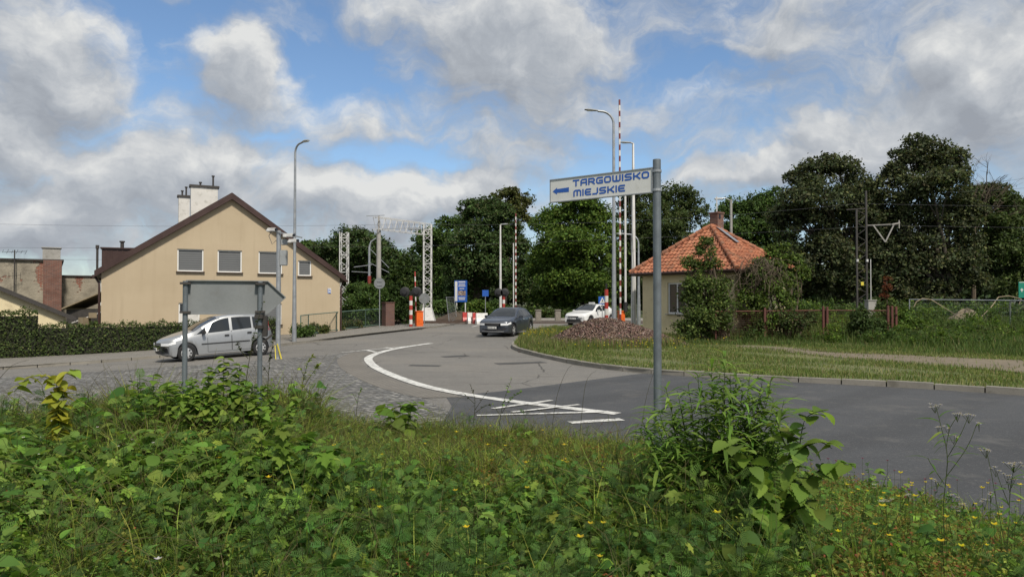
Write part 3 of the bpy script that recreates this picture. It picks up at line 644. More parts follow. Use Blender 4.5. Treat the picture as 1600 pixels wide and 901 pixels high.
# the far wood that closes the view under the crowns: one mass
def far_wood():
    parts = []
    for k in range(210):
        x = -58+k*1.2+random.uniform(-1, 1); y = random.uniform(116, 142); h = random.uniform(6.5, 11)
        parts.append(crown([((x, y, .2+h*.45), (3.4, 3., h*.55))], 1500, .85, [((.050, .078, .032), 2), ((.065, .10, .04), 1), ((.04, .062, .028), 1)], 22, .42, hollow=.2, sprig=False))
    V, Fc, Co = merge(parts); tag(tri_mesh('distant_woods', V, Fc, Co, 'tree_leaf'), kind='stuff')
far_wood()
# undergrowth below the trees behind the railway, too tangled to count
def undergrowth():
    parts = []
    for k in range(150):
        px = random.uniform(1110, 1640); Y = random.uniform(50, 60); c = atY(px, 470, Y); h = random.uniform(.5, 1.5)
        if random.random() < .25: px = random.uniform(835, 960); Y = random.uniform(60, 66); c = atY(px, 470, Y); h = random.uniform(.3, .9)
        parts.append(crown([((c.x, Y, T0(c.x, Y)+h*.5), (random.uniform(.8, 1.8), 1., h*.6))], 420, .2, random.choice([GREEN, OLIVE, BRIGHT, DEEP]), 12, .35))
    V, Fc, Co = merge(parts); tag(tri_mesh('undergrowth', V, Fc, Co, 'tree_leaf'), kind='stuff')
undergrowth()
# ------------------------------------------------------------------ hedges
def hedge(name, label, line, w, h0, h1, pal, dens=330, size=.085, jig=.05):
    P = [Vector((p[0], p[1])) for p in line]; x, y = P[0]; z0 = T(x, y); t = thing(name, label, 'hedge', (x, y, z0))
    L_ = [0]
    for a, b in zip(P, P[1:]): L_.append(L_[-1]+(b-a).length)
    def pos(s):
        for i in range(len(P)-1):
            if s <= L_[i+1]: q = (P[i+1]-P[i]).normalized(); return P[i]+q*(s-L_[i]), q
        return P[-1], (P[-1]-P[-2]).normalized()
    mb = MB(); rows = []
    for k in range(25):
        p, q = pos(L_[-1]*k/24); nr = Vector((-q.y, q.x)); h = h0+(h1-h0)*k/24; z = T0(p.x, p.y)-z0
        a = p-nr*w*.40; b = p+nr*w*.40; rows.append([(a.x-x, a.y-y, z-.1), (a.x-x, a.y-y, z+h*.9), (b.x-x, b.y-y, z+h*.9), (b.x-x, b.y-y, z-.1)])
    mb.grid(rows); mb.face(rows[0]); mb.face(rows[-1][::-1]); mb.build('branches', 'hedge_core', t)
    A = L_[-1]*(2*(h0+h1)/2+w)+2*w*(h0+h1)/2; n = int(A*dens); Pt = np.zeros((n, 3)); Nn = np.zeros((n, 3)); r = random.Random(5)
    for i in range(n):
        s = r.random()*L_[-1]; p, q = pos(s); nr = Vector((-q.y, q.x)); h = h0+(h1-h0)*s/L_[-1]; f = r.random(); H2 = h*2+w
        bump = .06*math.sin(s*5.1)+.05*math.sin(s*11.7+2)+r.gauss(0, jig)
        g = f*H2
        if g < h: o, z, nn = -w*.5+bump*.6, g, -nr.to_3d()
        elif g < h+w: o, z, nn = g-h-w*.5, h+bump, Vector((0, 0, 1))
        else: o, z, nn = w*.5-bump*.6, g-h-w, nr.to_3d()
        if r.random() < .02: s = r.choice((0, L_[-1])); p, q = pos(s); o = r.uniform(-.5, .5)*w; z = r.random()*h; nn = q.to_3d()*(1 if s else -1)
        Pt[i] = (p.x+nr.x*o-x, p.y+nr.y*o-y, T0(p.x, p.y)-z0+z+r.gauss(0, .02)); Nn[i] = nn
    Nn = unit(Nn+np.array([0, 0, .35])+.6*rng.standard_normal((n, 3))); V, Fc = kites(Pt, Nn, size*(.6+.8*rng.random(n)), .6)
    Co = np.repeat(pick(pal, n, .28), 4, 0); tri_mesh('foliage', V, Fc, Co, 'tree_leaf', t); return t
vary('hedge_core', (.018, .02, .010), .95, 0, .3, 8, 30)
HEDGE = [((0.061, 0.092, 0.026), 3), ((0.089, 0.128, 0.035), 2), ((0.043, 0.065, 0.019), 2), ((0.149, 0.176, 0.061), 0.4)]
hb = lambda px, py: at(px, py, .1)
hedge('tall_hedge', 'taller clipped dark hedge at the left edge, in front of the low cream house', [(-25.5, 25.9), (-21.9, 27.9), (-19.5, 29.2)], 1.0, 2.0, 1.95, HEDGE)
hedge('clipped_hedge', 'long low clipped hedge along the pavement in front of the peach house', [(-20.1, 28.95), (-17.4, 30.8), (-14.0, 33.2), (-11.9, 35.6)], .9, 1.40, 1.12, HEDGE)
# low planting along the garden fence
GOLD = [((.10, .11, .03), 2), ((.06, .085, .022), 2), ((.16, .14, .05), 1), ((.04, .06, .018), 2)]
for i, (px, Y, rx, ry, pal, lab) in enumerate(((472, 36.4, 15, 12, GREEN, 'green bush with trailing shoots at the end of the long hedge'), (495, 39.5, 14, 9, GOLD, 'low yellowish bush inside the garden fence beside the peach wall'),
        (520, 42, 14, 8, GOLD, 'low golden green bush inside the garden fence below house number four'), (547, 44, 17, 8, GOLD, 'low golden green bush inside the garden fence, nearest the brick pillar'))):
    p = atY(px, 500, Y); z = T0(p.x, Y); hgt = ry*2*Y/F; bush('garden_bush', lab, (p.x, Y), [((p.x-.2, Y, z+hgt*.45), (rx*Y/F*.7, .5, hgt*.5)), ((p.x+.25, Y+.1, z+hgt*.4), (rx*Y/F*.7, .5, hgt*.45))], pal, 3200, .10, 'low bushes by the garden fence')
# ------------------------------------------------------------------ grass
def in_poly(x, y, poly):
    c = np.zeros(len(x), bool); n = len(poly)
    for i in range(n):
        (x0, y0), (x1, y1) = poly[i], poly[i-1]
        with np.errstate(divide='ignore', invalid='ignore'): c ^= ((y0 > y) != (y1 > y)) & (x < (x1-x0)*(y-y0)/(y1-y0)+x0)
    return c
T0v = np.vectorize(T0); Tv = np.vectorize(T)
def blades(P, H, W, pal, bend=.35, r=rng, var=.22):
    n = len(P); a = r.random(n)*6.283; d = np.stack([np.cos(a), np.sin(a), np.zeros(n)], 1); s = np.stack([-np.sin(a), np.cos(a), np.zeros(n)], 1); up = np.array([0, 0, 1.])
    H = H[:, None]; W = np.broadcast_to(np.asarray(W, float), (n,))[:, None]; bd = bend*(.3+r.random((n, 1)))
    m = P+up*H*.55+d*H*bd*.35; t = P+up*H*(1-.3*bd)+d*H*bd*1.1
    V = np.stack([P-s*W*.5, P+s*W*.5, m-s*W*.42, m+s*W*.42, t], 1).reshape(-1, 3); k = np.arange(n)[:, None]*5
    Fc = np.concatenate([k+[0, 1, 3], k+[0, 3, 2], k+[2, 3, 4]], 1).reshape(-1, 3); return V, Fc, np.repeat(pick(pal, n, var, r), 5, 0)
def scatter_in(poly, n, keep=None):
    x0, x1 = min(p[0] for p in poly), max(p[0] for p in poly); y0, y1 = min(p[1] for p in poly), max(p[1] for p in poly); X = []; Yy = []; tot = 0
    while tot < n:
        x = x0+(x1-x0)*rng.random(n*2); y = y0+(y1-y0)*rng.random(n*2); k = in_poly(x, y, poly)
        if keep is not None: k &= keep(x, y)
        X.append(x[k]); Yy.append(y[k]); tot += k.sum()
    return np.concatenate(X)[:n], np.concatenate(Yy)[:n]
def sn(x, y, s, ph=0.):                      # cheap smooth noise
    return .5+.25*(np.sin(x*s+ph)+np.sin(y*s*1.3+1.7*ph+x*s*.6))*.7+.15*np.sin(x*s*2.7+y*s*2.1+ph*3)
PATH = xy(pl)+xy(pu[::-1])
MOWN = [((.155, .215, .06), 3), ((.215, .26, .08), 2), ((.11, .165, .045), 2), ((.34, .31, .15), 1.3)]
WILD = [((.10, .165, .045), 3), ((.145, .20, .055), 2), ((.075, .125, .035), 2), ((.24, .22, .11), .7)]
KRp = [(p.x, p.y) for p in offset_line(KR, -.12)]
def verge_grass():
    poly = [p for p in KRp if p[1] > 8]+[(8, 46), (13, 31), (20, 26), (30, 22), (30, 5)]
    keep = lambda x, y: ~in_poly(x, y, PATH) | (rng.random(len(x)) < .06)
    x, y = scatter_in(poly, 90000, lambda x, y: keep(x, y) & (x < y*.78) & (rng.random(len(x)) < np.clip(sn(x, y, 1.1)*2.0-.35+.5*np.clip(np.abs(x-9)/6-.6, 0, 1), .10, 1)))
    P = np.stack([x, y, T0v(x, y)+.115], 1); H = (.05+.09*rng.random(len(x)))*(1+1.0*np.clip(sn(x, y, .8, 2)-.55, 0, 1)); H *= np.where(x < 1.6+(y > 27)*1.2, 1.9, 1)
    parts = [blades(P, H, .016, MOWN, .5)]
    # taller seeded grass at the tip of the verge and round the heap
    tip = [(0.25, 29.0), (.3, 32.5), (.9, 37), (1.8, 40), (5, 38), (8, 33), (7, 29.3), (3.2, 27.6), (1.0, 26.9)]
    x, y = scatter_in(tip, 16000); P = np.stack([x, y, T0v(x, y)+.115], 1); parts.append(blades(P, .18+.34*rng.random(len(x)), .016, MOWN+[((.22, .14, .09), 1.2)], .35))
    V, Fc, Co = merge(parts); tag(tri_mesh('verge_grass', V, Fc, Co, 'leaf'), kind='stuff')
verge_grass()
def wild_grass():
    poly = [(7.5, 30.6), (11, 30.2), (14.3, 26.8), (17.5, 24.6), (22, 22.6), (30, 19), (60, 22), (60, 56), (12, 56), (9, 40)]
    x, y = scatter_in(poly, 85000, lambda x, y: (x < y*.8) & ~in_poly(x, y, PATH) & (rng.random(len(x)) < np.clip(sn(x, y, .7, 1)*1.25, .2, 1)*np.clip(1.5-y/50, .35, 1)))
    P = np.stack([x, y, T0v(x, y)+.05], 1); edge = np.clip((y-(38-.85*x))/6, 0, 1); edge2 = np.clip((y-29)/5, .0, 1); e = np.maximum(edge*.75, edge2)
    H = (.16+.75*np.clip(e, .1, 1)*rng.random(len(x)))*(.65+.6*sn(x, y, .9, 4)); parts = [blades(P, H, .022, WILD, .4)]
    V, Fc, Co = merge(parts); tag(tri_mesh('wild_grass', V, Fc, Co, 'leaf'), kind='stuff')
    # broad weeds growing in it
    pp = []
    x, y = scatter_in([(7.5, 31.5), (12, 31.5), (24, 26), (40, 24), (44, 46), (12, 46)], 420)
    for a, b in zip(x, y):
        if a > b*.78: continue
        h = random.uniform(.4, 1.4)*(1 if b > 31 else .6); z = T0(a, b); pp.append(crown([((a, b, z+h*.55), (random.uniform(.25, .6), .35, h*.5))], 150, .11, random.choice([GREEN, OLIVE, BRIGHT]), 9, .4))
    V, Fc, Co = merge(pp); tag(tri_mesh('weeds', V, Fc, Co, 'leaf'), kind='stuff')
    x, y = scatter_in([(-9, 44), (-14, 40), (-22, 34), (-30, 40), (-20, 60), (-8, 60)], 9000); P = np.stack([x, y, T0v(x, y)], 1)
    V, Fc, Co = blades(P, .1+.25*rng.random(len(x)), .02, WILD); tag(tri_mesh('garden_grass', V, Fc, Co, 'leaf'), kind='stuff')
wild_grass()
def yellow_flowers():
    parts = []
    for (px, py, rx, ry, n) in ((838, 530, 1.0, 2.2, 190), (815, 535, .5, 1.5, 70), (1000, 548, 1.5, 1.3, 80), (1060, 545, 1.6, 1.2, 30), (930, 553, 2.2, .8, 35)):
        c = at(px, py); x = c[0]+.4+rx*rng.standard_normal(n)*.6; y = c[1]+ry*rng.standard_normal(n)*.6; k = in_poly(x, y, KRp+[(34, 46), (60, 20), (60, 0)]); x, y = x[k], y[k]; n = len(x)
        z = T0v(x, y)+.118; h = .12+.3*rng.random(n); P = np.stack([x, y, z], 1); parts.append(blades(P, h, .012, WILD, .15))
        N = unit(np.array([0, -.5, .8])+.4*rng.standard_normal((n, 3))); V, Fc = kites(P+np.array([0, 0, 1.])*h[:, None], N, .035+.03*rng.random(n), .9, .05); parts.append((V, Fc, np.repeat(pick([((.62, .50, .02), 3), ((.5, .45, .04), 1)], n, .1), 4, 0)))
    V, Fc, Co = merge(parts); tag(tri_mesh('yellow_flowers', V, Fc, Co, 'leaf'), kind='stuff')
yellow_flowers()
# ================================================================== buildings
def fill_with_holes(mb, outer, holes, P3):
    """a flat wall outline with rectangular openings; P3 maps (u, z) to 3-D"""
    es = []
    for loop in [outer]+holes:
        vs = [mb.bm.verts.new(P3(*p)) for p in loop]
        for i in range(len(vs)): es.append(mb.bm.edges.new((vs[i-1], vs[i])))
    bmesh.ops.triangle_fill(mb.bm, use_beauty=True, use_dissolve=False, edges=es)
def window(parent, u0, u1, z0, z1, depth=.13, kind='blind', mull=(), fr=.065, label=None, frame_mat='pvc', sill='brown_metal'):
    """set in an opening of the wall y = 0 (outside is -y)"""
    mb = MB(); yc = depth-.03; w = u1-u0; h = z1-z0
    for a, b in ((u0, u0+fr), (u1-fr, u1)): mb.box(((a+b)/2, yc, (z0+z1)/2), (b-a-.002, .07, h-.004))
    for a, b in ((z0, z0+fr), (z1-fr, z1)): mb.box(((u0+u1)/2, yc, (a+b)/2), (w-2*fr, .066, b-a-.002))
    for k in mull: mb.box((u0+w*k, yc, (z0+z1)/2), (fr*.9, .062, h-2*fr))
    o = mb.build('window', frame_mat, parent, bevel=.006)
    if label: o['label'] = label
    mb = MB()
    if kind == 'blind':
        n = max(4, int((h-2*fr)/.11)); rows = []
        for i in range(n):
            z = z1-fr-(h-2*fr)*i/n; zz = z1-fr-(h-2*fr)*(i+.86)/n
            rows += [[(u0+fr, yc+.008, z), (u1-fr, yc+.008, z)], [(u0+fr, yc+.001, (z+zz)/2), (u1-fr, yc+.001, (z+zz)/2)], [(u0+fr, yc+.008, zz), (u1-fr, yc+.008, zz)]]
        rows.append([(u0+fr, yc+.012, z0+fr), (u1-fr, yc+.012, z0+fr)]); mb.grid(rows); mb.build('roller_blind', 'blind', o)
    else:
        mb.box(((u0+u1)/2, yc+.01, (z0+z1)/2), (w-2*fr, .02, h-2*fr)); mb.build('pane', 'window_glass', o)
        if kind == 'curtain':
            mb = MB(); mb.grid([[(u0+fr+(w-2*fr)*i/24, yc-.004-.004*math.sin(i*1.9), z) for i in range(25)] for z in (z0+fr, z0+h*.62)]); mb.build('curtain', 'white_plaster', o)
    mb = MB(); mb.box(((u0+u1)/2, -.02, z0-.022), (w+.12, .14+depth*.6, .04)); mb.build('sill', sill, o)
def antenna(mb, p, h, n=6, L=1.1, rz=0., k_=1.):
    p = Vector(p); mb.cyl(p, p+Vector((0, 0, h)), .022*k_, n=6); c, s = math.cos(rz), math.sin(rz)
    mb.cyl(p+Vector((-L*.5*c, -L*.5*s, h*.94)), p+Vector((L*.5*c, L*.5*s, h*.98)), .014, n=5)
    for i in range(n):
        q = p+Vector((L*(i/(n-1)-.5)*c, L*(i/(n-1)-.5)*s, h*.96)); w = .28+.14*(i % 2)
        mb.cyl(q+Vector((-w*s*.5, w*c*.5, -.26*w)), q+Vector((w*s*.5, -w*c*.5, .30*w)), .010, n=4)
    mb.cyl(p+Vector((-.3*c, -.3*s, h*.45)), p+Vector((.35*c, .35*s, h*.47)), .012, n=5)
    for i in range(4): q = p+Vector(((i*.2-.28)*c, (i*.2-.28)*s, h*.46)); mb.cyl(q+Vector((0, 0, -.2)), q+Vector((0, 0, .2)), .009, n=4)
def peach_house():
    A = Vector((-20.8, 36.0)); B = Vector((-10.05, 41.5)); u = (B-A).normalized(); W = (B-A).length; rz = math.atan2(u.y, u.x); v = Vector((-u.y, u.x)); z0 = -.25; D = 14.
    t = thing('gable_house', 'peach plastered house with a dark brown gable roof and grey roller blinds', 'house', (A.x, A.y, z0), rz)
    def uz(px, py):
        d = ray(px, py); s = (A.x*v.x+A.y*v.y)/(d.x*v.x+d.y*v.y); p = Vector((d.x*s, d.y*s)); return (p-A).dot(u), CAM_H+d.z*s-z0
    ze_l = 3.50-z0; ze_r = 3.42-z0; ua, za = uz(362, 312); 
    wins = [(277, 318, 389, 424, 'blind', None), (340, 378, 391, 425.5, 'blind', None), (404, 441, 393, 427.5, 'blind', None), (466, 486.5, 407, 431, 'blind', 'small square window with a grey blind under the right roof slope'), (279, 312, 473, 508, 'curtain', 'ground floor window with net curtains'), (404, 440, 474, 507, 'blind', None)]
    rect = []
    for (x0, x1, y0, y1, k, lb) in wins:
        a = uz(x0, (y0+y1)/2)[0]; b = uz(x1, (y0+y1)/2)[0]; c, d = uz((x0+x1)/2, y1)[1], uz((x0+x1)/2, y0)[1]; rect.append((a, b, c, d, k, lb))
    mb = MB(); outer = [(0, -.3), (W, -.3), (W, ze_r), (ua, za), (0, ze_l)]
    fill_with_holes(mb, outer, [[(a, c), (b, c), (b, d), (a, d)] for a, b, c, d, k, l in rect], lambda p, q: (p, 0, q))
    for a, b, c, d, k, l in rect:
        e = .14
        for p, q in (((a, c), (b, c)), ((b, c), (b, d)), ((b, d), (a, d)), ((a, d), (a, c))): mb.face([(p[0], 0, p[1]), (q[0], 0, q[1]), (q[0], e, q[1]), (p[0], e, p[1])])
        mb.face([(a, e+.01, c), (b, e+.01, c), (b, e+.01, d), (a, e+.01, d)])
    mb.face([(0, 0, -.3), (0, 0, ze_l), (0, D, ze_l), (0, D, -.3)]); mb.face([(W, 0, -.3), (W, D, -.3), (W, D, ze_r), (W, 0, ze_r)]); mb.face([(p, D, q) for p, q in outer])
    mb.build('wall', 'peach_plaster', t, recalc=True)
    for a, b, c, d, k, l in rect: window(t, a, b, c, d, kind=k, label=l, sill='brown_metal')
    # roof: two slabs with a deep barge board
    mb = MB(); sl = (za-ze_l)/ua; sr = (za-ze_r)/(W-ua); ov = .30; th = .30; fo = -.28
    for s in (0, 1):
        if s == 0: q = [(-ov, ze_l-ov*sl), (ua, za), (ua, za+th*1.15), (-ov, ze_l-ov*sl+th)]
        else: q = [(ua, za), (W+ov, ze_r-ov*sr), (W+ov, ze_r-ov*sr+th), (ua, za+th*1.15)]
        mb.prism([(p, fo, z+.004) for p, z in q], (0, D+.5, 0))
    n = 34
    for s in (0, 1):                                   # standing seams
        for k in range(n):
            y = fo+.12+(D+.2)*k/n
            if s == 0: mb.bar((-ov, y, ze_l-ov*sl+th), (ua, y, za+th*1.15), .035, .05)
            else: mb.bar((ua, y, za+th*1.15), (W+ov, y, ze_r-ov*sr+th), .035, .05)
    rf = mb.build('roof', 'brown_metal', t)
    for (cu, cv, w, dd, zt, pipes, lab) in ((4.95, 3.1, 1.42, .62, 8.62, ((-.2, .20), (.48, .62)), None), (4.05, 6.9, .62, .6, 8.5, ((-.1, .3), (.12, .55)), None)):
        mb = MB(); zb = ze_l+sl*cu-.3; zt -= z0; mb.box((cu, cv, (zb+zt)/2), (w, dd, zt-zb)); ch = mb.build('chimney', 'white_plaster', rf)
        mb = MB(); mb.box((cu, cv, zt+.05), (w+.16, dd+.16, .11))
        for dx, h in pipes: mb.cyl((cu+dx, cv, zt+.1), (cu+dx, cv, zt+.1+h), .05, n=8); mb.cyl((cu+dx, cv, zt+.06+h), (cu+dx, cv, zt+.13+h), .085, n=8)
        mb.build('chimney_cap', 'dark_steel', ch)
    mb = MB(); mb.box((.95, 7.5, (ze_l+4.95-z0)/2), (2.3, 6, 4.95-z0-ze_l+.2))
    for k in range(20): mb.box((-.215, 4.65+k*.3, (ze_l+4.95-z0)/2), (.03, .06, 1.45))
    for k in range(8): mb.box((.0+k*.27, 4.485, (ze_l+4.95-z0)/2), (.06, .03, 1.45))
    mb.box((.95, 7.5, 5.08-z0), (2.5, 6.2, .07)); dm = mb.build('dormer', 'brown_metal', t)
    mb = MB(); mb.cyl((.75, 5.6, 5.1-z0), (.75, 5.6, 5.55-z0), .10, n=10); mb.cyl((.75, 5.6, 5.5-z0), (.75, 5.6, 5.58-z0), .15, n=10); mb.build('flue', 'dark_steel', dm)
    mb = MB(); mb.tube([(-.42, 4.2, 5.05-z0), (-.42, 4.2, 3.6-z0), (-.25, 3.5, 3.3-z0)], .06); mb.cyl((-.42, 4.2, 5.0-z0), (-.42, 4.2, 5.2-z0), .09, n=8); mb.build('vent_pipe', 'dark_steel', dm)
    mb = MB(); mb.tube([(-.28, .3, ze_l-.2), (-.10, .12, ze_l-.5), (-.09, .10, ze_l-.8), (-.09, .10, -.2)], .055)
    mb.tube([(-.34, -.25, ze_l-.16), (-.34, D, ze_l-.16)], .075); mb.build('downpipe', 'brown_metal', t, smooth=50)
    mb = MB(); mb.tube([(W+.28, .3, ze_r-.2), (W+.10, .12, ze_r-.5), (W+.09, .10, -.2)], .05); mb.tube([(W+.36, -.25, ze_r-.16), (W+.36, D, ze_r-.16)], .07); mb.build('downpipe', 'brown_metal', t, smooth=50)
    # house number
    a, z = uz(514.5, 454.2); mb = MB(); mb.box((a, -.012, z), (.20, .02, .30)); pl_ = mb.build('number_plate', 'sign_white', t)
    pl_['label'] = 'white house number plate with a blue figure four'
    mb = MB(); mb.box((a-.075, -.025, z), (.035, .006, .28)); mb.box((a+.02, -.0255, z-.122), (.13, .006, .05)); mb.build('plate_edge', 'sign_blue', pl_)
    mb = MB()
    for p, q in (((.03, .11), (-.035, -.01)), ((-.035, -.01), (.065, -.01)), ((.04, .05), (.04, -.08))): mb.bar((a+.01+p[0], -.028-.001*p[0], z+.015+p[1]), (a+.01+q[0], -.028, z+.015+q[1]), .022, .006, up=(0, 1, 0))
    mb.build('figure', 'sign_blue', pl_)
peach_house()
def old_buildings():
    # weathered wall with a bricked chimney stack
    t = thing('old_tenement', 'old building with crumbling plaster and bare brick, carrying a pale chimney, left edge', 'house', (-28.5, 45.0, -.4), R(33))
    mb = MB(); H = 5.0; mb.box((-6, 4, H/2), (12, 8, H)); mb.build('wall', 'crumbling_plaster', t)
    mb = MB(); mb.box((-6, 4, H+.05), (12.2, 8.3, .10)); mb.build('roof', 'dark_steel', t)
    mb = MB(); mb.box((-.50, -.03, H/2+.0), (.98, .28, H+.1)); ch = mb.build('chimney_breast', 'red_brick', t)
    mb = MB(); mb.box((-.56, .30, H+.45), (.95, .8, .72)); mb.box((-.56, .30, H+.83), (1.08, .94, .07)); mb.build('chimney', 'concrete', t, bevel=.02)
    mb = MB(); antenna(mb, (-2.45, -.5, 2.7), 2.9, 6, 1.2, .3, 1.7); mb.build('antenna', 'dark_steel', t)
    # plaster wall further right
    t = thing('yard_wall_building', 'grey plaster building low behind the shed, right of the brick chimney stack', 'house', (-27.6, 47.5, -.4), R(33))
    mb = MB(); mb.box((-3, 3, 2.05), (6, 6, 4.1)); mb.build('wall', 'crumbling_plaster', t); mb = MB(); mb.box((-3, 3, 4.14), (6.2, 6.2, .08)); mb.build('roof', 'dark_steel', t)
    t = thing('brown_roofed_house', 'distant house with a brown roof and a white chimney, left of the peach house', 'house', (-39, 66, 0), R(20))
    mb = MB(); mb.prism([(0, 0, -.5), (9.6, 0, -.5), (9.6, 0, 3.6), (4.8, 0, 6.6), (0, 0, 3.6)], (0, 11, 0)); mb.build('wall', 'white_plaster', t)
    mb = MB(); mb.prism([(-.4, -.3, 3.4), (4.8, -.3, 6.66), (4.8, -.3, 6.9), (-.4, -.3, 3.65)], (0, 11.6, 0)); mb.prism([(4.8, -.3, 6.66), (10, -.3, 3.4), (10, -.3, 3.65), (4.8, -.3, 6.9)], (0, 11.6, 0)); rf = mb.build('roof', 'brown_metal', t)
    mb = MB(); mb.box((6.4, 3.2, 6.3), (1.0, .6, 1.5)); mb.build('chimney', 'white_plaster', rf)
    # low cream outbuilding
    t = thing('cream_outbuilding', 'low cream outbuilding with a dark sloping roof behind the tall hedge', 'outbuilding', (-20.7, 33.0, -.4), R(34))
    mb = MB(); mb.prism([(0, 0, -.2), (-9.6, 0, -.2), (-9.6, 0, 1.8), (-4.8, 0, 4.10), (0, 0, 1.74)], (0, 5, 0)); mb.build('wall', 'cream_plaster', t)
    mb = MB(); mb.prism([(.40, -.3, 1.54), (-4.8, -.3, 4.10), (-4.8, -.3, 4.30), (.40, -.3, 1.74)], (0, 5.6, 0)); mb.prism([(-4.803, -.3, 4.10), (-10, -.3, 1.6), (-10, -.3, 1.8), (-4.803, -.3, 4.30)], (0, 5.6, 0)); mb.build('roof', 'dark_steel', t)
    mb = MB(); mb.box((-.75, -.03, 1.05), (.9, .05, .24)); mb.build('window', 'blind', t)
    # lean-to shed in the yard
    t = thing('lean_to_shed', 'dark lean-to shed with a slanted beige roof sheet between the old building and peach house', 'shed', (-26.3, 42.5, -.4), R(10))
    mb = MB(); mb.box((2.0, 1.5, 1.0), (4.6, 3, 2.0)); mb.build('wall', 'dark_steel', t)
    mb = MB(); mb.prism([(-.4, -.4, 2.0), (1.9, -.4, 3.05), (1.9, -.4, 3.12), (-.4, -.4, 2.08)], (0, 3.4, 0)); mb.prism([(1.95, -.4, 2.1), (4.6, -.4, 3.0), (4.6, -.4, 3.06), (1.95, -.4, 2.17)], (0, 3.4, 0)); mb.build('roof', 'pale_wood', t)
    mb = MB(); mb.bar((.2, -.45, 1.2), (4.1, -.45, 2.75), .13, .05); mb.build('roof_beam', 'white_plaster', t)
    for k in range(9): mb = MB(); mb.box((.4+.5*k, -.3-.2*(k % 3), .95+.35*(k % 4)), (.5, .4, .3+.15*(k % 2)), rz=k); mb.build('stored_board', 'pale_wood', t)
    mb = MB(); antenna(mb, (4.2, .4, 2.2), 1.1, 5, 1.4, .2); mb.build('antenna', 'galvanised', t)
old_buildings()
def pantiles(mb, e0, e1, p, rows, pitch=.26, amp=.032):
    e0, e1, p = Vector(e0), Vector(e1), Vector(p); L = (e1-e0).length; ex = (e1-e0)/L; mid = (e0+e1)/2
    nrm = ex.cross(p-mid).normalized(); nrm = nrm if nrm.z > 0 else -nrm
    for j in range(rows):
        t0 = j/rows; t1 = min(1, (j+1.15)/rows); l0, r0 = e0.lerp(p, t0), e1.lerp(p, t0); l1, r1 = e0.lerp(p, t1), e1.lerp(p, t1)
        a0, b0 = (l0-e0).dot(ex), (r0-e0).dot(ex); a1, b1 = (l1-e0).dot(ex), (r1-e0).dot(ex); n = max(2, int((b0-a0)/(pitch/8))); bot = []; top = []
        for k in range(n+1):
            s = a0+(b0-a0)*k/n; ph = (s/pitch) % 1.; w = amp*(math.cos(2*math.pi*ph)+.35*math.cos(4*math.pi*ph)); st = min(max(s, a1), b1); q = l0+ex*(s-a0); q2 = l1+ex*(st-a1)
            jz = .006*math.sin(j*7.3+math.floor(s/pitch)*3.1)
            bot.append(q+nrm*(w+.045+jz)); top.append(q2+nrm*(w+.0))
        mb.grid([bot, top]); mb.grid([[b-nrm*.03 for b in bot], bot])
HUT_N = Vector((10.45, 33.0)); HUT_RZ = math.atan2(.594, .804)
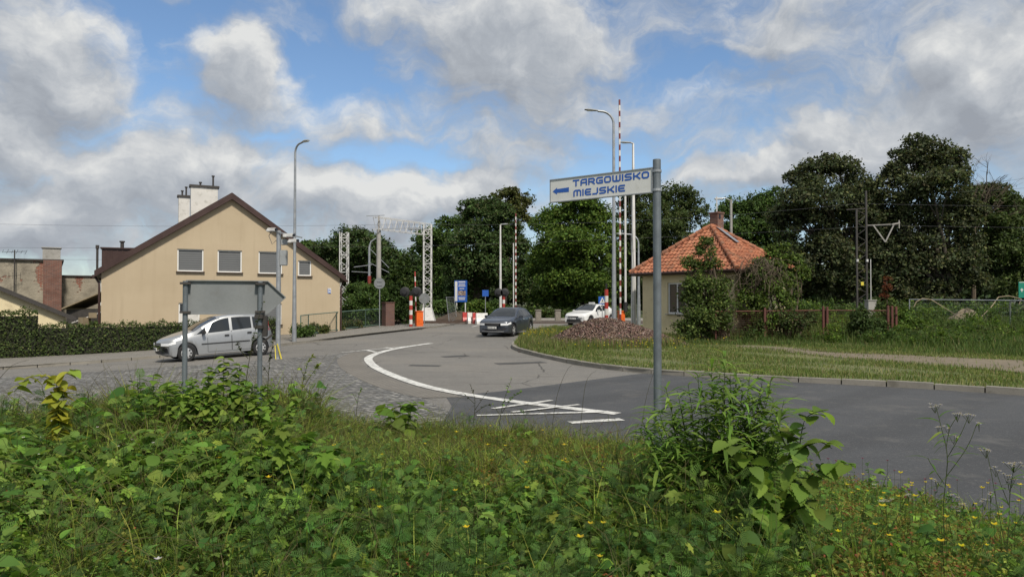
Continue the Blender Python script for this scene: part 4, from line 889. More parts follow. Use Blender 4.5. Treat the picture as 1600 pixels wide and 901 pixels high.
def hut():
    A, B = 6.84, 5.1; z0 = T(12, 35); ze = 3.58-z0; zap = 6.02-z0
    t = thing('crossing_keeper_hut', 'small cream hut with an orange pantile pyramid roof, overgrown with climbers', 'hut', (HUT_N.x, HUT_N.y, z0), HUT_RZ)
    o = .48; mb = MB()
    # walls; the left front wall (x = o) has an opening
    Mw = lambda p, q: (o, p, q); win = (3.42, 4.62, 1.25, 2.86)
    fill_with_holes(mb, [(o, -.4), (A-o, -.4), (A-o, ze-.05), (o, ze-.05)], [[(win[0], win[2]), (win[1], win[2]), (win[1], win[3]), (win[0], win[3])]], Mw)
    a, b, c, d = win
    for p, q in (((a, c), (b, c)), ((b, c), (b, d)), ((b, d), (a, d)), ((a, d), (a, c))): mb.face([(o, p[0], p[1]), (o, q[0], q[1]), (o+.16, q[0], q[1]), (o+.16, p[0], p[1])])
    mb.face([(o+.16, a, c), (o+.16, b, c), (o+.16, b, d), (o+.16, a, d)])
    mb.face([(o, o, -.4), (B-o, o, -.4), (B-o, o, ze-.05), (o, o, ze-.05)]); mb.face([(B-o, o, -.4), (B-o, A-o, -.4), (B-o, A-o, ze-.05), (B-o, o, ze-.05)]); mb.face([(o, A-o, -.4), (B-o, A-o, -.4), (B-o, A-o, ze-.05), (o, A-o, ze-.05)])
    mb.build('wall', 'cream_plaster', t)
    # the window is built in its own plane, then turned into the wall
    before = set(bpy.data.objects); window(t, 0, win[1]-win[0], win[2], win[3], kind='glass', mull=(.5,), fr=.085, sill='concrete')
    for ob in set(bpy.data.objects)-before:
        if ob.parent == t: ob.location = (o, win[1], 0); ob.rotation_euler = (0, 0, R(-90)); ob['label'] = 'white double casement window'
    ap = Vector((B/2, A/2, zap)); E0 = [(0, 0, ze), (0, A, ze), (B, A, ze), (B, 0, ze)]
    mb = MB()
    for i in range(4): pantiles(mb, E0[i], E0[(i+1) % 4], ap, 13)
    rf = mb.build('roof', 'clay_tile', t, recalc=False)
    mb = MB()
    for e in E0:
        e = Vector(e); n = 12
        for k in range(n): p0 = e.lerp(ap, k/n*.985); p1 = e.lerp(ap, (k+1.12)/n*.985); mb.cyl(p0+Vector((0, 0, .05)), p1+Vector((0, 0, .04)), .135, .105, n=9)
    mb.build('hip_tiles', 'clay_tile', rf, smooth=50)
    mb = MB(); mb.box((B/2, A/2, ze-.085), (B-.06, A-.06, .13))
    for p, q in zip(E0, E0[1:]+E0[:1]): 
        d = (Vector(q)-Vector(p)).normalized(); nn = Vector((d.y, -d.x, 0))*-.05; mb.tube([Vector(p)+nn+Vector((0, 0, -.05)), Vector(q)+nn+Vector((0, 0, -.05))], .065, 8)
    mb.build('eaves', 'brown_metal', t)
    mb = MB(); mb.box((B/2+.38, A/2-.05, zap+.18), (.50, .50, 1.0)); mb.box((B/2+.38, A/2-.05, zap+.70), (.58, .58, .08)); ch = mb.build('chimney', 'red_brick', rf)
    mb = MB(); mb.box((B/2+.28, A/2-.315, zap+.50), (.12, .04, .20)); mb.build('flue_opening', 'lens_dark', ch)
    mb = MB(); mb.cyl((B/2+.45, A/2, zap+.7), (B/2+.45, A/2, zap+1.6), .03, n=8); mb.build('antenna_pole', 'white_steel', ch)
    # flashing strip and roof ladder below the chimney on the right-hand face
    nrm = Vector((0, -(zap-ze), A/2)).normalized(); f = lambda s, k: Vector((B/2+.25+s, 0, 0)).lerp(Vector((B/2+.15+s*.6, A/2, 0)), k)+Vector((0, 0, ze+(zap-ze)*k))+nrm*.10
    mb = MB(); mb.prism([f(-.16, .58), f(.16, .58), f(.16, .95), f(-.16, .95)], nrm*.03); mb.prism([f(.3, .80), f(.55, .80), f(.42, .94), f(.28, .94)], nrm*.03); mb.build('flashing', 'copper_roof_flashing', rf)
hut()
CL = [((.075, .115, .028), 3), ((.11, .155, .036), 2), ((.15, .19, .05), .8), ((.05, .078, .02), 2)]
bush('climbing_shrub', 'tall narrow shrub growing up in front of the hut window', (10.0, 32.2), [L3(1100, 392, 14, 20, 33), L3(1108, 378, 7, 9, 33), L3(1080, 420, 18, 18, 33), L3(1112, 418, 16, 18, 33), L3(1078, 447, 14, 14, 33), L3(1128, 450, 14, 16, 33), L3(1098, 458, 30, 26, 32.6), L3(1084, 475, 20, 26, 32.8), L3(1120, 480, 24, 24, 32.4), L3(1096, 505, 34, 28, 32.2), L3(1076, 518, 26, 18, 32.2), L3(1120, 508, 24, 20, 32)], CL, 11000, .13, None, 'shrub', .06)
bush('climbing_shrub', 'broad leafy climber over the right corner of the hut roof', (13.2, 33.6), [L3(1205, 425, 24, 20, 33.8), L3(1228, 440, 18, 22, 34), L3(1180, 445, 24, 26, 33.4), L3(1210, 468, 34, 28, 33.6), L3(1170, 485, 22, 30, 33.2), L3(1200, 505, 36, 22, 33.2), L3(1212, 398, 16, 15, 34), L3(1236, 414, 18, 18, 34), L3(1250, 432, 14, 18, 34), L3(1188, 415, 14, 12, 33.8), L3(1225, 388, 9, 9, 34)], CL+BRIGHT[:2], 15000, .13, None, 'shrub', .06)
def dry_vine():
    t = thing('dry_vine', 'tangle of bare brown vine stems hanging over the hut eaves', 'vine', (11.6, 33.0, 3.2)); mb = MB(); rd = random.Random(11)
    for k in range(170):
        p = Vector((rd.gauss(0, .55), rd.gauss(.2, .35), rd.uniform(.1, .9))); pts = [p]
        for i in range(5): p = p+Vector((rd.gauss(0, .18), rd.gauss(-.03, .12), rd.gauss(-.16, .2))); pts.append(p)
        mb.tube(pts, [.012, .011, .010, .009, .007, .005], 3)
    mb.build('stems', 'twig', t)
dry_vine()
# ================================================================== cars
def interp(pts, x):
    if x <= pts[0][0]: return pts[0][1]
    for (a, b), (c, d) in zip(pts, pts[1:]):
        if x <= c:
            t = (x-a)/(c-a); return b+(d-b)*t
    return pts[-1][1]
def smooth_interp(pts, x):
    P = [pts[0]]+list(pts)+[pts[-1]]
    if x <= pts[0][0]: return pts[0][1]
    if x >= pts[-1][0]: return pts[-1][1]
    for i in range(1, len(P)-2):
        if P[i][0] <= x <= P[i+1][0] and P[i+1][0] > P[i][0]:
            h = P[i+1][0]-P[i][0]; t = (x-P[i][0])/h
            m0 = (P[i+1][1]-P[i-1][1])/max(1e-6, P[i+1][0]-P[i-1][0])*h; m1 = (P[i+2][1]-P[i][1])/max(1e-6, P[i+2][0]-P[i][0])*h
            return (2*t**3-3*t*t+1)*P[i][1]+(t**3-2*t*t+t)*m0+(-2*t**3+3*t*t)*P[i+1][1]+(t**3-t*t)*m1
class Car:
    """local frame: x from the nose (0) to the tail (L), y to the sides, z up"""
    def __init__(s, L, top, belt, half, roofhalf, zb, axles, wr, bow=.22, tail=.12):
        s.L, s.top, s.belt, s.half, s.rh, s.zb, s.ax, s.wr, s.bow, s.tail = L, top, belt, half, roofhalf, zb, axles, wr, bow, tail
    def ring(s, x):
        w = smooth_interp(s.half, x); zt = smooth_interp(s.top, x); zl = min(smooth_interp(s.belt, x), zt-.02); rh = smooth_interp(s.rh, x)*w; zb = interp(s.zb, x); ze = zb
        for xc in s.ax:
            if abs(x-xc) < s.wr+.075: ze = max(ze, s.wr+math.sqrt((s.wr+.075)**2-(x-xc)**2))
        zm = max(ze+.03, zb+(zl-zb)*.45); zs = max(zm+.02, zl-.10)
        pts = [(0, zb), (w-.28, zb), (w-.275, ze), (w-.035, ze), (w-.008, ze+.015), (w, zm), (w-.012, zs), (w-.05, zl)]
        pts += [(rh+.035, zl+(zt-zl)*.80), (rh-.02, zl+(zt-zl)*.93), (rh-.12, zt-.012*(zt-zl > .1)), (rh*.45, zt+.004), (0, zt+.006)]
        return pts
    def p(s, x, y, z):
        w = smooth_interp(s.half, x); k = (abs(y)/max(w, .1))**2
        return Vector((x+s.bow*k*max(0, 1-x/.75)**1.5-s.tail*k*max(0, 1-(s.L-x)/.6)**1.5, y, z))
    def body(s, name, mat, parent):
        xs = [s.L*k/88 for k in range(89)]; mb = MB(); rows = []
        for x in xs:
            q = s.ring(x); rows.append([s.p(x, -y, z) for y, z in q[::-1]]+[s.p(x, y, z) for y, z in q[1:]])
        mb.grid(rows); mb.face(rows[0][::-1]); mb.face(rows[-1]); bmesh.ops.remove_doubles(mb.bm, verts=mb.bm.verts, dist=.0005)
        return mb.build(name, mat, parent, smooth=38)
    def sy(s, x, z):                                   # half width of the skin at x, z
        q = s.ring(x)[4:]
        for (y0, z0), (y1, z1) in zip(q, q[1:]):
            if z0 <= z <= z1 and z1 > z0: return y0+(y1-y0)*(z-z0)/(z1-z0)
        return q[0][0] if z < q[0][1] else q[-2][0]
    def side(s, mb, x0, x1, lo, hi, sides=(-1, 1), off=.007, nx=10, nz=4):
        f = lambda g, x: g(x) if callable(g) else g
        for sd in sides:
            rows = []
            for i in range(nx+1):
                x = x0+(x1-x0)*i/nx; a, b = f(lo, x), f(hi, x); r = []
                for j in range(nz+1):
                    z = a+(b-a)*j/nz; q = s.p(x, (s.sy(x, z)+off)*sd, z); r.append(q)
                rows.append(r)
            mb.grid(rows)
    def over(s, mb, x0, x1, y0, y1, off=.008, nx=8, ny=8):   # patch over bonnet, screen, roof
        rows = []
        for i in range(nx+1):
            x = x0+(x1-x0)*i/nx; q = s.ring(x)[7:]; rh = q[1][0]; zt = q[-1][1]; dz = (smooth_interp(s.top, x+.02)-smooth_interp(s.top, x-.02))/.04
            n = Vector((-dz, 0, 1)).normalized(); f = lambda y, v: v(x) if callable(y) else v
            ya = y0(x) if callable(y0) else y0; yb = y1(x) if callable(y1) else y1; r = []
            for j in range(ny+1):
                y = ya+(yb-ya)*j/ny; ay = abs(y); z = zt
                for (a, za), (b, zb_) in zip(q, q[1:]):
                    if b <= ay <= a and a > b: z = za+(zb_-za)*(a-ay)/(a-b); break
                r.append(s.p(x, y, z)+n*off)
            rows.append(r)
        mb.grid(rows)
    def nose(s, mb, y0, y1, z0, z1, off=.012, ny=8, nz=2, x=0.):
        rows = []
        for i in range(nz+1):
            f = i/nz; a = (y0(f) if callable(y0) else y0); b = (y1(f) if callable(y1) else y1); z = z0+(z1-z0)*f
            rows.append([s.p(x, a+(b-a)*j/ny, z)-Vector((off, 0, 0)) for j in range(ny+1)])
        mb.grid(rows)
def wheel(parent, x, y, r, w, side, spokes, rim_mat='hubcap'):
    Mx = Matrix.Translation((x, y, r)); mb = MB()
    mb.lathe([(r*.62, -w*.5), (r*.90, -w*.5), (r, -w*.32), (r, w*.32), (r*.90, w*.5), (r*.62, w*.5)], axis='Y', n=28, Mx=Mx); wo = mb.build('wheel', 'tyre', parent, smooth=40)
    mb = MB(); o = side*w*.5
    mb.lathe([(r*.64, o*.96), (r*.60, o*1.02), (r*.30, o*1.06), (r*.02, o*1.10)], axis='Y', n=28, Mx=Mx); mb.bm.faces.ensure_lookup_table(); nf0 = len(mb.bm.faces)
    for k in range(spokes):
        a = 2*math.pi*k/spokes; c = Mx @ Vector((math.cos(a)*r*.47, o*1.06+.003*side, math.sin(a)*r*.47)); rr = r*(.105 if spokes > 6 else .15)
        mb.cyl(c, c+Vector((0, .006*side, 0)), rr, n=10)
    mb.bm.faces.ensure_lookup_table()
    for f in mb.bm.faces[nf0:]: f.material_index = 1
    mb.build('rim', [rim_mat, 'black_plastic'], wo, smooth=40)
def mirror(parent, c, x, z, y, mat):
    for sd in (-1, 1):
        mb = MB(); mb.box((x, sd*(y+.11), z), (.11, .20, .14)); mb.bar((x, sd*(y-.06), z-.05), (x, sd*(y+.1), z-.03), .05); mb.build('mirror', mat, parent, bevel=.025, smooth=50)
def place_car(t, car, cx, cy, hd):
    # the nose points along hd
    t.rotation_euler = (0, 0, hd+math.pi); h = Vector((math.cos(hd), math.sin(hd))); o = Vector((cx, cy))+h*car.L/2
    a = T0(o.x-h.x*car.ax[0], o.y-h.y*car.ax[0]); b = T0(o.x-h.x*car.ax[1], o.y-h.y*car.ax[1]); pit = math.atan2(b-a, car.ax[1]-car.ax[0])
    t.rotation_euler = (0, -pit, hd+math.pi); t.location = (o.x, o.y, a-math.tan(pit)*car.ax[0]+.018)
def plate(mb_parent, car, z, w=.52, x=-.02, mat='sign_white'):
    mb = MB(); mb.box((x-.012, 0, z), (.02, w, .115)); o = mb.build('number_plate', mat, mb_parent, bevel=.004)
    mb = MB()
    for k in range(8):
        if k != 2: mb.box((x-.0235, -w*.36+k*w*.104, z), (.004, w*.055, .062))
    mb.box((x-.0235, w*.45, z), (.004, w*.06, .10)); mb.build('lettering', 'lens_dark', o)
def underside(c, t):
    mb = MB(); mb.box((c.L/2, 0, .36), (c.L-.5, 2*interp(c.half, c.L/2)-.6, .3)); mb.build('underbody', 'black_plastic', t)
def silver_car():
    c = Car(4.05, [(0, .70), (.12, .80), (.45, .90), (.95, 1.03), (1.15, 1.10), (1.5, 1.32), (1.95, 1.53), (2.4, 1.61), (3.0, 1.615), (3.5, 1.57), (3.75, 1.50), (3.9, 1.15), (4.0, .98), (4.05, .82)],
        [(0, .68), (.15, .78), (.5, .84), (1.0, .90), (1.6, .945), (2.5, 1.00), (3.3, 1.05), (3.8, 1.10), (4.05, .80)], [(0, .74), (.15, .79), (.6, .835), (1.5, .845), (3.2, .845), (3.8, .80), (4.05, .74)],
        [(0, .80), (.9, .84), (1.2, .84), (1.6, .76), (2.2, .72), (3.2, .70), (3.7, .68), (4.05, .72)], [(0, .30), (.25, .20), (3.7, .22), (4.05, .34)], (.84, 3.47), .305, .30, .12)
    t = thing('silver_car', 'silver compact people carrier driving past the hedge, seen from its left side', 'car'); c.body('body', 'silver_car_paint', t); underside(c, t)
    belt = lambda x: smooth_interp(c.belt, x)+.035; head = lambda x: max(belt(x)+.01, smooth_interp(c.top, x)-.115-.05*max(0, (2.0-x)))
    def win(a, b, lo=belt, hi=head, name='side_window'):
        for sd in (-1, 1): mb = MB(); c.side(mb, a, b, lo, hi, (sd,), nx=14); mb.build(name, 'glass_dark', t, smooth=60, recalc=False)
    win(1.12, 1.52, hi=lambda x: max(belt(x)+.008, smooth_interp(c.top, x)-.135-.12*(1.52-x))); win(1.60, 2.36, hi=lambda x: min(head(x), belt(x)+.02+(x-1.60)*1.9)); win(2.46, 3.16); win(3.23, 3.68, hi=lambda x: min(head(x), belt(x)+.02+(3.70-x)*1.6))
    mb = MB(); c.over(mb, 1.12, 1.96, lambda x: -c.ring(x)[8][0]+.05, lambda x: c.ring(x)[8][0]-.05); mb.build('windscreen', 'glass_dark', t, smooth=60)
    mb = MB(); c.over(mb, 3.74, 3.92, lambda x: -c.ring(x)[8][0]+.1, lambda x: c.ring(x)[8][0]-.1); mb.build('rear_window', 'glass_dark', t, smooth=60)
    for a, b in ((1.56, 2.40), (2.42, 3.22)):
        for sd in (-1, 1):
            mb = MB(); c.side(mb, a, a+.012, .30, lambda q: belt(q)-.01, (sd,), nx=1, off=.004); c.side(mb, a+.012, b, .288, .30, (sd,), nx=6, nz=1, off=.004); c.side(mb, b, b+.012, .30, lambda q: belt(q)-.01, (sd,), nx=1, off=.004); bmesh.ops.remove_doubles(mb.bm, verts=mb.bm.verts, dist=.003); mb.build('door_seam', 'black_plastic', t, recalc=False)
            mb = MB(); c.side(mb, b-.24, b-.08, belt(b)-.20, belt(b)-.14, (sd,), nx=4, nz=2, off=.03); mb.build('door_handle', 'black_plastic', t, recalc=False)
    for sd in (-1, 1): mb = MB(); c.side(mb, 1.35, 3.06, lambda x: .565+.02*x*.3, lambda x: .605+.02*x*.3, (sd,), nx=12, nz=1, off=.016); mb.build('rubbing_strip', 'black_plastic', t, recalc=False)
    for sd in (-1, 1):
        mb = MB(); c.nose(mb, sd*0.42, sd*0.735, 0.595, 0.69, off=.014); c.side(mb, .0, 0.4, lambda x: 0.595+.02+0.1*x, lambda x: min(0.69+.16*x, smooth_interp(c.belt, x)-.005), (sd,), nx=8, nz=3, off=.014); mb.build('headlight', 'lamp_glass', t, smooth=60)
        mb = MB(); c.side(mb, 3.86, 3.99, .95, 1.28, sides=(sd,), nx=3, off=.012); mb.build('tail_light', 'red_paint', t, recalc=False)
    mb = MB(); c.nose(mb, -.36, .36, .60, .70, off=.02); mb.build('grille', 'black_plastic', t); mb = MB(); c.nose(mb, -.42, .42, .33, .42, off=.016); mb.build('lower_grille', 'black_plastic', t)
    mb = MB(); c.nose(mb, -.38, .38, .645, .66, off=.03, nz=1); mb.lathe([(.055, 0), (.06, .01), (.055, .02)], c=(0, 0, 0), axis='Z', Mx=Matrix.Translation((-.05, 0, .655)) @ Matrix.Rotation(R(-90), 4, 'Y')); mb.build('grille_bar', 'hubcap', t)
    plate(t, c, .475); mirror(t, c, 1.42, 1.02, .84, 'black_plastic')
    for x in c.ax:
        for sd in (-1, 1): wheel(t, x, sd*.745, .305, .19, sd, 8)
    place_car(t, c, -11.2, 26.9, R(217))
silver_car()
def dark_car():
    c = Car(4.36, [(0, .70), (.10, .80), (.5, .90), (1.0, .97), (1.25, 1.02), (1.7, 1.26), (2.1, 1.42), (2.5, 1.475), (3.1, 1.465), (3.6, 1.38), (4.0, 1.18), (4.2, 1.05), (4.36, .86)],
        [(0, .66), (.15, .78), (.6, .85), (1.2, .90), (2.0, .95), (3.0, .985), (3.9, 1.02), (4.36, .84)], [(0, .80), (.12, .84), (.5, .885), (1.5, .897), (3.2, .897), (4.0, .86), (4.36, .78)],
        [(0, .82), (1.0, .84), (1.3, .84), (1.8, .74), (2.3, .69), (3.2, .68), (3.9, .70), (4.36, .76)], [(0, .26), (.2, .19), (4.1, .21), (4.36, .36)], (.88, 3.53), .325, .24, .14)
    t = thing('dark_car', 'dark graphite hatchback coming over the level crossing, headlights towards us', 'car'); c.body('body', 'graphite_car_paint', t); underside(c, t)
    belt = lambda x: smooth_interp(c.belt, x)+.03; head = lambda x: max(belt(x)+.01, smooth_interp(c.top, x)-.10-.04*max(0, 2.2-x))
    for a, b, hi in ((1.5, 2.42, lambda x: min(head(x), belt(x)+.01+(x-1.48)*.85)), (2.50, 3.30, head), (3.36, 3.86, lambda x: min(head(x), belt(x)+.01+(3.88-x)*.8))):
        for sd in (-1, 1): mb = MB(); c.side(mb, a, b, belt, hi, (sd,), nx=14); mb.build('side_window', 'glass_dark', t, smooth=60, recalc=False)
    mb = MB(); c.over(mb, 1.27, 2.12, lambda x: -c.ring(x)[8][0]+.04, lambda x: c.ring(x)[8][0]-.04); mb.build('windscreen', 'glass_dark', t, smooth=60)
    mb = MB(); c.over(mb, 3.66, 4.12, lambda x: -c.ring(x)[8][0]+.08, lambda x: c.ring(x)[8][0]-.08); mb.build('rear_window', 'glass_dark', t, smooth=60)
    for a, b in ((1.46, 2.46), (2.48, 3.42)):
        for sd in (-1, 1):
            for x in (a, b): mb = MB(); c.side(mb, x, x+.012, .30, lambda q: belt(q)-.01, (sd,), nx=1, off=.004); mb.build('door_seam', 'black_plastic', t, recalc=False)
            mb = MB(); c.side(mb, b-.26, b-.08, .84, .875, (sd,), nx=4, nz=2, off=.03); mb.build('door_handle', 'hubcap', t, recalc=False)
    for sd in (-1, 1):
        mb = MB(); c.nose(mb, sd*0.45, sd*0.795, 0.6, 0.705, off=.014); c.side(mb, .0, 0.42, lambda x: 0.6+.02+0.09*x, lambda x: min(0.705+.16*x, smooth_interp(c.belt, x)-.005), (sd,), nx=8, nz=3, off=.014); mb.build('headlight', 'lamp_glass', t, smooth=60)
        mb = MB(); mb.grid([[c.p(.02+.1*i/4, sd*(.52+.24*i/4), .36+.10*j/2)+Vector((-.022, .01*sd, 0)) for j in range(3)] for i in range(5)]); mb.build('air_intake', 'black_plastic', t)
        mb = MB(); c.side(mb, 4.10, 4.32, .80, .96, sides=(sd,), nx=3, off=.012); mb.build('tail_light', 'red_paint', t, recalc=False)
    mb = MB(); c.nose(mb, lambda f: -.36-.05*f, lambda f: .36+.05*f, .575, .71, off=.022); mb.build('grille', 'black_plastic', t)
    mb = MB(); c.nose(mb, -.44, .44, .712, .728, off=.03, nz=1); mb.build('grille_trim', 'hubcap', t)
    mb = MB(); c.nose(mb, -.46, .46, .31, .41, off=.018); mb.build('lower_grille', 'black_plastic', t)
    mb = MB(); c.nose(mb, -.62, .62, .275, .295, off=.03, nz=1); mb.build('bumper_trim', 'hubcap', t)
    plate(t, c, .485, x=-.03); mirror(t, c, 1.62, 1.0, .89, 'graphite_car_paint')
    for x in c.ax:
        for sd in (-1, 1): wheel(t, x, sd*.785, .325, .205, sd, 5)
    place_car(t, c, -.25, 38.9, R(249))
dark_car()
def white_car():
    c = Car(4.63, [(0, .66), (.10, .76), (.6, .88), (1.1, .95), (1.3, 1.0), (1.8, 1.24), (2.2, 1.39), (2.6, 1.435), (3.1, 1.42), (3.6, 1.31), (4.0, 1.13), (4.3, 1.10), (4.55, 1.04), (4.63, .82)],
        [(0, .62), (.15, .74), (.6, .83), (1.3, .88), (2.2, .92), (3.2, .96), (4.0, 1.0), (4.63, .80)], [(0, .78), (.12, .82), (.5, .87), (1.5, .89), (3.3, .89), (4.1, .86), (4.63, .76)],
        [(0, .82), (1.1, .84), (1.35, .84), (1.9, .74), (2.4, .69), (3.3, .68), (4.0, .74), (4.63, .78)], [(0, .26), (.2, .19), (4.3, .21), (4.63, .36)], (.93, 3.63), .32, .26, .14)
    t = thing('white_car', 'white saloon car with a roof sign, half hidden by the heap of stones', 'car'); c.body('body', 'white_car_paint', t); underside(c, t)
    belt = lambda x: smooth_interp(c.belt, x)+.03; head = lambda x: max(belt(x)+.01, smooth_interp(c.top, x)-.10-.04*max(0, 2.2-x))
    for a, b, hi in ((1.6, 2.5, lambda x: min(head(x), belt(x)+.01+(x-1.58)*.85)), (2.58, 3.35, lambda x: min(head(x), belt(x)+.01+(3.6-x)*.9))):
        for sd in (-1, 1): mb = MB(); c.side(mb, a, b, belt, hi, (sd,), nx=14); mb.build('side_window', 'glass_dark', t, smooth=60, recalc=False)
    mb = MB(); c.over(mb, 1.34, 2.22, lambda x: -c.ring(x)[8][0]+.04, lambda x: c.ring(x)[8][0]-.04); mb.build('windscreen', 'glass_dark', t, smooth=60)
    mb = MB(); c.over(mb, 3.4, 3.96, lambda x: -c.ring(x)[8][0]+.08, lambda x: c.ring(x)[8][0]-.08); mb.build('rear_window', 'glass_dark', t, smooth=60)
    for sd in (-1, 1):
        mb = MB(); c.nose(mb, sd*0.42, sd*0.775, 0.575, 0.66, off=.014); c.side(mb, .0, 0.44, lambda x: 0.575+.02+0.09*x, lambda x: min(0.66+.16*x, smooth_interp(c.belt, x)-.005), (sd,), nx=8, nz=3, off=.014); mb.build('headlight', 'lamp_glass', t, smooth=60)
    mb = MB(); c.nose(mb, -.40, .40, .60, .64, off=.02); mb.build('grille', 'black_plastic', t); mb = MB(); c.nose(mb, lambda f: -.62+.1*f, lambda f: .62-.1*f, .26, .46, off=.018); mb.build('lower_grille', 'black_plastic', t)
    for x in (1.54, 2.54, 3.4):
        for sd in (-1, 1): mb = MB(); c.side(mb, x, x+.012, .30, lambda q: belt(q)-.01, (sd,), nx=1, off=.004); mb.build('door_seam', 'black_plastic', t, recalc=False)
    mb = MB(); mb.box((2.45, 0, 1.50), (.16, .46, .14)); mb.build('roof_sign', 'sign_white', t, bevel=.03)
    plate(t, c, .50, x=-.03); mirror(t, c, 1.72, .98, .89, 'white_car_paint')
    for x in c.ax:
        for sd in (-1, 1): wheel(t, x, sd*.78, .32, .2, sd, 5)
    place_car(t, c, 5.5, 49.6, R(232))
white_car()
# ================================================================== street furniture
def px2(px, Y): return atY(px, 470, Y).x
def zat(py, Y): return atY(800, py, Y).z
def lamp(name, label, x, y, h, arm, r0=.085, r1=.05, mat='galvanised', style='bent', group=None, head=.62, base_door=True):
    z0 = T(x, y); t = thing(name, label, 'street lamp', (x, y, z0), 0, group); ax = Vector(arm); L_ = ax.length; d = ax.normalized()
    mb = MB()
    if style == 'bent':
        rad = min(L_*.75, .9); pts = [(0, 0, -.2), (0, 0, .9), (0, 0, h*.5), (0, 0, h-rad)]+[tuple(d*rad*(1-math.cos(R(a)))+Vector((0, 0, h-rad+rad*math.sin(R(a))))) for a in (15, 30, 45, 60, 75, 84)]+[tuple(d*(L_)+Vector((0, 0, h+.02)))]
        n = len(pts); mb.tube(pts, [r0*1.25, r0*1.2, (r0+r1)*.5, r1*1.1]+[r1]*(n-4), 10)
    else: mb.tube([(0, 0, -.2), (0, 0, h*.5), (0, 0, h), tuple(d*.12+Vector((0, 0, h+.02)))], [r0, (r0+r1)*.5, r1, r1*.9], 10); L_ = .1
    mb.build('pole', mat, t, smooth=50)
    if base_door: mb = MB(); mb.box((0, -r0*1.18, .75), (r0*1.1, .02, .40)); mb.build('service_door', mat, t, bevel=.006)
    mb = MB(); o = d*(L_); q = Vector((-d.y, d.x, 0)); Mx = Matrix((d, q, Vector((0, 0, 1)))).transposed().to_4x4(); Mx.translation = o+Vector((0, 0, h+.02))
    prof = [(0, .05, .05), (.12, .09, .06), (.3, .13, .07), (head*.8, .13, .055), (head, .09, .03)]; mb.grid([[Mx @ Vector((a, w*math.cos(k), hh*math.sin(k)*(1 if math.sin(k) > 0 else .45)+a*.06)) for k in [2*math.pi*i/12 for i in range(13)]] for a, w, hh in prof])
    mb.face([Mx @ Vector((prof[-1][0], prof[-1][1]*math.cos(2*math.pi*i/12), prof[-1][2]*math.sin(2*math.pi*i/12)+prof[-1][0]*.06)) for i in range(12)])
    lh = mb.build('lamp_head', 'grey_paint', t, smooth=50)
    mb = MB(); mb.box(Mx @ Vector((head*.58, 0, -.0)), (.28, .16, .03), rz=math.atan2(d.y, d.x)); mb.build('lens', 'lamp_glass', lh); return t
x = px2(460, 33.2); lamp('street_lamp', 'tall galvanised street lamp in front of the peach house', x, 33.2, zat(226, 33.2)-T(x, 33.2), (.42, -.35, 0), .085, .045, head=.5)
x = px2(959.5, 33); lamp('street_lamp', 'tallest galvanised street lamp, arm reaching left beside the raised red and white barrier', x, 33, zat(175, 33)-T(x, 33), (-.75, -.1, 0), .10, .055)
x = px2(990, 40); lamp('street_lamp', 'white painted street lamp with a short left head, just left of the hut roof', x, 40, zat(224, 40)-T(x, 40), (-.5, 0, 0), .165, .06, 'white_steel', 'straight')
x = px2(782, 58); lamp('street_lamp', 'slim white street lamp behind the dark car', x, 58, zat(351, 58)-T(x, 58), (.5, 0, 0), .12, .06, 'white_steel', 'straight', head=.5)
x = px2(998, 46); lamp('street_lamp', 'thin grey lamp with a small curved arm close to the hut eaves', x, 46, zat(366, 46)-T(x, 46), (-.8, .1, 0), .10, .05, 'galvanised', 'bent')
def hut_pole():
    x, Y = px2(1143, 62), 62; z0 = T0(x, Y); h = zat(312, Y)-z0; t = thing('concrete_pole', 'grey concrete pole with a lamp behind the hut roof', 'pole', (x, Y, z0)); mb = MB(); mb.cyl((0, 0, -.2), (0, 0, h), .16, .11, n=8); mb.build('pole', 'concrete', t)
    mb = MB(); mb.tube([(0, 0, h-.1), (-.5, 0, h+.15), (-.95, 0, h+.1)], .04); mb.build('arm', 'galvanised', t); mb = MB(); mb.box((-1.1, 0, h+.08), (.7, .3, .16)); mb.build('lamp_head', 'white_steel', t, bevel=.05)
hut_pole()
# ------------------------------------------------------------------ lettering drawn as strokes in a unit box
GL = {'T': ([[(0, 1), (1, 1)], [(.5, 1), (.5, 0)]], 1.0), 'A': ([[(0, 0), (0, .78), (.22, 1), (1, 1), (1, 0)], [(0, .42), (1, .42)]], 1.0), 'R': ([[(0, 0), (0, 1), (.8, 1), (1, .82), (1, .62), (.8, .44), (0, .44)], [(.5, .44), (1, 0)]], 1.0),
      'G': ([[(1, 1), (.2, 1), (0, .8), (0, .2), (.2, 0), (1, 0), (1, .46), (.5, .46)]], 1.0), 'O': ([[(.2, 1), (.8, 1), (1, .8), (1, .2), (.8, 0), (.2, 0), (0, .2), (0, .8), (.2, 1)]], 1.0),
      'W': ([[(0, 1), (0, .2), (.16, 0), (.84, 0), (1, .2), (1, 1)], [(.5, 0), (.5, .9)]], 1.25), 'I': ([[(0, 0), (0, 1)]], .0), 'S': ([[(1, 1), (.2, 1), (0, .85), (0, .64), (.2, .5), (.8, .5), (1, .36), (1, .15), (.8, 0), (0, 0)]], 1.0),
      'K': ([[(0, 0), (0, 1)], [(1, 1), (.42, .5), (1, 0)], [(0, .5), (.42, .5)]], 1.0), 'M': ([[(0, 0), (0, .8), (.16, 1), (.84, 1), (1, .8), (1, 0)], [(.5, 1), (.5, .1)]], 1.25), 'E': ([[(1, 1), (.2, 1), (0, .8), (0, .2), (.2, 0), (1, 0)], [(0, .5), (.9, .5)]], .95), 'J': ([[(1, 1), (1, .2), (.8, 0), (0, 0)]], .8)}
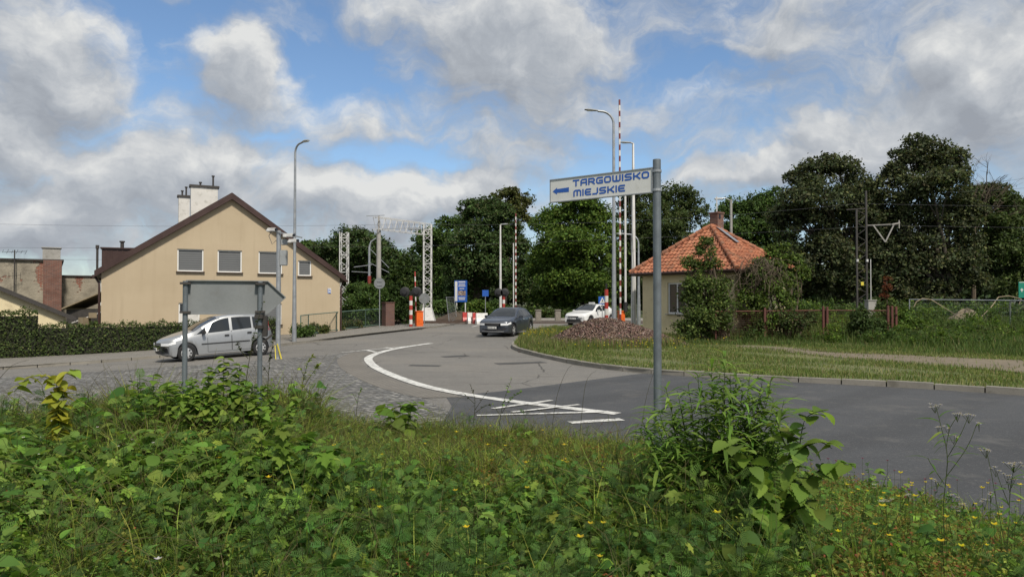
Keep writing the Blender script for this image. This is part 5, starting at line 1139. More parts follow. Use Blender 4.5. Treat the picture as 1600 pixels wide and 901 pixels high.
def stroke(mb, pts, w, f, z, d):
    P = [Vector(p) for p in pts]; n = len(P); a = []; b = []; closed = (P[0]-P[-1]).length < 1e-6
    for i in range(n):
        t0 = (P[i]-P[i-1]).normalized() if i else ((P[-1]-P[-2]).normalized() if closed else None); t1 = (P[i+1]-P[i]).normalized() if i < n-1 else ((P[1]-P[0]).normalized() if closed else None)
        t0 = t0 or t1; t1 = t1 or t0; q0 = Vector((-t0.y, t0.x)); q1 = Vector((-t1.y, t1.x)); m = (q0+q1).normalized(); k = w*.5/max(.5, m.dot(q0)); e = Vector((0, 0))
        if not closed and i in (0, n-1): e = t1*(-w*.5) if i == 0 else t0*(w*.5)
        if not closed and i in (0, n-1): e *= .98
        a.append(P[i]+m*k+e); b.append(P[i]-m*k+e)
    for i in range(n-1):
        q = [a[i], a[i+1], b[i+1], b[i]]; mb.face([f(p.x, p.y, z) for p in q])
def word(mb, s, x, y, h, w, adv, th, f, z, gap):
    for ch in s:
        S, k = GL[ch]; cw = w*k
        for i, st in enumerate(S): stroke(mb, [(x+p[0]*cw, y+p[1]*h) for p in st], th, f, z+.0004*i, .002)
        x += cw+gap
    return x
def market_sign():
    p = atY(1027.5, 600, 6.0); x, y = p.x, p.y; z0 = T(x, y); top = atY(1024, 249, 6.0).z-z0
    t = thing('street_sign', 'white market direction sign with blue lettering and a left arrow on a grey pole', 'sign', (x, y, z0))
    mb = MB(); mb.lathe([(.034, -.3), (.034, top-.004), (.030, top)], n=20); mb.build('pole', 'post_steel', t, smooth=40)
    # the panel reaches from the pole to the left, its far end a little farther away
    n0 = atY(1019.5, 281.5, 6.0); n1 = atY(860, 292.5, 6.62); d = Vector((n1.x-n0.x, n1.y-n0.y, 0)); W = d.length; d.normalize(); q = Vector((-d.y, d.x, 0)); q = q if q.y < 0 else -q
    h = .199; zc = (atY(1019, 281.5, 6.0).z+.0)-z0; W -= .002
    P = lambda a, b, c: Vector((n0.x-x, n0.y-y, zc))-d*0+d*a+Vector((0, 0, b))+q*c          # a: distance from the pole, b: height from the middle, c: towards us
    def slab(mb, a0, a1, b0, b1, c0, c1):
        mb.prism([P(a0, b0, c0), P(a1, b0, c0), P(a1, b1, c0), P(a0, b1, c0)], q*(c1-c0))
    mb = MB(); slab(mb, 0, W, -h/2, h/2, -.008, .004); pn = mb.build('sign_panel', 'sign_white', t)
    mb = MB(); e = .009
    slab(mb, -.004, W+.004, h/2, h/2+e, -.014, .010); slab(mb, -.004, W+.004, -h/2-e, -h/2, -.014, .010); slab(mb, -.004, e-.004, -h/2, h/2, -.013, .009); slab(mb, W+.004-e, W+.004, -h/2, h/2, -.013, .009)
    mb.build('frame', 'galvanised', pn, bevel=.002)
    mb = MB(); f = lambda u, v, c: P(W-u, v, c)                                              # u runs left to right as read
    tx = W*.245; hh = .047
    word(mb, 'TARGOWISKO', tx, .026, hh, .0555, 0, .0148, f, .0055, .0258)
    word(mb, 'MIEJSKIE', tx+.006, -.066, hh, .0555, 0, .0148, f, .0055, .0258)
    mb.build('lettering', 'sign_blue', pn)
    mb = MB(); mb.face([f(a, b, .0055) for a, b in ((.026, -.005), (.075, .027), (.075, .014), (.205, .018), (.205, -.024), (.075, -.021), (.075, -.037))]); mb.build('arrow', 'sign_blue', pn)
    mb = MB()
    for b in (.075, -.085): mb.lathe([(.0345, zc+b-.012), (.041, zc+b-.010), (.041, zc+b+.010), (.0345, zc+b+.012)], n=16); mb.bar(Vector((.0, 0, zc+b)), Vector((n0.x-x, n0.y-y, zc+b))+d*.01, .02, .02)
    mb.build('clamp', 'galvanised', t)
market_sign()
def arrow_board():
    Y = 7.3; a = atY(291, 463, Y); b = atY(446, 463, Y+.35); z0 = T(a.x, Y); t = thing('arrow_board', 'back of a grey arrow shaped road sign on two posts, before the silver car', 'sign', (a.x, a.y, z0))
    d = Vector((b.x-a.x, b.y-a.y, 0)); W = d.length; d.normalize(); q = Vector((d.y, -d.x, 0)); zt = atY(291, 438, Y).z-z0; zb = atY(291, 490.5, Y).z-z0; zm = (zt+zb)/2; tip = W; sh = W*.815
    P = lambda u, z, c=0.: d*u+Vector((0, 0, z))+q*c
    out = [(0, zb), (sh, zb), (tip, zm), (sh, zt), (0, zt)]
    mb = MB(); mb.prism([P(u, z, -.004) for u, z in out], q*.004); mb.build('sign_plate', 'sign_back', t)
    mb = MB()
    for (u0, z_0), (u1, z_1) in zip(out, out[1:]+out[:1]): mb.bar(P(u0, z_0, .012), P(u1, z_1, .012), .010, .032, up=tuple(q))
    mb.build('rim', 'sign_back', t)
    for px, nm in ((297, None), (398, None)):
        u = (atY(px, 470, Y+.1).x-a.x)/d.x; mb = MB(); mb.cyl(P(u, -.3, .045), P(u, zt-.006, .045), .025, n=16); po = mb.build('post', 'post_steel', t, smooth=40)
        mb = MB()
        for z in (zt-.03, zb+.02): mb.bar(P(u-.05, z, .045), P(u+.05, z, .045), .085, .022, up=(0, 0, 1))
        mb.build('bracket', 'dark_steel', po)
    u = (atY(398, 470, Y+.1).x-a.x)/d.x
    mb = MB(); mb.box(P(u+.05, zb-.13, .05), (.05, .05, .22)); mb.box(P(u-.005, zb-.03, .055), (.085, .085, .05)); mb.box(P(u-.005, zb-.14, .055), (.085, .085, .04)); mb.build('clamp_box', 'dark_steel', t, bevel=.006)
    mb = MB(); mb.bar(P(u+.03, zb-.30, .03), P(u+.13, zb-.22, .03), .02); mb.build('bent_strap', 'dark_steel', t)
arrow_board()
def camera_post():
    x, y = at(434.5, 561); z0 = T0(x, y); h = zat(360, y)-z0; t = thing('camera_post', 'grey post with traffic cameras on top, standing on the cobbles behind the arrow board', 'pole', (x, y, z0))
    mb = MB(); mb.cyl((0, 0, -.1), (0, 0, h), .085, .08, n=16); mb.cyl((0, 0, 0), (0, 0, .03), .16, n=12); mb.build('pole', 'galvanised', t, smooth=40)
    mb = MB(); mb.bar((-.18, -.05, h-.02), (.9, -.25, h-.28), .05); mb.build('arm', 'galvanised', t)
    for (a, b, c, L_, lab) in ((-.22, -.1, h+.02, .34, 'white dome camera'), (.42, -.25, h-.20, .42, 'white bullet camera'), (.62, -.35, h-.40, .34, None)):
        mb = MB(); mb.box((a, b, c), (L_, .13, .13), rz=-.4); mb.cyl((a-.1, b-.1, c-.08), (a-.1, b-.1, c+.0), .07, n=10); o = mb.build('camera', 'white_steel', t, bevel=.02)
        mb = MB(); mb.cyl((a+L_*.5, b-L_*.2-.02, c), (a+L_*.5+.05, b-L_*.2-.04, c), .05, n=10); mb.build('lens', 'lens_dark', o)
    mb = MB(); mb.box((.18, 0, h-.98), (.24, .2, .55)); mb.box((.2, 0, h-.42), (.2, .16, .2)); mb.build('control_box', 'grey_paint', t, bevel=.02)
    mb = MB(); mb.tube([(-.2, -.1, h), (-.32, -.1, h-.2), (-.2, -.1, h-.5), (-.08, -.02, h-.35)], .012, 5); mb.build('cable', 'wire', t)
    mb = MB(); mb.bar((.0, -.10, .55), (.17, -.16, .02), .035); mb.bar((-.08, -.1, .5), (-.02, -.2, .02), .03); mb.build('base_strip', 'yellow_paint', t)
camera_post()
# ------------------------------------------------------------------ railway masts
def lattice(mb, p, h, w, n, r=.03):
    p = Vector(p); cs = [Vector((a*w/2, b*w/2, 0)) for a, b in ((-1, -1), (1, -1), (1, 1), (-1, 1))]
    for c in cs: mb.bar(p+c, p+c+Vector((0, 0, h)), r*1.7, r*1.7)
    for k in range(n):
        z0, z1 = h*k/n, h*(k+1)/n
        for i in range(4):
            a, b = cs[i], cs[(i+1) % 4]; s, e = (a, b) if k % 2 else (b, a); mb.bar(p+s+Vector((0, 0, z0)), p+e+Vector((0, 0, z1)), r, r)
            if k % 3 == 0: mb.bar(p+a+Vector((0, 0, z0+.01)), p+b+Vector((0, 0, z0+.01)), r, r)
def masts():
    Y = 60; x = px2(537.5, Y); z0 = T0(x, Y); t = thing('lattice_mast', 'free standing white lattice mast right beside the peach house', 'mast', (x, Y, z0)); mb = MB(); lattice(mb, (0, 0, -.1), zat(361, Y)-z0, .62, 16, .036); mb.build('lattice', 'white_steel', t); mb = MB(); mb.box((0, 0, .15), (1.0, 1.0, .5)); mb.build('footing', 'concrete', t)
    Y = 55; x = px2(668, Y); z0 = T0(x, Y); h = zat(350, Y)-z0; t = thing('catenary_portal', 'white lattice railway portal, a truss beam from a grey post to a lattice mast', 'railway portal', (x, Y, z0))
    mb = MB(); lattice(mb, (0, 0, .5), h-.5, .58, 16, .036); mb.build('lattice_mast', 'white_steel', t)
    mb = MB(); mb.prism([(-.62, -.62, 0), (.62, -.62, 0), (.62, .62, 0), (-.62, .62, 0)], (0, 0, .05)); mb.grid([[(-.6, -.6, .05), (.6, -.6, .05), (.6, .6, .05), (-.6, .6, .05), (-.6, -.6, .05)], [(-.33, -.33, 1.1), (.33, -.33, 1.1), (.33, .33, 1.1), (-.33, .33, 1.1), (-.33, -.33, 1.1)]]); mb.build('base_plate', 'white_steel', t)
    Y2 = 50.6; q = atY(592, 344, Y2); e = Vector((q.x-x, q.y-Y, 0)); gz = T0(q.x, q.y)-z0
    mb = MB(); mb.cyl(e+Vector((0, 0, gz-.2)), e+Vector((0, 0, h-.9)), .21, .15, n=12); mb.box(e+Vector((0, 0, h-.45)), (.12, .12, 1.1)); mb.build('post', 'concrete', t, smooth=40)
    mb = MB(); d = e.normalized(); s = Vector((-d.y, d.x, 0))*.28; L_ = e.length+.3; n = 9
    for o in (s, -s):
        mb.bar(Vector((0, 0, h))+o, d*L_+Vector((0, 0, h))+o, .045, .045); mb.bar(Vector((0, 0, h-.85))+o, d*L_+Vector((0, 0, h-.85))+o, .04, .04)
        for k in range(n): mb.bar(d*L_*k/n+Vector((0, 0, h))+o, d*L_*(k+.5)/n+Vector((0, 0, h-.85))+o, .024, .024); mb.bar(d*L_*(k+.5)/n+Vector((0, 0, h-.85))+o, d*L_*(k+1)/n+Vector((0, 0, h))+o, .024, .024)
    for k in range(n+1): mb.bar(d*L_*k/n+Vector((0, 0, h+.005))+s, d*L_*k/n+Vector((0, 0, h+.005))-s, .024, .024)
    mb.build('truss_beam', 'white_steel', t)
    mb = MB(); mb.bar(e+Vector((.1, -.2, h-.85)), e+Vector((2.2, .2, h-.75)), .05); mb.box(e+Vector((2.5, .3, h-.78)), (.9, .3, .14)); mb.bar(e+Vector((-.9, 0, h+.1)), e+Vector((.4, 0, h+.15)), .05); mb.build('cantilever', 'galvanised', t)
    # contact line mast with its bracket behind the portal
    Y = 64; x = px2(577, Y); z0 = T0(x, Y); h = zat(372, Y)-z0; t = thing('contact_line_mast', 'thin grey contact line mast with a curved bracket behind the portal', 'mast', (x, Y, z0)); mb = MB(); mb.tube([(0, 0, -.2), (0, 0, h-.8), (.15, 0, h-.3), (.6, 0, h)], [.13, .10, .07, .06]); mb.build('pole', 'galvanised', t, smooth=50)
    mb = MB(); mb.bar((0, 0, h-2.2), (2.4, 0, h-3.4), .05); mb.bar((0, 0, h-.9), (2.6, 0, h-3.5), .05); mb.bar((-1.4, 0, h-2.6), (.2, 0, h-2.4), .06); mb.bar((-1.6, 0, h-3.0), (.2, 0, h-3.1), .05); mb.bar((.02, 0, h-3.7), (.02, 0, h-.8), .08); mb.build('bracket', 'galvanised', t)
    mb = MB(); mb.cyl((0, 0, h-4.6), (0, 0, h-3.4), .16, .16, n=8); mb.build('marker_band', 'dark_red_paint', t)
    # lattice mast in front of the dark trees on the right
    Y = 48; x = px2(1347, Y); z0 = T0(x, Y); h = zat(298, Y)-z0; t = thing('catenary_mast', 'dark lattice catenary mast with a pale V shaped bracket, in front of the dark trees', 'mast', (x, Y, z0)); mb = MB()
    for s in (-.33, .33): mb.bar((s, 0, -.2), (s, 0, h*(.86 if s < 0 else 1)), .10, .10)
    for k in range(9): mb.bar((-.33, .0, h*.86*k/9), (.33, .0, h*.86*(k+.55)/9), .04, .03); mb.bar((.33, .0, h*.86*(k+.55)/9), (-.33, .0, h*.86*(k+1)/9), .04, .03)
    mb.bar((-1.0, 0, h*.86), (.4, 0, h*.87), .06); mb.build('lattice', 'dark_steel', t)
    zz = zat(352, Y)-z0; mb = MB(); mb.bar((.35, 0, zz), (2.3, -.4, zz+.05), .05); mb.bar((.75, -.1, zz), (1.45, -.3, zz-1.15), .075); mb.bar((1.45, -.3, zz-1.15), (2.0, -.4, zz+.05), .075); mb.bar((1.85, -.4, zz+.02), (2.35, -.45, zz+.12), .09); mb.bar((2.3, -.45, zz+.3), (2.3, -.45, zz-.25), .05); mb.build('bracket', 'concrete', t)
    mb = MB()
    for s in (-.33, .33): mb.cyl((s, -.07, zat(405, Y)-z0), (s, -.07, zat(409, Y)-z0), .08, n=8)
    mb.build('insulator', 'white_steel', t); mb = MB(); mb.box((0, -.05, zat(443, Y)-z0), (.18, .03, .24)); mb.build('warning_plate', 'yellow_paint', t)
    mb = MB(); mb.cyl((.55, -.1, -.1), (.55, -.1, zat(405, Y)-z0), .025, n=6); mb.build('cable_pipe', 'white_steel', t)
    x2 = px2(1360, 46); mb = MB(); mb.box((0, 0, .75), (.5, .5, 1.6)); mb.box((0, 0, 1.57), (.58, .58, .06)); tag(mb.build('cabinet', 'concrete'), 'small grey trackside cabinet at the foot of the dark lattice mast', 'cabinet').location = (x2, 46, T0(x2, 46)+.2)
masts()
def wire(label, pts, sag, r=.012, name='overhead_wire'):
    mb = MB(); P = [Vector(p) for p in pts]
    for a, b in zip(P, P[1:]): mb.tube([a.lerp(b, k/16)-Vector((0, 0, sag*4*(k/16)*(1-k/16))) for k in range(17)], r, 4)
    return tag(mb.build(name, 'wire'), label, 'wire')
zz = lambda py, Y: zat(py, Y)
wire('upper overhead railway wire crossing in front of the dark trees', [(-60, 52, 8.6), (-8, 51, 7.6), (px2(1340, 48), 48, zz(318, 48)), (70, 46, 9.2)], .5, .007)
wire('contact wire at the height of the V shaped bracket', [(-60, 52, 6.2), (-8, 51, 6.0), (px2(1385, 47.6), 47.6, zz(352, 47.6)), (70, 45, 6.6)], .15, .007)
wire('power line passing high over the lighter trees on the right', [(px2(1500, 50), 50, zz(290, 50)), (px2(1760, 42), 42, zz(250, 42))], .2, .007)
wire('lower power line passing over the lighter trees on the right', [(px2(1480, 50), 50, zz(300, 50)), (px2(1760, 42), 42, zz(275, 42))], .2, .007)
wire('thin wire running over the old building towards the peach house', [(-60, 62, 6.2), (-28, 60, zz(405, 60)), (-16, 60, 5.6)], .2, .008)
# ------------------------------------------------------------------ level crossing
RED, WHITE, DRED = (.36, .04, .03), (.62, .62, .60), (.17, .03, .026)
def banded(t, name, p0, p1, r, n, first='red_paint', seg=12, flat=None):
    """a post or arm painted in red and white bands"""
    p0, p1 = Vector(p0), Vector(p1); mb = MB(); mb.cyl(p0, p1, r, n=seg) if not flat else mb.bar(p0, p1, r*2, flat)
    m = band_mat('banded_paint', p0.z, p1.z, n, DRED if first == 'dark_red_paint' else RED, WHITE); return mb.build(name, m, t, smooth=40)
def signal(label, px, Y, ptop, heads, pbase=None):
    x = px2(px, Y); z0 = T0(x, Y)+.05; h = zat(ptop, Y)-z0; t = thing('crossing_signal', label, 'signal', (x, Y, z0)); banded(t, 'post', (0, 0, -.1), (0, 0, h), .11, 7)
    mb = MB(); mb.cyl((0, 0, h), (0, 0, h+.33), .05)
    if heads: mb.bar((-.55, 0, h+.25), (.55, 0, h+.25), .06)
    mb.build('bracket', 'black_plastic', t)
    for s in heads:
        mb = MB(); mb.lathe([(.30, .02), (.32, 0), (.32, -.03), (.30, -.04)], c=(s*.38, -.05, h+.25), axis='Y', n=24); mb.lathe([(.13, -.04), (.15, -.06), (.15, -.22), (.14, -.22)], c=(s*.38, -.05, h+.25), axis='Y', n=18); o = mb.build('signal_head', 'black_plastic', t, smooth=40)
        mb = MB(); mb.lathe([(.02, -.075), (.10, -.07), (.125, -.062)], c=(s*.38, -.05, h+.25), axis='Y', n=18); mb.build('lens', 'lens_dark', o, smooth=60)
    return t
signal('red and white signal post with two black round lamps beside the orange barrier box', 642, 45.4, 462, (-1, 1))
signal('red and white signal post nearest the white car, right of it', 947.5, 40, 452, ())
signal('distant red and white signal post above the dark car roof', 787, 54, 462, (-1, .2))
def drive_box(label, px, Y, ptop, pbase, w, dpt, mat='orange_paint', arm=None, name='barrier_drive', rz=0.):
    x = px2(px, Y); z0 = T0(x, Y)+.03; h = zat(ptop, Y)-z0; t = thing(name, label, 'barrier', (x, Y, z0), rz); mb = MB(); mb.box((0, 0, h/2), (w, dpt, h)); b = mb.build('cabinet', mat, t, bevel=.025)
    mb = MB(); mb.box((0, 0, h+.03), (w+.06, dpt+.06, .06)); mb.build('lid', mat, b, bevel=.01); mb = MB(); mb.box((w*.1, -dpt/2-.008, h*.55), (w*.6, .012, h*.6)); mb.build('door', mat, b, bevel=.004); mb = MB(); mb.box((0, 0, .0), (w+.2, dpt+.2, .1)); mb.build('plinth', 'concrete', t); return t, h
t, h = drive_box('orange barrier cabinet with its arm raised, left of the white lattice portal', 655, 45.8, 487, 512, .44, .42, rz=.4)
arm_top = zat(424, 45.8)-t.location.z; banded(t, 'barrier_arm', (-.12, .32, .7), (-.2, .32, arm_top), .035, 9, flat=.06)
mb = MB(); mb.box((-.12, .32, .35), (.12, .14, .9)); mb.build('counterweight', 'dark_steel', t)
t, h = drive_box('small orange barrier drive with a very tall raised arm behind the stone heap', 970.5, 36, 487, 512, .30, .34, rz=.2)
arm_top = zat(158, 36)-t.location.z; banded(t, 'barrier_arm', (-.12, -.22, .35), (-.14, -.22, arm_top), .040, 41, 'dark_red_paint', flat=.06)
mb = MB(); mb.cyl((.16, -.2, h), (.16, -.2, zat(300, 36)-t.location.z), .055, n=10); mb.build('support_pole', 'white_steel', t)
mb = MB(); mb.box((.16, -.2, h+.25), (.16, .16, .5)); mb.build('coupling', 'black_plastic', t, bevel=.02); mb = MB(); mb.box((-.22, .2, .15), (.3, .34, .34)); mb.box((.3, .2, .12), (.3, .34, .3)); mb.build('counterweight', 'dark_steel', t, bevel=.02)
mb = MB()
for k in range(2): mb.tube([(.3+.12*k, -.2, zat(300, 36)-t.location.z), (.55+.1*k, -.1, 3.5), (.6+.1*k, 0, .8)], .012, 4)
mb.build('stay_cable', 'wire', t)
t, h = drive_box('distant barrier with a raised red and white arm above the dark car', 808, 55, 478, 500, .5, .5, 'dark_steel')
banded(t, 'barrier_arm', (-.1, -.3, .5), (-.1, -.3, zat(334, 55)-t.location.z), .045, 31, 'dark_red_paint', flat=.07); mb = MB(); mb.cyl((-.28, -.3, .5), (-.28, -.3, zat(380, 55)-t.location.z), .04, n=8); mb.build('support_pole', 'white_steel', t)
def post_sign(name, label, px, Y, ptop, pbase_z, shape, size, pole_r=.03, face='sign_back', back=True, group=None):
    x = px2(px, Y); z0 = T(x, Y)+pbase_z; h = zat(ptop, Y)-z0; t = thing(name, label, 'sign', (x, Y, z0), 0, group); mb = MB(); mb.cyl((0, .02, -.2), (0, .02, h), pole_r, n=10); mb.build('pole', 'galvanised', t, smooth=40)
    mb = MB()
    if shape == 'round': mb.lathe([(size, -.012), (size, .0), (size*.97, .003)], c=(0, -.03, h-size), axis='Y', n=28)
    else: mb.box((0, -.025, h-size[1]/2), (size[0], .012, size[1]))
    pn = mb.build('sign_plate', face, t, smooth=40); return t, h, pn
t, h, pn = post_sign('round_sign', 'back of a round grey sign on a thin pole, beside the brick pillar', 593, 44.2, 434, .1, 'round', .34)

for z in (.22, .46): mb = MB(); mb.box((0, -.06, h-z), (.3, .03, .04)); mb.build('bracket', 'galvanised', pn)
t, h, pn = post_sign('round_sign', 'back of a small round sign half behind the lattice mast, by the orange cabinet', 663, 51, 458, 0, 'round', .38)
def pedestrian_sign(label, px, Y, ptop, s):
    t, h, pn = post_sign('pedestrian_sign', label, px, Y, ptop, 0, 'sq', (s, s), face='sign_blue'); z = h-s/2
    mb = MB(); mb.face([(-.38*s, -.034, z-.38*s), (.38*s, -.034, z-.38*s), (0, -.034, z+.40*s)]); mb.build('triangle', 'sign_white', pn); mb = MB(); mb.bar((0, -.037, z-.05*s), (-.1*s, -.037, z-.32*s), .05*s, .004, up=(0, 1, 0)); mb.bar((0.01*s, -.0375, z-.05*s), (.12*s, -.0375, z-.30*s), .05*s, .004, up=(0, 1, 0)); mb.bar((0, -.038, z+.12*s), (0, -.038, z-.08*s), .09*s, .004, up=(0, 1, 0)); mb.build('walking_figure', 'lens_dark', pn)
pedestrian_sign('small blue pedestrian crossing sign just left of the red and white signal post', 941, 47, 463, .5)
t, h, pn = post_sign('blue_sign', 'dark blue sign seen edge on, on a pale pole in front of the dark trees', 758.5, 57, 453, 0, 'sq', (.5, .5), face='sign_blue')
def billboard():
    Y = 60; x = px2(720, Y); z0 = T0(x, Y); t = thing('billboard', 'blue information board on two white posts', 'billboard', (x, Y, z0), R(-12)); zt = zat(438, Y)-z0; zb = zat(471.5, Y)-z0; w = 1.10; z = lambda f: zb+(zt-zb)*f
    mb = MB(); mb.box((0, 0, (zt+zb)/2), (w, .06, zt-zb)); pn = mb.build('board', 'sign_blue', t)
    for s in (-.38, .38): mb = MB(); mb.cyl((s, .06, -.2), (s, .06, zt-.1), .05, n=10); mb.build('post', 'white_steel', t, smooth=40)
    mb = MB(); mb.box((-.40, -.034, z(.5)), (.22, .006, (zt-zb)*.92)); mb.box((.1, -.034, z(.93)), (.6, .006, .10)); mb.build('pale_panel', 'sign_white', pn)
    mb = MB()
    for f, ww in ((.82, .55), (.74, .6), (.62, .4), (.20, .6), (.12, .55)): mb.box((.1, -.0345, z(f)), (ww, .006, .07))
    mb.build('text_lines', 'white_steel', pn)
    mb = MB(); mb.box((.1, -.034, z(.41)), (.66, .006, .42)); mb.build('picture', 'patchwork', pn)
m = newmat('patchwork', (.2, .15, .12), .5); n = NT(m); n.out(n.ramp(n.noise(n.co((3, 3, 6)), 2, 2), [(.35, (.03, .04, .08)), (.5, (.30, .20, .14)), (.62, (.45, .42, .38))]))
billboard()
def water_barrier(px, Y, w, mat, label, rz=0.):
    x = px2(px, Y); z0 = T0(x, Y)+.02; t = thing('road_barrier', label, 'barrier', (x, Y, z0), rz, 'red and white plastic barriers by the crossing'); mb = MB()
    mb.prism([(-w/2, -.26, 0), (-w/2, -.26, .18), (-w/2, -.14, .42), (-w/2, -.10, .78), (-w/2, .10, .78), (-w/2, .14, .42), (-w/2, .26, .18), (-w/2, .26, 0)], (w, 0, 0)); b = mb.build('body', mat, t, bevel=.02)
    mb = MB(); mb.box((0, -.225, .12), (.12, .10, .10)); mb.build('drain', 'lens_dark', b); return t
water_barrier(729, 52.3, .62, 'red_paint', 'red plastic road barrier, far left one of its row', .3); water_barrier(736, 51.6, .55, 'white_paint', 'white plastic road barrier between two red ones', .3)
water_barrier(743, 51.2, .45, 'red_paint', 'narrow red plastic road barrier beside the long white one', .3); water_barrier(752.5, 50.6, .82, 'white_paint', 'long white plastic road barrier nearest the dark car', .3)
def mesh_panel(name, label, cat, a, b, h, z0=None, zoff=0., frame='galvanised', nx=12, nz=6, r=.022, group=None, lean=0., bot=.1, wr=.004):
    a = Vector(a); b = Vector(b); za = T(a.x, a.y)+zoff; t = thing(name, label, cat, (a.x, a.y, za), 0, group); d = Vector((b.x-a.x, b.y-a.y, 0)); L_ = d.length; d.normalize(); dz = T(b.x, b.y)+zoff-za; q = Vector((-d.y, d.x, 0))
    P = lambda s, z: d*s+Vector((0, 0, z+dz*s/L_))+q*lean*z
    mb = MB()
    for s in (0, L_): mb.tube([P(s, -.15), P(s, h)], r, 8)
    mb.tube([P(0, h), P(L_, h)], r*.9, 8); mb.tube([P(0, bot), P(L_, bot)], r*.8, 8); f = mb.build('frame', frame, t)
    mb = MB()
    for k in range(1, nx): mb.tube([P(L_*k/nx, bot), P(L_*k/nx, h)], wr, 3)
    for k in range(1, nz): mb.tube([P(0, bot+(h-bot)*k/nz), P(L_, bot+(h-bot)*k/nz)], wr, 3)
    mb.build('wire_mesh', frame, t); return t
p0, p1 = (px2(702, 53), 53), (px2(714, 57), 57); mesh_panel('site_fence', 'leaning grey mesh fence panel beside the blue information board', 'fence', p0, p1, 1.9, lean=.12, nx=16, nz=9)
# garden fence along the pavement, right of the peach house
vary('green_post', (.10, .16, .13), .6, 0, .2, 4, 40)
gp = [(px2(470, 36.8), 36.8), (px2(482, 38.0), 38.0), (px2(526, 41.3), 41.3), (px2(571, 44.8), 44.8), (px2(597, 46.8), 46.8)]
for i, lab in enumerate(('sagging green wire fence bay next to the bush with trailing shoots', 'green wire fence bay below the house number', 'green wire fence bay in front of the rounded laurel bush', 'green wire fence bay joining the brick pillar')):
    mesh_panel('garden_fence', lab, 'fence', gp[i], gp[i+1], 1.12, zoff=.1, frame='green_post', nx=18, nz=9, r=.03, group='garden fence bays', wr=.003)
def brick_pillar():
    Y = 46.4; x = px2(606.5, Y); t = thing('brick_pillar', 'square red brick gate pillar by the tall ivy hedge', 'pillar', (x, Y, T0(x, Y)), R(35)); mb = MB(); mb.box((0, 0, .75), (.62, .62, 1.7)); mb.build('shaft', 'brown_brick', t); mb = MB(); mb.box((0, 0, 1.62), (.70, .70, .07)); mb.build('cap', 'brown_brick', t, bevel=.02)
brick_pillar()
for px, lab in ((841, 'old stone bollard pillar left of the other, behind the dark car'), (871.5, 'old stone bollard pillar just left of the white car')):
    Y = 57; x = px2(px, Y); t = thing('stone_pillar', lab, 'pillar', (x, Y, T0(x, Y)), 0, 'stone pillars behind the crossing'); mb = MB(); mb.box((0, 0, .38), (.46, .46, .9)); mb.build('shaft', 'old_stone', t, bevel=.04); mb = MB(); mb.box((0, 0, .86), (.54, .54, .1)); mb.build('cap', 'old_stone', t, bevel=.03)
# ------------------------------------------------------------------ heap of broken stone
def heap():
    cx, cy = 4.25, 31.0; r = np.random.default_rng(3)
    def hh(x, y):
        u, v = (x-cx)/3.1, (y-cy)/2.2; e = 0
        for (a, b, s, k) in ((-.30, 0, .40, 1.18), (.28, .1, .42, .82), (-.02, -.2, .5, .40), (.7, 0, .3, .28)): e += k*math.exp(-((u-a)**2+(v-b)**2)/(2*s*s))
        return max(0, e*.66-.14)
    mb = MB(); rows = []
    for i in range(41):
        rows.append([(cx-4+8*i/40, cy-3+6*j/30, T0(cx-4+8*i/40, cy-3+6*j/30)+.10+hh(cx-4+8*i/40, cy-3+6*j/30)-.05+random.uniform(-.02, .02)) for j in range(31)])
    mb.grid(rows); core = mb.build('heap_core', 'stone_heap', smooth=60)
    n = 30000; x = cx-3.9+7.8*r.random(n); y = cy-2.9+5.8*r.random(n); h = np.array([hh(a, b) for a, b in zip(x, y)]); k = h > .02+.05*r.random(n); x, y, h = x[k], y[k], h[k]; n = len(x)
    S = .030+.036*r.random(n)**2; base = np.array([(1, 1, 1), (-1, -1, 1), (-1, 1, -1), (1, -1, -1), (1.2, -.6, .9), (-.7, 1.1, -.8)], float)*.7
    ax = r.standard_normal((n, 3, 3)); ax = np.linalg.qr(ax)[0]; V = np.einsum('nij,kj->nki', ax, base)*(S[:, None, None])*(.7+.6*r.random((n, 6, 1)))+np.stack([x, y, T0v(x, y)+.10+h-.03], 1)[:, None, :]
    f = np.array([(0, 4, 3), (0, 3, 1), (0, 1, 2), (0, 2, 5), (0, 5, 4), (4, 5, 3), (5, 2, 3), (1, 3, 2)]); Fc = (np.arange(n)[:, None, None]*6+f).reshape(-1, 3)
    Co = np.repeat(pick([((.16, .105, .085), 3), ((.21, .15, .125), 2), ((.11, .072, .06), 2), ((.27, .215, .185), .7)], n, .15, r), 6, 0)
    t = thing('stone_heap', 'heap of reddish brown broken stone on the grass verge', 'heap', (cx, cy, T0(cx, cy)+.1)); core.parent = t; core.location = tuple(-Vector(t.location)); o = tri_mesh('stones', V.reshape(-1, 3)-np.array(t.location), Fc, Co, 'stones', t); o['kind'] = 'stuff'; core.name = 'core'
heap()
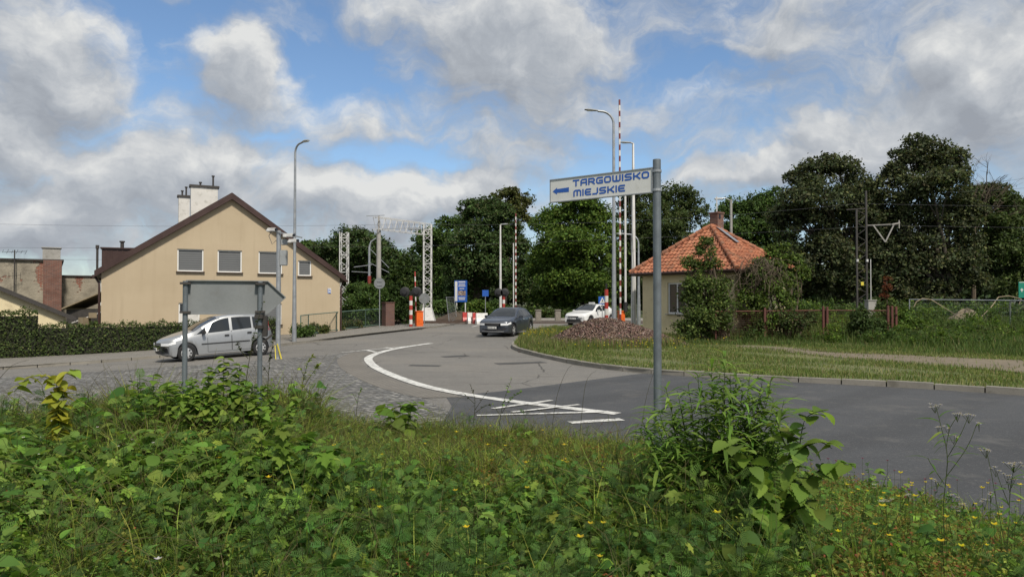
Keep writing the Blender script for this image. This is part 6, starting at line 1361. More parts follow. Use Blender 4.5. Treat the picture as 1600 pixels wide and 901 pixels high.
# ------------------------------------------------------------------ fences on the right
def rusty_bay(a, b, label, h=1.45, top2=False):
    t = mesh_panel('rusty_fence', label, 'fence', a, b, h, frame='rust', nx=22, nz=13, r=.03, group='rusty fence bays beside the hut', wr=.004, bot=.2)
    return t
rp = [(px2(1118, 31.8), 31.8), (px2(1198, 32.6), 32.6), (px2(1289, 33.4), 33.4), (px2(1388, 33.0), 33.0)]
for i, lab in enumerate(('rusty mesh fence bay below the hut climbers, left one', 'rusty mesh fence bay in the middle, sunk in tall grass', 'rusty mesh fence bay ending at the thick red posts')): rusty_bay(rp[i], rp[i+1], lab, 1.5)
def red_posts(px, Y, n, h, label):
    x = px2(px, Y); t = thing('fence_post', label, 'post', (x, Y, T0(x, Y)), 0, 'dark red fence posts')
    mb = MB()
    for k in range(n): mb.box((k*.17-.08, -.05-.03*k, h/2), (.10, .10, h+.2-.05*k))
    mb.build('post', 'rust', t, bevel=.01)
red_posts(1288, 33.3, 2, 1.6, 'pair of dark red steel posts between the fence bays'); red_posts(1389, 32.8, 3, 1.65, 'cluster of thick dark red posts at the fence end'); red_posts(1197, 32.5, 1, 1.55, 'single dark red post under the broad climber')
sf = [(px2(1421, 44), 44), (px2(1578, 40.5), 40.5), (px2(1680, 38), 38)]
mesh_panel('site_fence', 'long galvanised mesh fence panel in front of the trees on the right', 'fence', sf[0], sf[1], 1.85, zoff=.0, nx=60, nz=8, r=.035, wr=.003); mesh_panel('site_fence', 'galvanised mesh fence panel cut by the right edge', 'fence', sf[1], sf[2], 1.85, zoff=.0, nx=40, nz=8, r=.035, wr=.003)
def arch_pipe(label, px0, px1, px2_, ytop, ybot, Y, name='bent_pipe'):
    pts = [atY(px0, ytop+13, Y), atY(px0+4, ytop+5, Y), atY((px0+px1)/2, ytop, Y), atY(px1, ytop+2, Y), atY((px1+px2_)/2+3, (ytop+ybot)/2, Y-.4), atY(px2_, ybot, Y-.8)]
    mb = MB(); mb.tube([(p.x, p.y, p.z) for p in catmull(pts, 5)] if False else [tuple(p) for p in pts], .028, 7); return tag(mb.build(name, 'pale_wood', smooth=60), label, 'pipe')
arch_pipe('pale bent pole leaning from the fence top down to the grass', 1428, 1455, 1520, 466, 514, 43); arch_pipe('thin pale hoop behind the fence, near its right post', 1592, 1560, 1533, 462, 495, 42.5)
def dirt_pile(label, px, Y, rx, h, mat='sandy_soil'):
    x = px2(px, Y); z0 = T0(x, Y); t = thing('dirt_pile', label, 'heap', (x, Y, z0)); mb = MB(); rd = random.Random(int(px)); n = 18; rows = []
    for i in range(9):
        f = i/8; rows.append([(rx*(1-f)*math.cos(2*math.pi*k/n)*(1+.15*math.sin(k*2.1)), rx*.8*(1-f)*math.sin(2*math.pi*k/n), -.1+h*(math.sin(f*1.57))*(1+.1*math.sin(k*1.7+i))+rd.uniform(-.05, .05)) for k in range(n)]); rows[-1].append(rows[-1][0])
    mb.grid(rows); mb.build('pile', mat, t, smooth=40)
dirt_pile('sandy heap of earth behind the fence, left of the other', 1510, 46, 1.5, 1.25); dirt_pile('low pale heap of earth behind the fence, under the thin hoop', 1540, 45, 1.2, .9)
dirt_pile('low mound of earth and rubble behind the water barriers', 718, 58, 2.2, .75, 'soil')
def green_sign():
    Y = 41; x = px2(1597, Y); z0 = T0(x, Y); t = thing('green_sign', 'green road sign with white and red marks at the right edge', 'sign', (x, Y, z0)); zt = zat(440, Y)-z0; zb = zat(465, Y)-z0
    mb = MB(); mb.box((.28, 0, (zt+zb)/2), (.95, .03, zt-zb)); pn = mb.build('sign_plate', 'green_sign', t); mb = MB(); mb.cyl((.5, .05, -.2), (.5, .05, zt), .04, n=10); mb.build('pole', 'galvanised', t)
    mb = MB(); mb.box((-.02, -.02, (zt+zb)/2), (.16, .012, .05)); mb.box((-.02, -.021, (zt+zb)/2-.02), (.05, .012, .2)); mb.box((.28, -.02, zt-.03), (.9, .012, .03)); mb.build('white_marks', 'sign_white', pn); mb = MB(); mb.box((.42, -.0205, (zt+zb)/2), (.36, .012, .5)); mb.build('red_panel', 'red_paint', pn)
green_sign()
def sumac():
    Y = 42; c = atY(1383, 452, Y); bush('sumac', 'young tree with reddish orange top leaves beside the lattice mast', (c.x, Y), [L3(1380, 490, 12, 14, Y), L3(1372, 500, 12, 10, Y), L3(1388, 480, 9, 14, Y)], CL, 1600, .16, None, 'young tree')
    t = thing('reddish_shoot', 'upright reddish brown leafy shoot between the dark trunks', 'plant', (c.x, Y-.2, T0(c.x, Y))); mb = MB(); mb.tube([(0, 0, 0), (0, 0, 3.2)], [.03, .015], 5); mb.build('stem', 'twig', t)
    z = c.z-T0(c.x, Y); V, Fc, Co = crown([((0, 0, z+.45), (.22, .22, .35)), ((.05, 0, z), (.3, .3, .35)), ((-.1, 0, z-.5), (.35, .3, .3))], 500, .16, [((.16, .055, .03), 3), ((.11, .06, .025), 1)], 10, .35); tri_mesh('foliage', V, Fc, Co, 'leaf', t)
sumac()
bush('ivy_mound', 'rounded mound of bright creeper to the right of the red fence posts', (px2(1418, 33.5), 33.5), [L3(1412, 505, 20, 22, 33.5), L3(1432, 515, 18, 16, 33.2), L3(1405, 522, 22, 14, 32.8), L3(1440, 528, 16, 12, 32.6)], BRIGHT, 7000, .11, None, 'creeper')
bush('elder_bush', 'dark green bush in front of the rusty fence, between its posts', (px2(1352, 32.4), 32.4), [L3(1345, 505, 16, 22, 32.4), L3(1365, 515, 18, 18, 32.3), L3(1352, 530, 22, 12, 32)], [((.055, .09, .026), 3), ((.08, .125, .034), 1)], 5200, .11, None, 'bush')
bush('wild_bush', 'dry brownish bush beside the climber at the hut corner', (px2(1238, 33), 33), [L3(1225, 500, 18, 16, 33), L3(1245, 510, 20, 14, 32.6), L3(1260, 500, 14, 16, 33.4)], OLIVE+[((.09, .06, .04), 1.5)], 4200, .11, None, 'bush')
# ================================================================== planted bank in the foreground
rf = np.random.default_rng(21)
def leaf_tpl(xs, ws, fold=.30, droop=.35):
    xs = np.array(xs, float); ws = np.array(ws, float); n = len(xs); V = []
    for x, w in zip(xs, ws): V += [(x, 0, -droop*x*x), (x, w, fold*w-droop*x*x), (x, -w, fold*w-droop*x*x)]
    Fc = []
    for i in range(n-1):
        a, b = 3*i, 3*i+3; Fc += [(a, b, b+1), (a, b+1, a+1), (a, b+2, b), (a, a+2, b+2)]
    return np.array(V), np.array(Fc)
OVATE = leaf_tpl([0, .1, .22, .38, .55, .72, .88, 1], [.012, .14, .23, .275, .25, .175, .07, .0])
BROAD = leaf_tpl([-.03, .05, .14, .25, .38, .52, .66, .78, .88, .95, 1], [.06, .22, .33, .39, .405, .38, .31, .22, .125, .05, 0], .20, .42)
RIB = leaf_tpl(np.linspace(0, 1, 21), .40*np.sin(np.pi*np.linspace(0.05, 1, 21)**.85)**.8*np.where(np.arange(21) % 2, .93, 1.04), .22, .45)
RIB[0][:, 2] += np.where((np.arange(63)//3) % 2, .018, -.018)*(np.arange(63) % 3 > 0)
LANCE = leaf_tpl([0, .15, .32, .5, .68, .85, 1], [.012, .045, .062, .066, .052, .026, 0], .35, .75)
def lobed_tpl():
    # five pointed lobes with toothed edges round the end of the stalk
    half = [(0, .02), (-.13, .10), (-.20, .26), (-.10, .27), (.0, .36), (.02, .52), (.09, .44), (.20, .40), (.27, .33), (.33, .40), (.42, .44), (.55, .62), (.57, .47), (.63, .40), (.62, .28), (.60, .19), (.70, .21), (.79, .23), (.86, .12), (1.02, 0)]
    pts = half+[(x, -y) for x, y in half[-2::-1]]; V = [(.22, 0, .0)]+[(x, y, 0) for x, y in pts]; V = np.array(V, float); V[:, 2] = .16*np.abs(V[:, 1])-.30*V[:, 0]**2-.35*V[:, 1]**2+.015*np.sin(np.arange(len(V))*2.1)
    n = len(pts); return V, np.array([(0, i, i+1) for i in range(1, n)]+[(0, n, 1)])
LOBED = lobed_tpl()
def feather_tpl():
    V = []; Fc = []
    def spike(p, q, w):
        p, q = np.array(p), np.array(q); d = q-p; s = np.array([-d[1], d[0], 0])/max(1e-6, np.hypot(d[0], d[1]))*w; k = len(V); V.extend([p+s, p-s, q, (p+q)/2+s*1.6+np.array([0, 0, .01])]); Fc.extend([(k, k+1, k+2), (k, k+2, k+3)])
    spike((0, 0, 0), (1, 0, -.25), .012)
    for i in range(7):
        x = .2+.11*i; L = .34*(1-abs(x-.42)*1.1)
        for sd in (-1, 1):
            q = (x+L*.55, sd*L, -.25*x*x+.04); spike((x, 0, -.25*x*x), q, .022); m = ((x+q[0])/2, q[1]*.55, (-.25*x*x+q[2])/2); spike(m, (m[0]+L*.42, m[1]+sd*L*.05, m[2]+.02), .016); spike(m, (m[0]+L*.10, m[1]+sd*L*.38, m[2]+.02), .016)
    return np.array(V), np.array(Fc)
FEATHER = feather_tpl()
KITE = leaf_tpl([0, .5, 1], [.02, .28, 0], .3, .3)
def frames(yaw, pitch, roll):
    cy, sy, cp, sp, cr, sr = np.cos(yaw), np.sin(yaw), np.cos(pitch), np.sin(pitch), np.cos(roll), np.sin(roll); o = np.zeros_like(yaw)
    x = np.stack([cy*cp, sy*cp, sp], 1); y0 = np.stack([-sy, cy, o], 1); z0 = np.cross(x, y0); y = y0*cr[:, None]+z0*sr[:, None]; z = np.cross(x, y); return np.stack([x, y, z], 2)     # columns
def put_leaves(tpl, P, yaw, pitch, roll, S, col):
    """many copies of one leaf shape at points P"""
    V, Fc = tpl; n = len(P); Rm = frames(yaw, pitch, roll); W = np.einsum('nij,kj->nki', Rm, V)*np.asarray(S)[:, None, None]+P[:, None, :]
    edge = (.92+.16*rf.random((n, 1, 1)))*np.ones((1, len(V), 1)); Co = col[:, None, :]*edge
    return W.reshape(-1, 3), (np.arange(n)[:, None, None]*len(V)+Fc).reshape(-1, 3), Co.reshape(-1, 3)
def stem_geo(pts, r0, r1, col):
    pts = np.array(pts, float); n = len(pts); V = []; Fc = []
    for i, p in enumerate(pts):
        d = pts[min(i+1, n-1)]-pts[max(i-1, 0)]; d = d/np.linalg.norm(d); a = np.cross(d, (0, .2, 1.) if abs(d[2]) < .9 else (1, 0, 0)); a /= np.linalg.norm(a); b = np.cross(d, a); r = r0+(r1-r0)*i/(n-1)
        for k in range(3): t = 2.094*k; V.append(p+(a*math.cos(t)+b*math.sin(t))*r)
    for i in range(n-1):
        for k in range(3): A, B = 3*i+k, 3*i+(k+1) % 3; Fc += [(A, B, B+3), (A, B+3, A+3)]
    return np.array(V), np.array(Fc), np.tile(np.array(col, float), (len(V), 1))
FG = [((0.139, 0.251, 0.045), 3), ((0.194, 0.322, 0.059), 2), ((0.094, 0.185, 0.039), 2), ((0.272, 0.374, 0.075), 0.6)]
FGY = [((0.234, 0.31, 0.054), 3), ((0.34, 0.399, 0.075), 2), ((0.167, 0.24, 0.045), 2)]
FGB = [((0.109, 0.21, 0.054), 3), ((0.151, 0.263, 0.063), 2), ((0.078, 0.159, 0.045), 2)]
RED = [((0.257, 0.27, 0.061), 2), ((0.351, 0.223, 0.061), 1.5), ((0.351, 0.115, 0.068), 1.1), ((0.176, 0.23, 0.049), 3)]
STRAW = (.20, .18, .085)
def p_vine(k):
    n = rf.integers(7, 12); yaw = rf.random(n)*6.283; rr = .03+.13*rf.random(n); h = .10+.26*rf.random(n); P = np.stack([np.cos(yaw)*rr, np.sin(yaw)*rr, h], 1); parts = [put_leaves(LOBED, P, yaw+rf.normal(0, .4, n), rf.normal(-.25, .35, n), rf.normal(0, .35, n), .05+.055*rf.random(n), pick(FG, n, .2, rf))]
    for p in P: parts.append(stem_geo([(0, 0, 0), (p[0]*.4, p[1]*.4, p[2]*.75), p], .0028, .0018, (.07, .09, .03)))
    return merge(parts)
def p_broad(k):
    n = rf.integers(8, 13); yaw = rf.random(n)*6.283; h = np.sort(.08+.34*rf.random(n)); rr = .02+.05*rf.random(n); P = np.stack([np.cos(yaw)*rr, np.sin(yaw)*rr, h], 1)
    parts = [put_leaves(BROAD, P, yaw, rf.normal(.05, .4, n), rf.normal(0, .3, n), .05+.055*rf.random(n), pick(FG, n, .2, rf)), stem_geo([(0, 0, 0), (.01, 0, .2), (0, .01, .42)], .004, .002, (.07, .09, .03))]
    return merge(parts)
def p_herb(k):
    H = .22+.25*rf.random(); n = rf.integers(16, 26); i = np.arange(n); h = .05+(H-.04)*i/n; yaw = i*2.4+rf.normal(0, .3, n); P = np.stack([np.cos(yaw)*.008+h*.12, np.sin(yaw)*.008, h], 1)
    return merge([put_leaves(OVATE, P, yaw, rf.normal(.35, .35, n), rf.normal(0, .3, n), (.028+.03*rf.random(n))*(1.15-.5*i/n), pick(FGY if k % 2 else FG, n, .2, rf)), stem_geo([(0, 0, 0), (H*.06, 0, H*.5), (H*.12, 0, H)], .003, .0012, (.08, .10, .03))])
def p_feather(k):
    H = .25+.28*rf.random(); n = rf.integers(12, 18); i = np.arange(n); h = .03+H*.92*i/n; yaw = i*2.4+rf.normal(0, .4, n); P = np.stack([h*.06, 0*h, h], 1)
    return merge([put_leaves(FEATHER, P, yaw, rf.normal(.5, .3, n), rf.normal(0, .4, n), (.10+.06*rf.random(n))*(1.1-.55*i/n), pick(FGB if k % 3 else FG, n, .2, rf)), stem_geo([(0, 0, 0), (H*.03, 0, H*.5), (H*.06, 0, H)], .0035, .0015, (.06, .085, .03))])
def p_grass(k):
    n = 26; P = np.zeros((n, 3)); P[:, :2] = rf.normal(0, .035, (n, 2)); V, Fc, Co = blades(P, .22+.35*rf.random(n), .0065, FGY+[(STRAW, 1.6), ((.06, .09, .022), 2)], .75, rf); parts = [(V, Fc, Co)]
    for j in range(2):
        a = rf.random()*6.28; L = .35+.3*rf.random(); parts.append(stem_geo([(0, 0, 0), (math.cos(a)*L*.12, math.sin(a)*L*.12, L*.6), (math.cos(a)*L*.5, math.sin(a)*L*.5, L*.95)], .0016, .0008, STRAW))
    return merge(parts)
def p_sedum(k):
    n = 150; r_ = .15*np.sqrt(rf.random(n)); a = rf.random(n)*6.283; P = np.stack([np.cos(a)*r_, np.sin(a)*r_, .08+.22*rf.random(n)*(1-r_/.25)], 1); N = rf.random(n)*6.283
    return put_leaves(KITE, P, N, rf.normal(.2, .5, n), rf.normal(0, .5, n), .020+.018*rf.random(n), pick(RED, n, .22, rf))
PROTO = {nm: [f(k) for k in range(6)] for nm, f in (('vine', p_vine), ('broad', p_broad), ('herb', p_herb), ('feather', p_feather), ('grass', p_grass), ('sedum', p_sedum))}
def plant_out(kind, x, y, scale, zoff=0., tilt=.18, tone=.14):
    z = Tv(x, y)+zoff; v = rf.integers(0, 6, len(x)); parts = []
    for k in range(6):
        m = np.nonzero(v == k)[0]
        if not len(m): continue
        V, Fc, Co = PROTO[kind][k]; n = len(m); Rm = frames(rf.random(n)*6.283, rf.normal(0, tilt, n), rf.normal(0, tilt, n)); W = np.einsum('nij,kj->nki', Rm, V)*scale[m][:, None, None]+np.stack([x[m], y[m], z[m]], 1)[:, None, :]
        Co = np.clip(Co[None]*(1+tone*rf.standard_normal((n, 1, 1)))*(1+.05*rf.standard_normal((n, 1, 3))), .004, .9); parts.append((W.reshape(-1, 3), (np.arange(n)[:, None, None]*len(V)+Fc).reshape(-1, 3), Co.reshape(-1, 3)))
    return parts
Ybv = np.vectorize(Yb)
def bank(n):
    Y = np.sqrt(2.1**2+(12**2-2.1**2)*rf.random(n*2)); x = (rf.random(n*2)*2-1)*(Y*.80+.5); k = (Y < Ybv(x)-.05) & ~((x > 4.2) & (Y > 3.2) & (Y < 7.2) & (x > 5.2-.18*(Y-3.4))); return x[k][:n], Y[k][:n]
def foreground():
    x, y = bank(11000); n = len(x); q = x/y; a = sn(x, y, 1.3, .3)+.18*rf.standard_normal(n); b = sn(x, y, 1.9, 2.1)+.18*rf.standard_normal(n); near = np.clip((6.2-y)/2.2, 0, 1)
    a2 = np.clip((a-.42)*5, 0, 1); b2 = np.clip((b-.40)*5, 0, 1)
    W = {'vine': .06+2.2*(q < .0)*(y > 4.2)*(y < 6.8)*a2+1.2*(q < -.45)*(y < 7.5)*a2+.9*(np.abs(q-.1) < .14)*(y < 5.2)*a2, 'broad': .10+.5*(q < -.15)*b2+.35*(q > .25)*b2, 'herb': .55+.6*b+.6*(q > .2), 'feather': .22+3.2*near*(q > -.35)*(q < .46)*(.35+b2)+.9*near+.5*(q < -.1)*(y > 6.3),
         'grass': .55+2.0*(q > -.55)*(q < .1)*(y > 6.0)*(.4+a)+.5*(y > 8), 'sedum': .04+5.5*(q > -.06)*(q < .32)*(y > 5.8)*(.35+b2)+2.8*(q > .42)*(.4+b2)}
    ks = list(W); Pm = np.stack([np.broadcast_to(W[k], (n,)).astype(float) for k in ks], 1); Pm /= Pm.sum(1, keepdims=True); c = (Pm.cumsum(1) > rf.random((n, 1))).argmax(1)
    hs = (.45+1.0*sn(x, y, .9, 5))*(.8+.4*rf.random(n)); hs *= np.where(q > .36, .62, 1.0); hs *= np.where((q < -.28) & (y > 7.5), 1.45, 1.0)*np.where((q > -.28) & ((Ybv(x)-y) < .8), .9, 1)
    for i, k in enumerate(ks):
        m = c == i; parts = plant_out(k, x[m], y[m], hs[m])
        V, Fc, Co = merge(parts); tag(tri_mesh({'vine': 'lobed_ground_cover', 'broad': 'broad_leaved_weeds', 'herb': 'small_herbs', 'feather': 'feathery_weeds', 'grass': 'long_grass', 'sedum': 'stonecrop_carpet'}[k], V, Fc, Co, 'leaf'), kind='stuff')
    # a low mat so that no bare soil shows between the plants
    x, y = bank(52000); P = np.stack([x, y, Tv(x, y)+.02+.16*rf.random(len(x))], 1); N = unit(np.array([0, 0, .8])+.7*rf.standard_normal((len(x), 3))); V, Fc = kites(P, N, .03+.035*rf.random(len(x)), .6, .1, rf); Co = np.repeat(pick(FG+FGB+RED[:1], len(x), .25, rf), 4, 0)
    tag(tri_mesh('low_ground_cover', V, Fc, Co, 'leaf'), kind='stuff')
    # dry stalks lying over the plants
    x, y = bank(420); parts = []
    for a, b in zip(x, y):
        if a/b > .35: continue
        z = T(a, b)+.25; t = rf.random()*6.283; L = .4+.7*rf.random(); d = np.array([math.cos(t), math.sin(t)*.6, 0]); up = .1+.35*rf.random(); parts.append(stem_geo([(a, b, z-.2), (a+d[0]*L*.3, b+d[1]*L*.3, z+up*.7), (a+d[0]*L*.7, b+d[1]*L*.7, z+up), (a+d[0]*L, b+d[1]*L, z+up*.75)], .0022, .001, STRAW if rf.random() < .45 else (.10, .13, .04)))
    V, Fc, Co = merge(parts); tag(tri_mesh('dry_stalks', V, Fc, Co, 'leaf'), kind='stuff')
foreground()
def blooms(name, n, cond, col, size, hz, pal2=None):
    x, y = bank(n*6); k = cond(x, y); x, y = x[k][:n], y[k][:n]; n = len(x); parts = []; h = hz*(.7+.6*rf.random(n)); z = Tv(x, y)
    for a, b, c, hh in zip(x, y, z, h):
        m = 5; yaw = np.arange(m)*1.2566+rf.random(); P = np.tile([a, b, c+hh], (m, 1)); s = size*(.7+.6*rf.random()); parts.append(put_leaves(leaf_tpl([0, .5, 1], [.05, .34, .10], .1, -.15), P, yaw, np.full(m, .15+.3*rf.random()), np.zeros(m), np.full(m, s), pick(col, m, .1, rf))); parts.append(stem_geo([(a, b, c), (a, b, c+hh*.6), (a, b, c+hh)], .002, .0012, (.07, .10, .03)))
    V, Fc, Co = merge(parts); tag(tri_mesh(name, V, Fc, Co, 'leaf'), kind='stuff')
blooms('yellow_blooms', 75, lambda x, y: (y < 7.5) & (x/y > -.45), [((.72, .58, .03), 1), ((.62, .50, .05), 1)], .022, .42)
blooms('yellow_blooms', 45, lambda x, y: (x/y > .34) & (y < 7), [((.72, .60, .03), 1)], .018, .30)
blooms('white_blooms', 36, lambda x, y: (x/y < -.48) & (y < 8), [((.72, .72, .70), 1)], .014, .52)
blooms('purple_blooms', 90, lambda x, y: (x/y > .08) & (y > 4.6) & (y < 9.6), [((.20, .03, .09), 1), ((.26, .05, .10), 1), ((.14, .04, .06), 1)], .016, .36)
# ------------------------------------------------------------------ single plants one can point at
def stems_plant(name, label, cat, base, stems, tpl, pal, leaf, per_m, r0=.005, pitch=.45, group=None, taper=.35, stem_col=(.075, .10, .035), droop=.0, start=.12, spin=2.4, jitter=.35):
    """base (x, y); stems: lists of points relative to the base"""
    x, y = base; z0 = T(x, y); t = thing(name, label, cat, (x, y, z0), 0, group); sp = []; lp = []
    for st in stems:
        P = catmull([Vector(p) for p in st], 6) if len(st) > 2 else [Vector(p) for p in st]; A = np.array([tuple(p) for p in P]); sp.append(stem_geo(A, r0, r0*.35, stem_col)); seg = np.linalg.norm(np.diff(A, axis=0), axis=1); L = seg.sum(); cum = np.concatenate([[0], seg.cumsum()])
        n = max(4, int(L*per_m)); s = L*(start+(1-start)*(np.arange(n)+.5)/n); Q = np.stack([np.interp(s, cum, A[:, i]) for i in range(3)], 1); f = s/L
        yaw = np.arange(n)*spin+rf.random()*6.28+rf.normal(0, jitter, n); lp.append(put_leaves(tpl, Q, yaw, rf.normal(pitch, .25, n)-droop*(1-f), rf.normal(0, .25, n), leaf*(.75+.5*rf.random(n))*(1-taper*f), pick(pal, n, .18, rf)))
    V, Fc, Co = merge(sp); tri_mesh('stem', V, Fc, Co, 'leaf', t); V, Fc, Co = merge(lp); tri_mesh('foliage', V, Fc, Co, 'leaf', t); return t
def rel(px, py, Y, base): q = atY(px, py, Y); return (q.x-base[0], q.y-base[1], q.z-T(*base))
def goldenrod():
    Y = 4.9; b = (atY(1125, 470, Y).x, Y); st = []; rd = random.Random(4)
    tops = [(1132, 552), (1112, 570), (1150, 575), (1090, 585), (1172, 580), (1205, 590), (1075, 600), (1188, 605), (1225, 625), (1058, 610), (1040, 605), (1130, 600), (1160, 610), (1100, 620), (1020, 640), (1003, 655), (1060, 650), (1215, 650), (1232, 660), (1085, 660), (1180, 650), (1030, 680), (1140, 640), (1010, 700), (1200, 690), (1050, 700), (1110, 690), (1165, 700), (1000, 672), (1240, 690)]
    for (px, py) in tops:
        dy = rd.uniform(-.35, .4); e = rel(px, py, Y+dy, b); o = (e[0]*.35+rd.uniform(-.08, .08), e[1]*.5, -.05); 
        for k in range(2):
            j = Vector((rd.uniform(-.07, .07), rd.uniform(-.12, .12), -rd.uniform(0, .12)*k-.05*k))*(1 if k else 0); st.append([o, (e[0]*.62+rd.uniform(-.03, .03)+j.x, e[1]*.75+j.y, e[2]*.5), (e[0]*.9+j.x, e[1]*.95+j.y, (e[2]+j.z)*.85), tuple(Vector(e)+j)])
    stems_plant('goldenrod_clump', 'tall clump of leafy goldenrod stems with narrow leaves, in front of the sign pole', 'plant', b, st, LANCE, [((.17, .285, .055), 3), ((.23, .35, .07), 2), ((.125, .225, .045), 2)], .21, 52, .0045, .62, taper=.30, start=.1)
goldenrod()
def elm():
    Y = 4.25; b = (atY(1215, 470, Y).x, Y); R_ = lambda px, py, dy=0: rel(px, py, Y+dy, b)
    st = [[(0, 0, 0), R_(1222, 790), R_(1245, 720), R_(1258, 655), R_(1290, 640, -.1)], [R_(1225, 780), R_(1265, 745, -.05), R_(1300, 725, -.1), R_(1335, 728, -.15)], [R_(1222, 800), R_(1190, 760, -.1), R_(1165, 710, -.15), R_(1135, 690, -.2)], [R_(1218, 820), R_(1185, 800, -.2), R_(1160, 815, -.3)], [R_(1222, 810), R_(1260, 790, -.1), R_(1290, 810, -.2)], [R_(1245, 720), R_(1225, 690, .1), R_(1215, 660, .2)], [R_(1250, 700), R_(1280, 690, -.1), R_(1300, 700, -.1)]]
    stems_plant('elm_sapling', 'young elm with broad ribbed leaves leaning right over the road edge', 'young tree', b, st, RIB, [((.175, .28, .052), 3), ((.22, .33, .064), 2), ((.13, .225, .046), 1.5)], .125, 34, .006, .1, taper=.1, start=.05, spin=3.14, droop=.35, jitter=.5)
elm()
LEAFY = [((0.167, 0.278, 0.045), 3), ((0.234, 0.342, 0.059), 2), ((0.121, 0.208, 0.039), 2)]
def left_saplings():
    Y = 6.75; b = (atY(350, 470, Y).x, Y); R_ = lambda px, py, dy=0: rel(px, py, Y+dy, b); st = []; rd = random.Random(9)
    for (px, py) in ((350, 558), (325, 575), (375, 570), (300, 590), (395, 600), (340, 600), (365, 610), (415, 600), (430, 610), (285, 615), (310, 620), (385, 630), (410, 640), (345, 640), (425, 660), (325, 650), (370, 660)):
        
        for k in range(3):
            dy = rd.uniform(-.35, .35); e = R_(px+k*rd.uniform(-25, 25), py+k*rd.uniform(5, 50), dy); st.append([(e[0]*.4, e[1]*.5, 0), (e[0]*.75, e[1]*.8, e[2]*.55), e])
    stems_plant('leafy_sapling', 'dense green sapling under the arrow board, its top leaves yellowish', 'young tree', b, st, BROAD, LEAFY, .095, 74, .006, .15, taper=.1, start=.1, droop=.2)
    Y = 7.3; b2 = (atY(240, 470, Y).x, Y); R2 = lambda px, py, dy=0: rel(px, py, Y+dy, b2); st = []
    for (px, py) in ((215, 592), (240, 585), (262, 600), (225, 615), (200, 620), (250, 625), (275, 610), (232, 640), (268, 640), (285, 595)):
        dy = rd.uniform(-.3, .3); e = R2(px, py, dy); st.append([(e[0]*.5, e[1]*.5, 0), (e[0]*.8, e[1]*.8, e[2]*.6), e])
    stems_plant('willow_shoot', 'upright shoots with pointed leaves, left of the dense sapling', 'plant', b2, st, OVATE, LEAFY, .13, 46, .005, .3, taper=.2, start=.15)
    Y = 6.5; b3 = (atY(95, 470, Y).x, Y); R3 = lambda px, py, dy=0: rel(px, py, Y+dy, b3)
    stems_plant('yellow_shoot', 'arching shoot with yellowish leaves in front of the cobbles at the left', 'plant', b3, [[(0, 0, .1), R3(90, 610), R3(75, 590), R3(45, 590, -.1), R3(22, 612, -.1)], [(0, 0, .1), R3(92, 605), R3(98, 585), R3(118, 577)], [(0, 0, .1), R3(100, 620), R3(105, 605)]], BROAD, [((.42, .42, .05), 2), ((.28, .34, .05), 2), ((.36, .37, .05), 1)], .12, 26, .004, .0, taper=.1, start=.25, droop=.3)
    Y = 5.0; b4 = (atY(450, 470, Y).x, Y); R4 = lambda px, py, dy=0: rel(px, py, Y+dy, b4); st = []
    for (px, py) in ((400, 670), (440, 660), (480, 675), (510, 700), (420, 710), (460, 715), (495, 735), (390, 700), (530, 690), (440, 745)):
        dy = rd.uniform(-.25, .25); e = R4(px, py, dy); st.append([(e[0]*.4, e[1]*.5, 0), (e[0]*.75, e[1]*.8, e[2]*.6), e])
    stems_plant('maple_seedling', 'maple seedling with large lobed leaves in the middle of the weeds', 'young tree', b4, st, LOBED, LEAFY, .125, 34, .005, .0, taper=.1, start=.3, droop=.2)
    Y = 4.6; b5 = (atY(905, 470, Y).x, Y); R5 = lambda px, py, dy=0: rel(px, py, Y+dy, b5); st = []
    for (px, py) in ((860, 800), (890, 790), (930, 785), (960, 795), (985, 800), (900, 820), (940, 815), (975, 830), (1000, 780)):
        dy = rd.uniform(-.2, .2); e = R5(px, py, dy); st.append([(e[0]*.4, e[1]*.5, 0), (e[0]*.75, e[1]*.8, e[2]*.6), e])
    stems_plant('maple_seedling', 'low light green maple seedling left of the goldenrod clump', 'young tree', b5, st, LOBED, FGY, .115, 26, .004, .0, taper=.1, start=.3, droop=.2)
    Y = 9.6; b6 = (atY(628, 470, Y).x, Y); R6 = lambda px, py, dy=0: rel(px, py, Y+dy, b6)
    stems_plant('burdock', 'rounded broad leaved weed on the rim, in front of the cobbles', 'plant', b6, [[(0, 0, 0), R6(605, 640), R6(595, 632)], [(0, 0, 0), R6(625, 628)], [(0, 0, 0), R6(645, 632), R6(655, 640)], [(0, 0, 0), R6(615, 645, -.2)], [(0, 0, 0), R6(640, 645, -.2)]], BROAD, LEAFY, .18, 12, .006, .1, taper=.0, start=.5)
left_saplings()
def stalk(name, label, base_px, Y, pts, n, col, sz, side=()):
    b = (atY(base_px, 470, Y).x, Y); t = thing(name, label, 'plant', (b[0], b[1], T(*b))); parts = []; bp = []
    for L_ in [pts]+list(side):
        P = catmull([Vector(rel(px, py, Y, b)) for px, py in L_], 6) if len(L_) > 2 else [Vector(rel(px, py, Y, b)) for px, py in L_]; A = np.array([tuple(p) for p in P]); parts.append(stem_geo(A, .004, .0015, (.07, .075, .03))); k = max(4, int(n*len(A)/20)); f = .35+.65*rf.random(k); i = f*(len(A)-1); Q = np.stack([np.interp(i, np.arange(len(A)), A[:, j]) for j in range(3)], 1); bp.append(put_leaves(OVATE, Q, rf.random(k)*6.28, rf.normal(.5, .4, k), rf.normal(0, .5, k), sz*(.6+.8*rf.random(k)), pick(col, k, .2, rf)))
    V, Fc, Co = merge(parts); tri_mesh('stem', V, Fc, Co, 'leaf', t); V, Fc, Co = merge(bp); tri_mesh('foliage', V, Fc, Co, 'leaf', t); return t  # the second mesh is the stalk's seed heads and small leaves
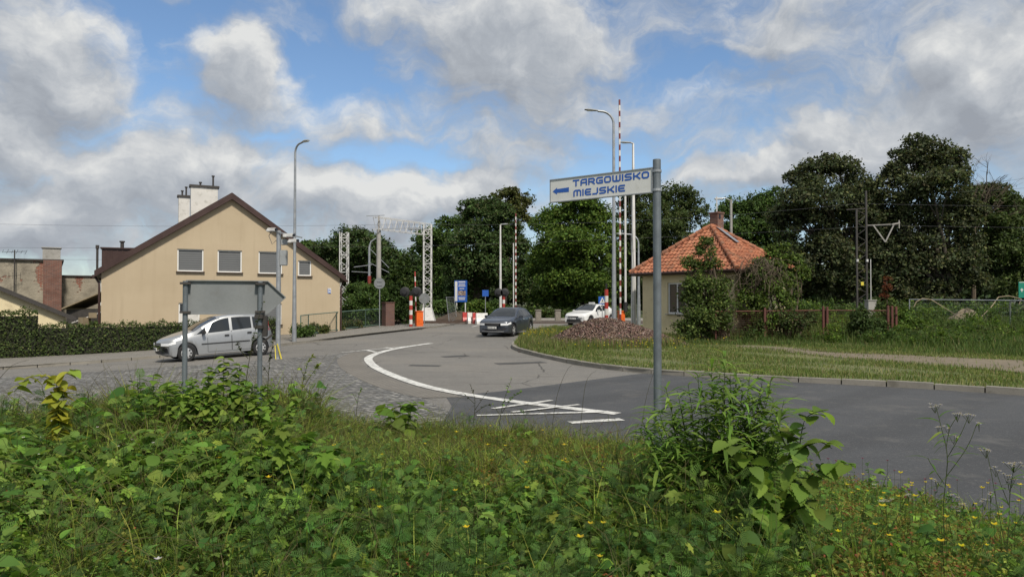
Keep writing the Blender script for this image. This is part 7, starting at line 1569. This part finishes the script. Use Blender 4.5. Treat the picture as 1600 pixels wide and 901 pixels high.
DARK = [((.05, .055, .03), 2), ((.08, .07, .035), 1), ((.06, .09, .025), 2)]
stalk('dock_stalk', 'dark seed stalk rising across the right post of the arrow board', 385, 6.6, [(384, 600), (390, 560), (398, 520), (412, 470)], 46, DARK, .026, [[(388, 560), (374, 545), (372, 535)], [(394, 535), (408, 522)]])
stalk('dock_stalk', 'shorter dark seed stalk between the arrow board and the camera post', 420, 6.9, [(418, 620), (420, 580), (424, 550), (428, 530)], 40, DARK, .026, [[(420, 585), (410, 570)]])
stalk('tall_weed', 'pale tall weed standing alone against the cobbles, right of the camera post', 475, 8.2, [(470, 640), (473, 600), (480, 570), (488, 556)], 46, FGY, .045, [[(474, 605), (490, 580), (497, 572)], [(476, 590), (468, 572)]])
stalk('thin_weed', 'wispy dark weed in front of the white road line', 745, 9.0, [(740, 660), (742, 625), (735, 600)], 30, DARK, .028, [[(742, 640), (762, 610)], [(741, 630), (722, 612)], [(742, 645), (756, 635), (768, 632)]])
stalk('thin_weed', 'wispy weed with slender blades over the white hatching', 792, 8.6, [(780, 665), (786, 630), (800, 590)], 30, FG, .04, [[(784, 645), (800, 622), (815, 612)], [(783, 650), (770, 632)]])
stalk('thin_weed', 'small weed left of the white line end, on the bank rim', 560, 9.6, [(556, 650), (560, 620), (565, 605)], 26, FG, .035, [[(559, 630), (550, 612)]])
def long_blades():
    t = None
    for i, (pts, Y) in enumerate(((((1000, 690), (1010, 620), (1035, 540)), 7.2), (((860, 690), (870, 620), (888, 575), (905, 570)), 7.4), (((905, 690), (915, 600), (932, 578)), 7.4), (((130, 640), (150, 590), (175, 570)), 7.4), (((0, 590), (20, 570), (45, 562)), 6.8))):
        b = (atY(pts[0][0], 470, Y).x, Y); P = catmull([Vector(rel(px, py, Y, b)) for px, py in pts], 6); A = np.array([tuple(p) for p in P]); V, Fc, Co = stem_geo(A, .0028, .0010, (.10, .10, .045))
        o = tri_mesh('grass_stalk', V, Fc, Co, 'leaf'); o.location = (b[0], b[1], T(*b)); tag(o, ['tall thin grass stalk just left of the sign pole', 'arched dry grass stalk over the white arrow tip', 'straight thin grass stalk over the new asphalt', 'thin bent stalk beside the yellowish shoot', 'dry stalk entering at the left edge'][i], 'grass stalk', 'tall single grass stalks')
long_blades()
def fleabane(label, base_px, base_py, Y, main, branches, heads):
    b = (atY(base_px, 470, Y).x, Y); t = thing('fleabane', label, 'flower', (b[0], b[1], T(*b)), 0, 'white flowering fleabanes by the road'); sp = []; lp = []; R_ = lambda p: Vector(rel(p[0], p[1], Y, b))
    for L_ in [main]+branches:
        P = catmull([R_(p) for p in L_], 6) if len(L_) > 2 else [R_(L_[0]), R_(L_[0]).lerp(R_(L_[1]), .5)+Vector((0, 0, -.01)), R_(L_[1])]; A = np.array([tuple(p) for p in P]); sp.append(stem_geo(A, .0042 if L_ is main else .0026, .0018, (.09, .125, .045))); k = 9 if L_ is main else 4; i = rf.random(k)*(len(A)-1); Q = np.stack([np.interp(i, np.arange(len(A)), A[:, j]) for j in range(3)], 1); lp.append(put_leaves(LANCE, Q, rf.random(k)*6.28, rf.normal(.5, .3, k), rf.normal(0, .3, k), .07+.05*rf.random(k), pick(FG, k, .15, rf)))
    V, Fc, Co = merge(sp); tri_mesh('stem', V, Fc, Co, 'leaf', t); V, Fc, Co = merge(lp); tri_mesh('leaves', V, Fc, Co, 'leaf', t); pt = leaf_tpl([.35, .7, 1], [.05, .07, .03], .0, .12); yt = leaf_tpl([0, .2, .4], [.1, .3, .1], 0, -.2)
    for (px, py, w) in heads:
        parts = []; c = R_((px, py)); m = max(3, int(w/3.2))
        for i in range(m):
            o = np.array(c)+np.array([(i-(m-1)/2)/m*w*Y/F*.95, rf.normal(0, .014), rf.normal(0, .005)]); n = 16; s = .0145; parts.append(put_leaves(pt, np.tile(o, (n, 1)), np.arange(n)*6.283/n, rf.normal(.15, .15, n), np.zeros(n), np.full(n, s), pick([((.68, .66, .72), 1)], n, .05, rf))); parts.append(put_leaves(yt, np.tile(o+[0, 0, .001], (5, 1)), np.arange(5)*1.257, np.zeros(5), np.zeros(5), np.full(5, .014), pick([((.5, .42, .05), 1)], 5, .05, rf))); parts.append(stem_geo([o, (o+np.array(c)+np.array([0, 0, -.05]))/2, np.array(c)+np.array([0, 0, -.05])], .0014, .0012, (.09, .125, .045)))
        V, Fc, Co = merge(parts); tri_mesh('flower_head', V, Fc, Co, 'leaf', t)
fleabane('tallest white flowering fleabane, its branched head against the dark asphalt', 1478, 830, 4.3, [(1476, 850), (1474, 790), (1480, 715), (1470, 665), (1462, 634)], [[(1480, 715), (1500, 680), (1513, 650)], [(1478, 745), (1510, 700), (1526, 662)], [(1478, 700), (1484, 670), (1497, 648)], [(1475, 755), (1455, 725), (1450, 715)], [(1474, 760), (1464, 752)], [(1474, 790), (1486, 776)]],
         [(1461, 632, 20), (1496, 646, 16), (1514, 648, 20), (1530, 661, 8), (1482, 667, 7), (1490, 681, 12), (1466, 666, 7), (1464, 752, 11), (1487, 774, 13), (1503, 786, 16), (1494, 793, 7)])
fleabane('leaning white fleabane cut by the right edge, with several flat flower heads', 1570, 870, 4.1, [(1572, 880), (1576, 820), (1578, 770), (1584, 730)], [[(1572, 860), (1558, 790), (1548, 735), (1541, 703)], [(1577, 790), (1565, 760), (1556, 735)], [(1578, 770), (1574, 748)], [(1575, 840), (1600, 800), (1615, 770)]], [(1541, 702, 20), (1584, 724, 30), (1556, 731, 12), (1573, 741, 10), (1580, 748, 14), (1601, 746, 12), (1548, 772, 12), (1538, 782, 9)])
fleabane('low white fleabane with a few flowers, left of the tallest one', 1390, 850, 4.5, [(1392, 860), (1386, 820), (1384, 782)], [[(1388, 835), (1376, 795), (1368, 762)], [(1389, 830), (1408, 795), (1418, 774)]], [(1384, 781, 24), (1367, 758, 8), (1419, 772, 8)])
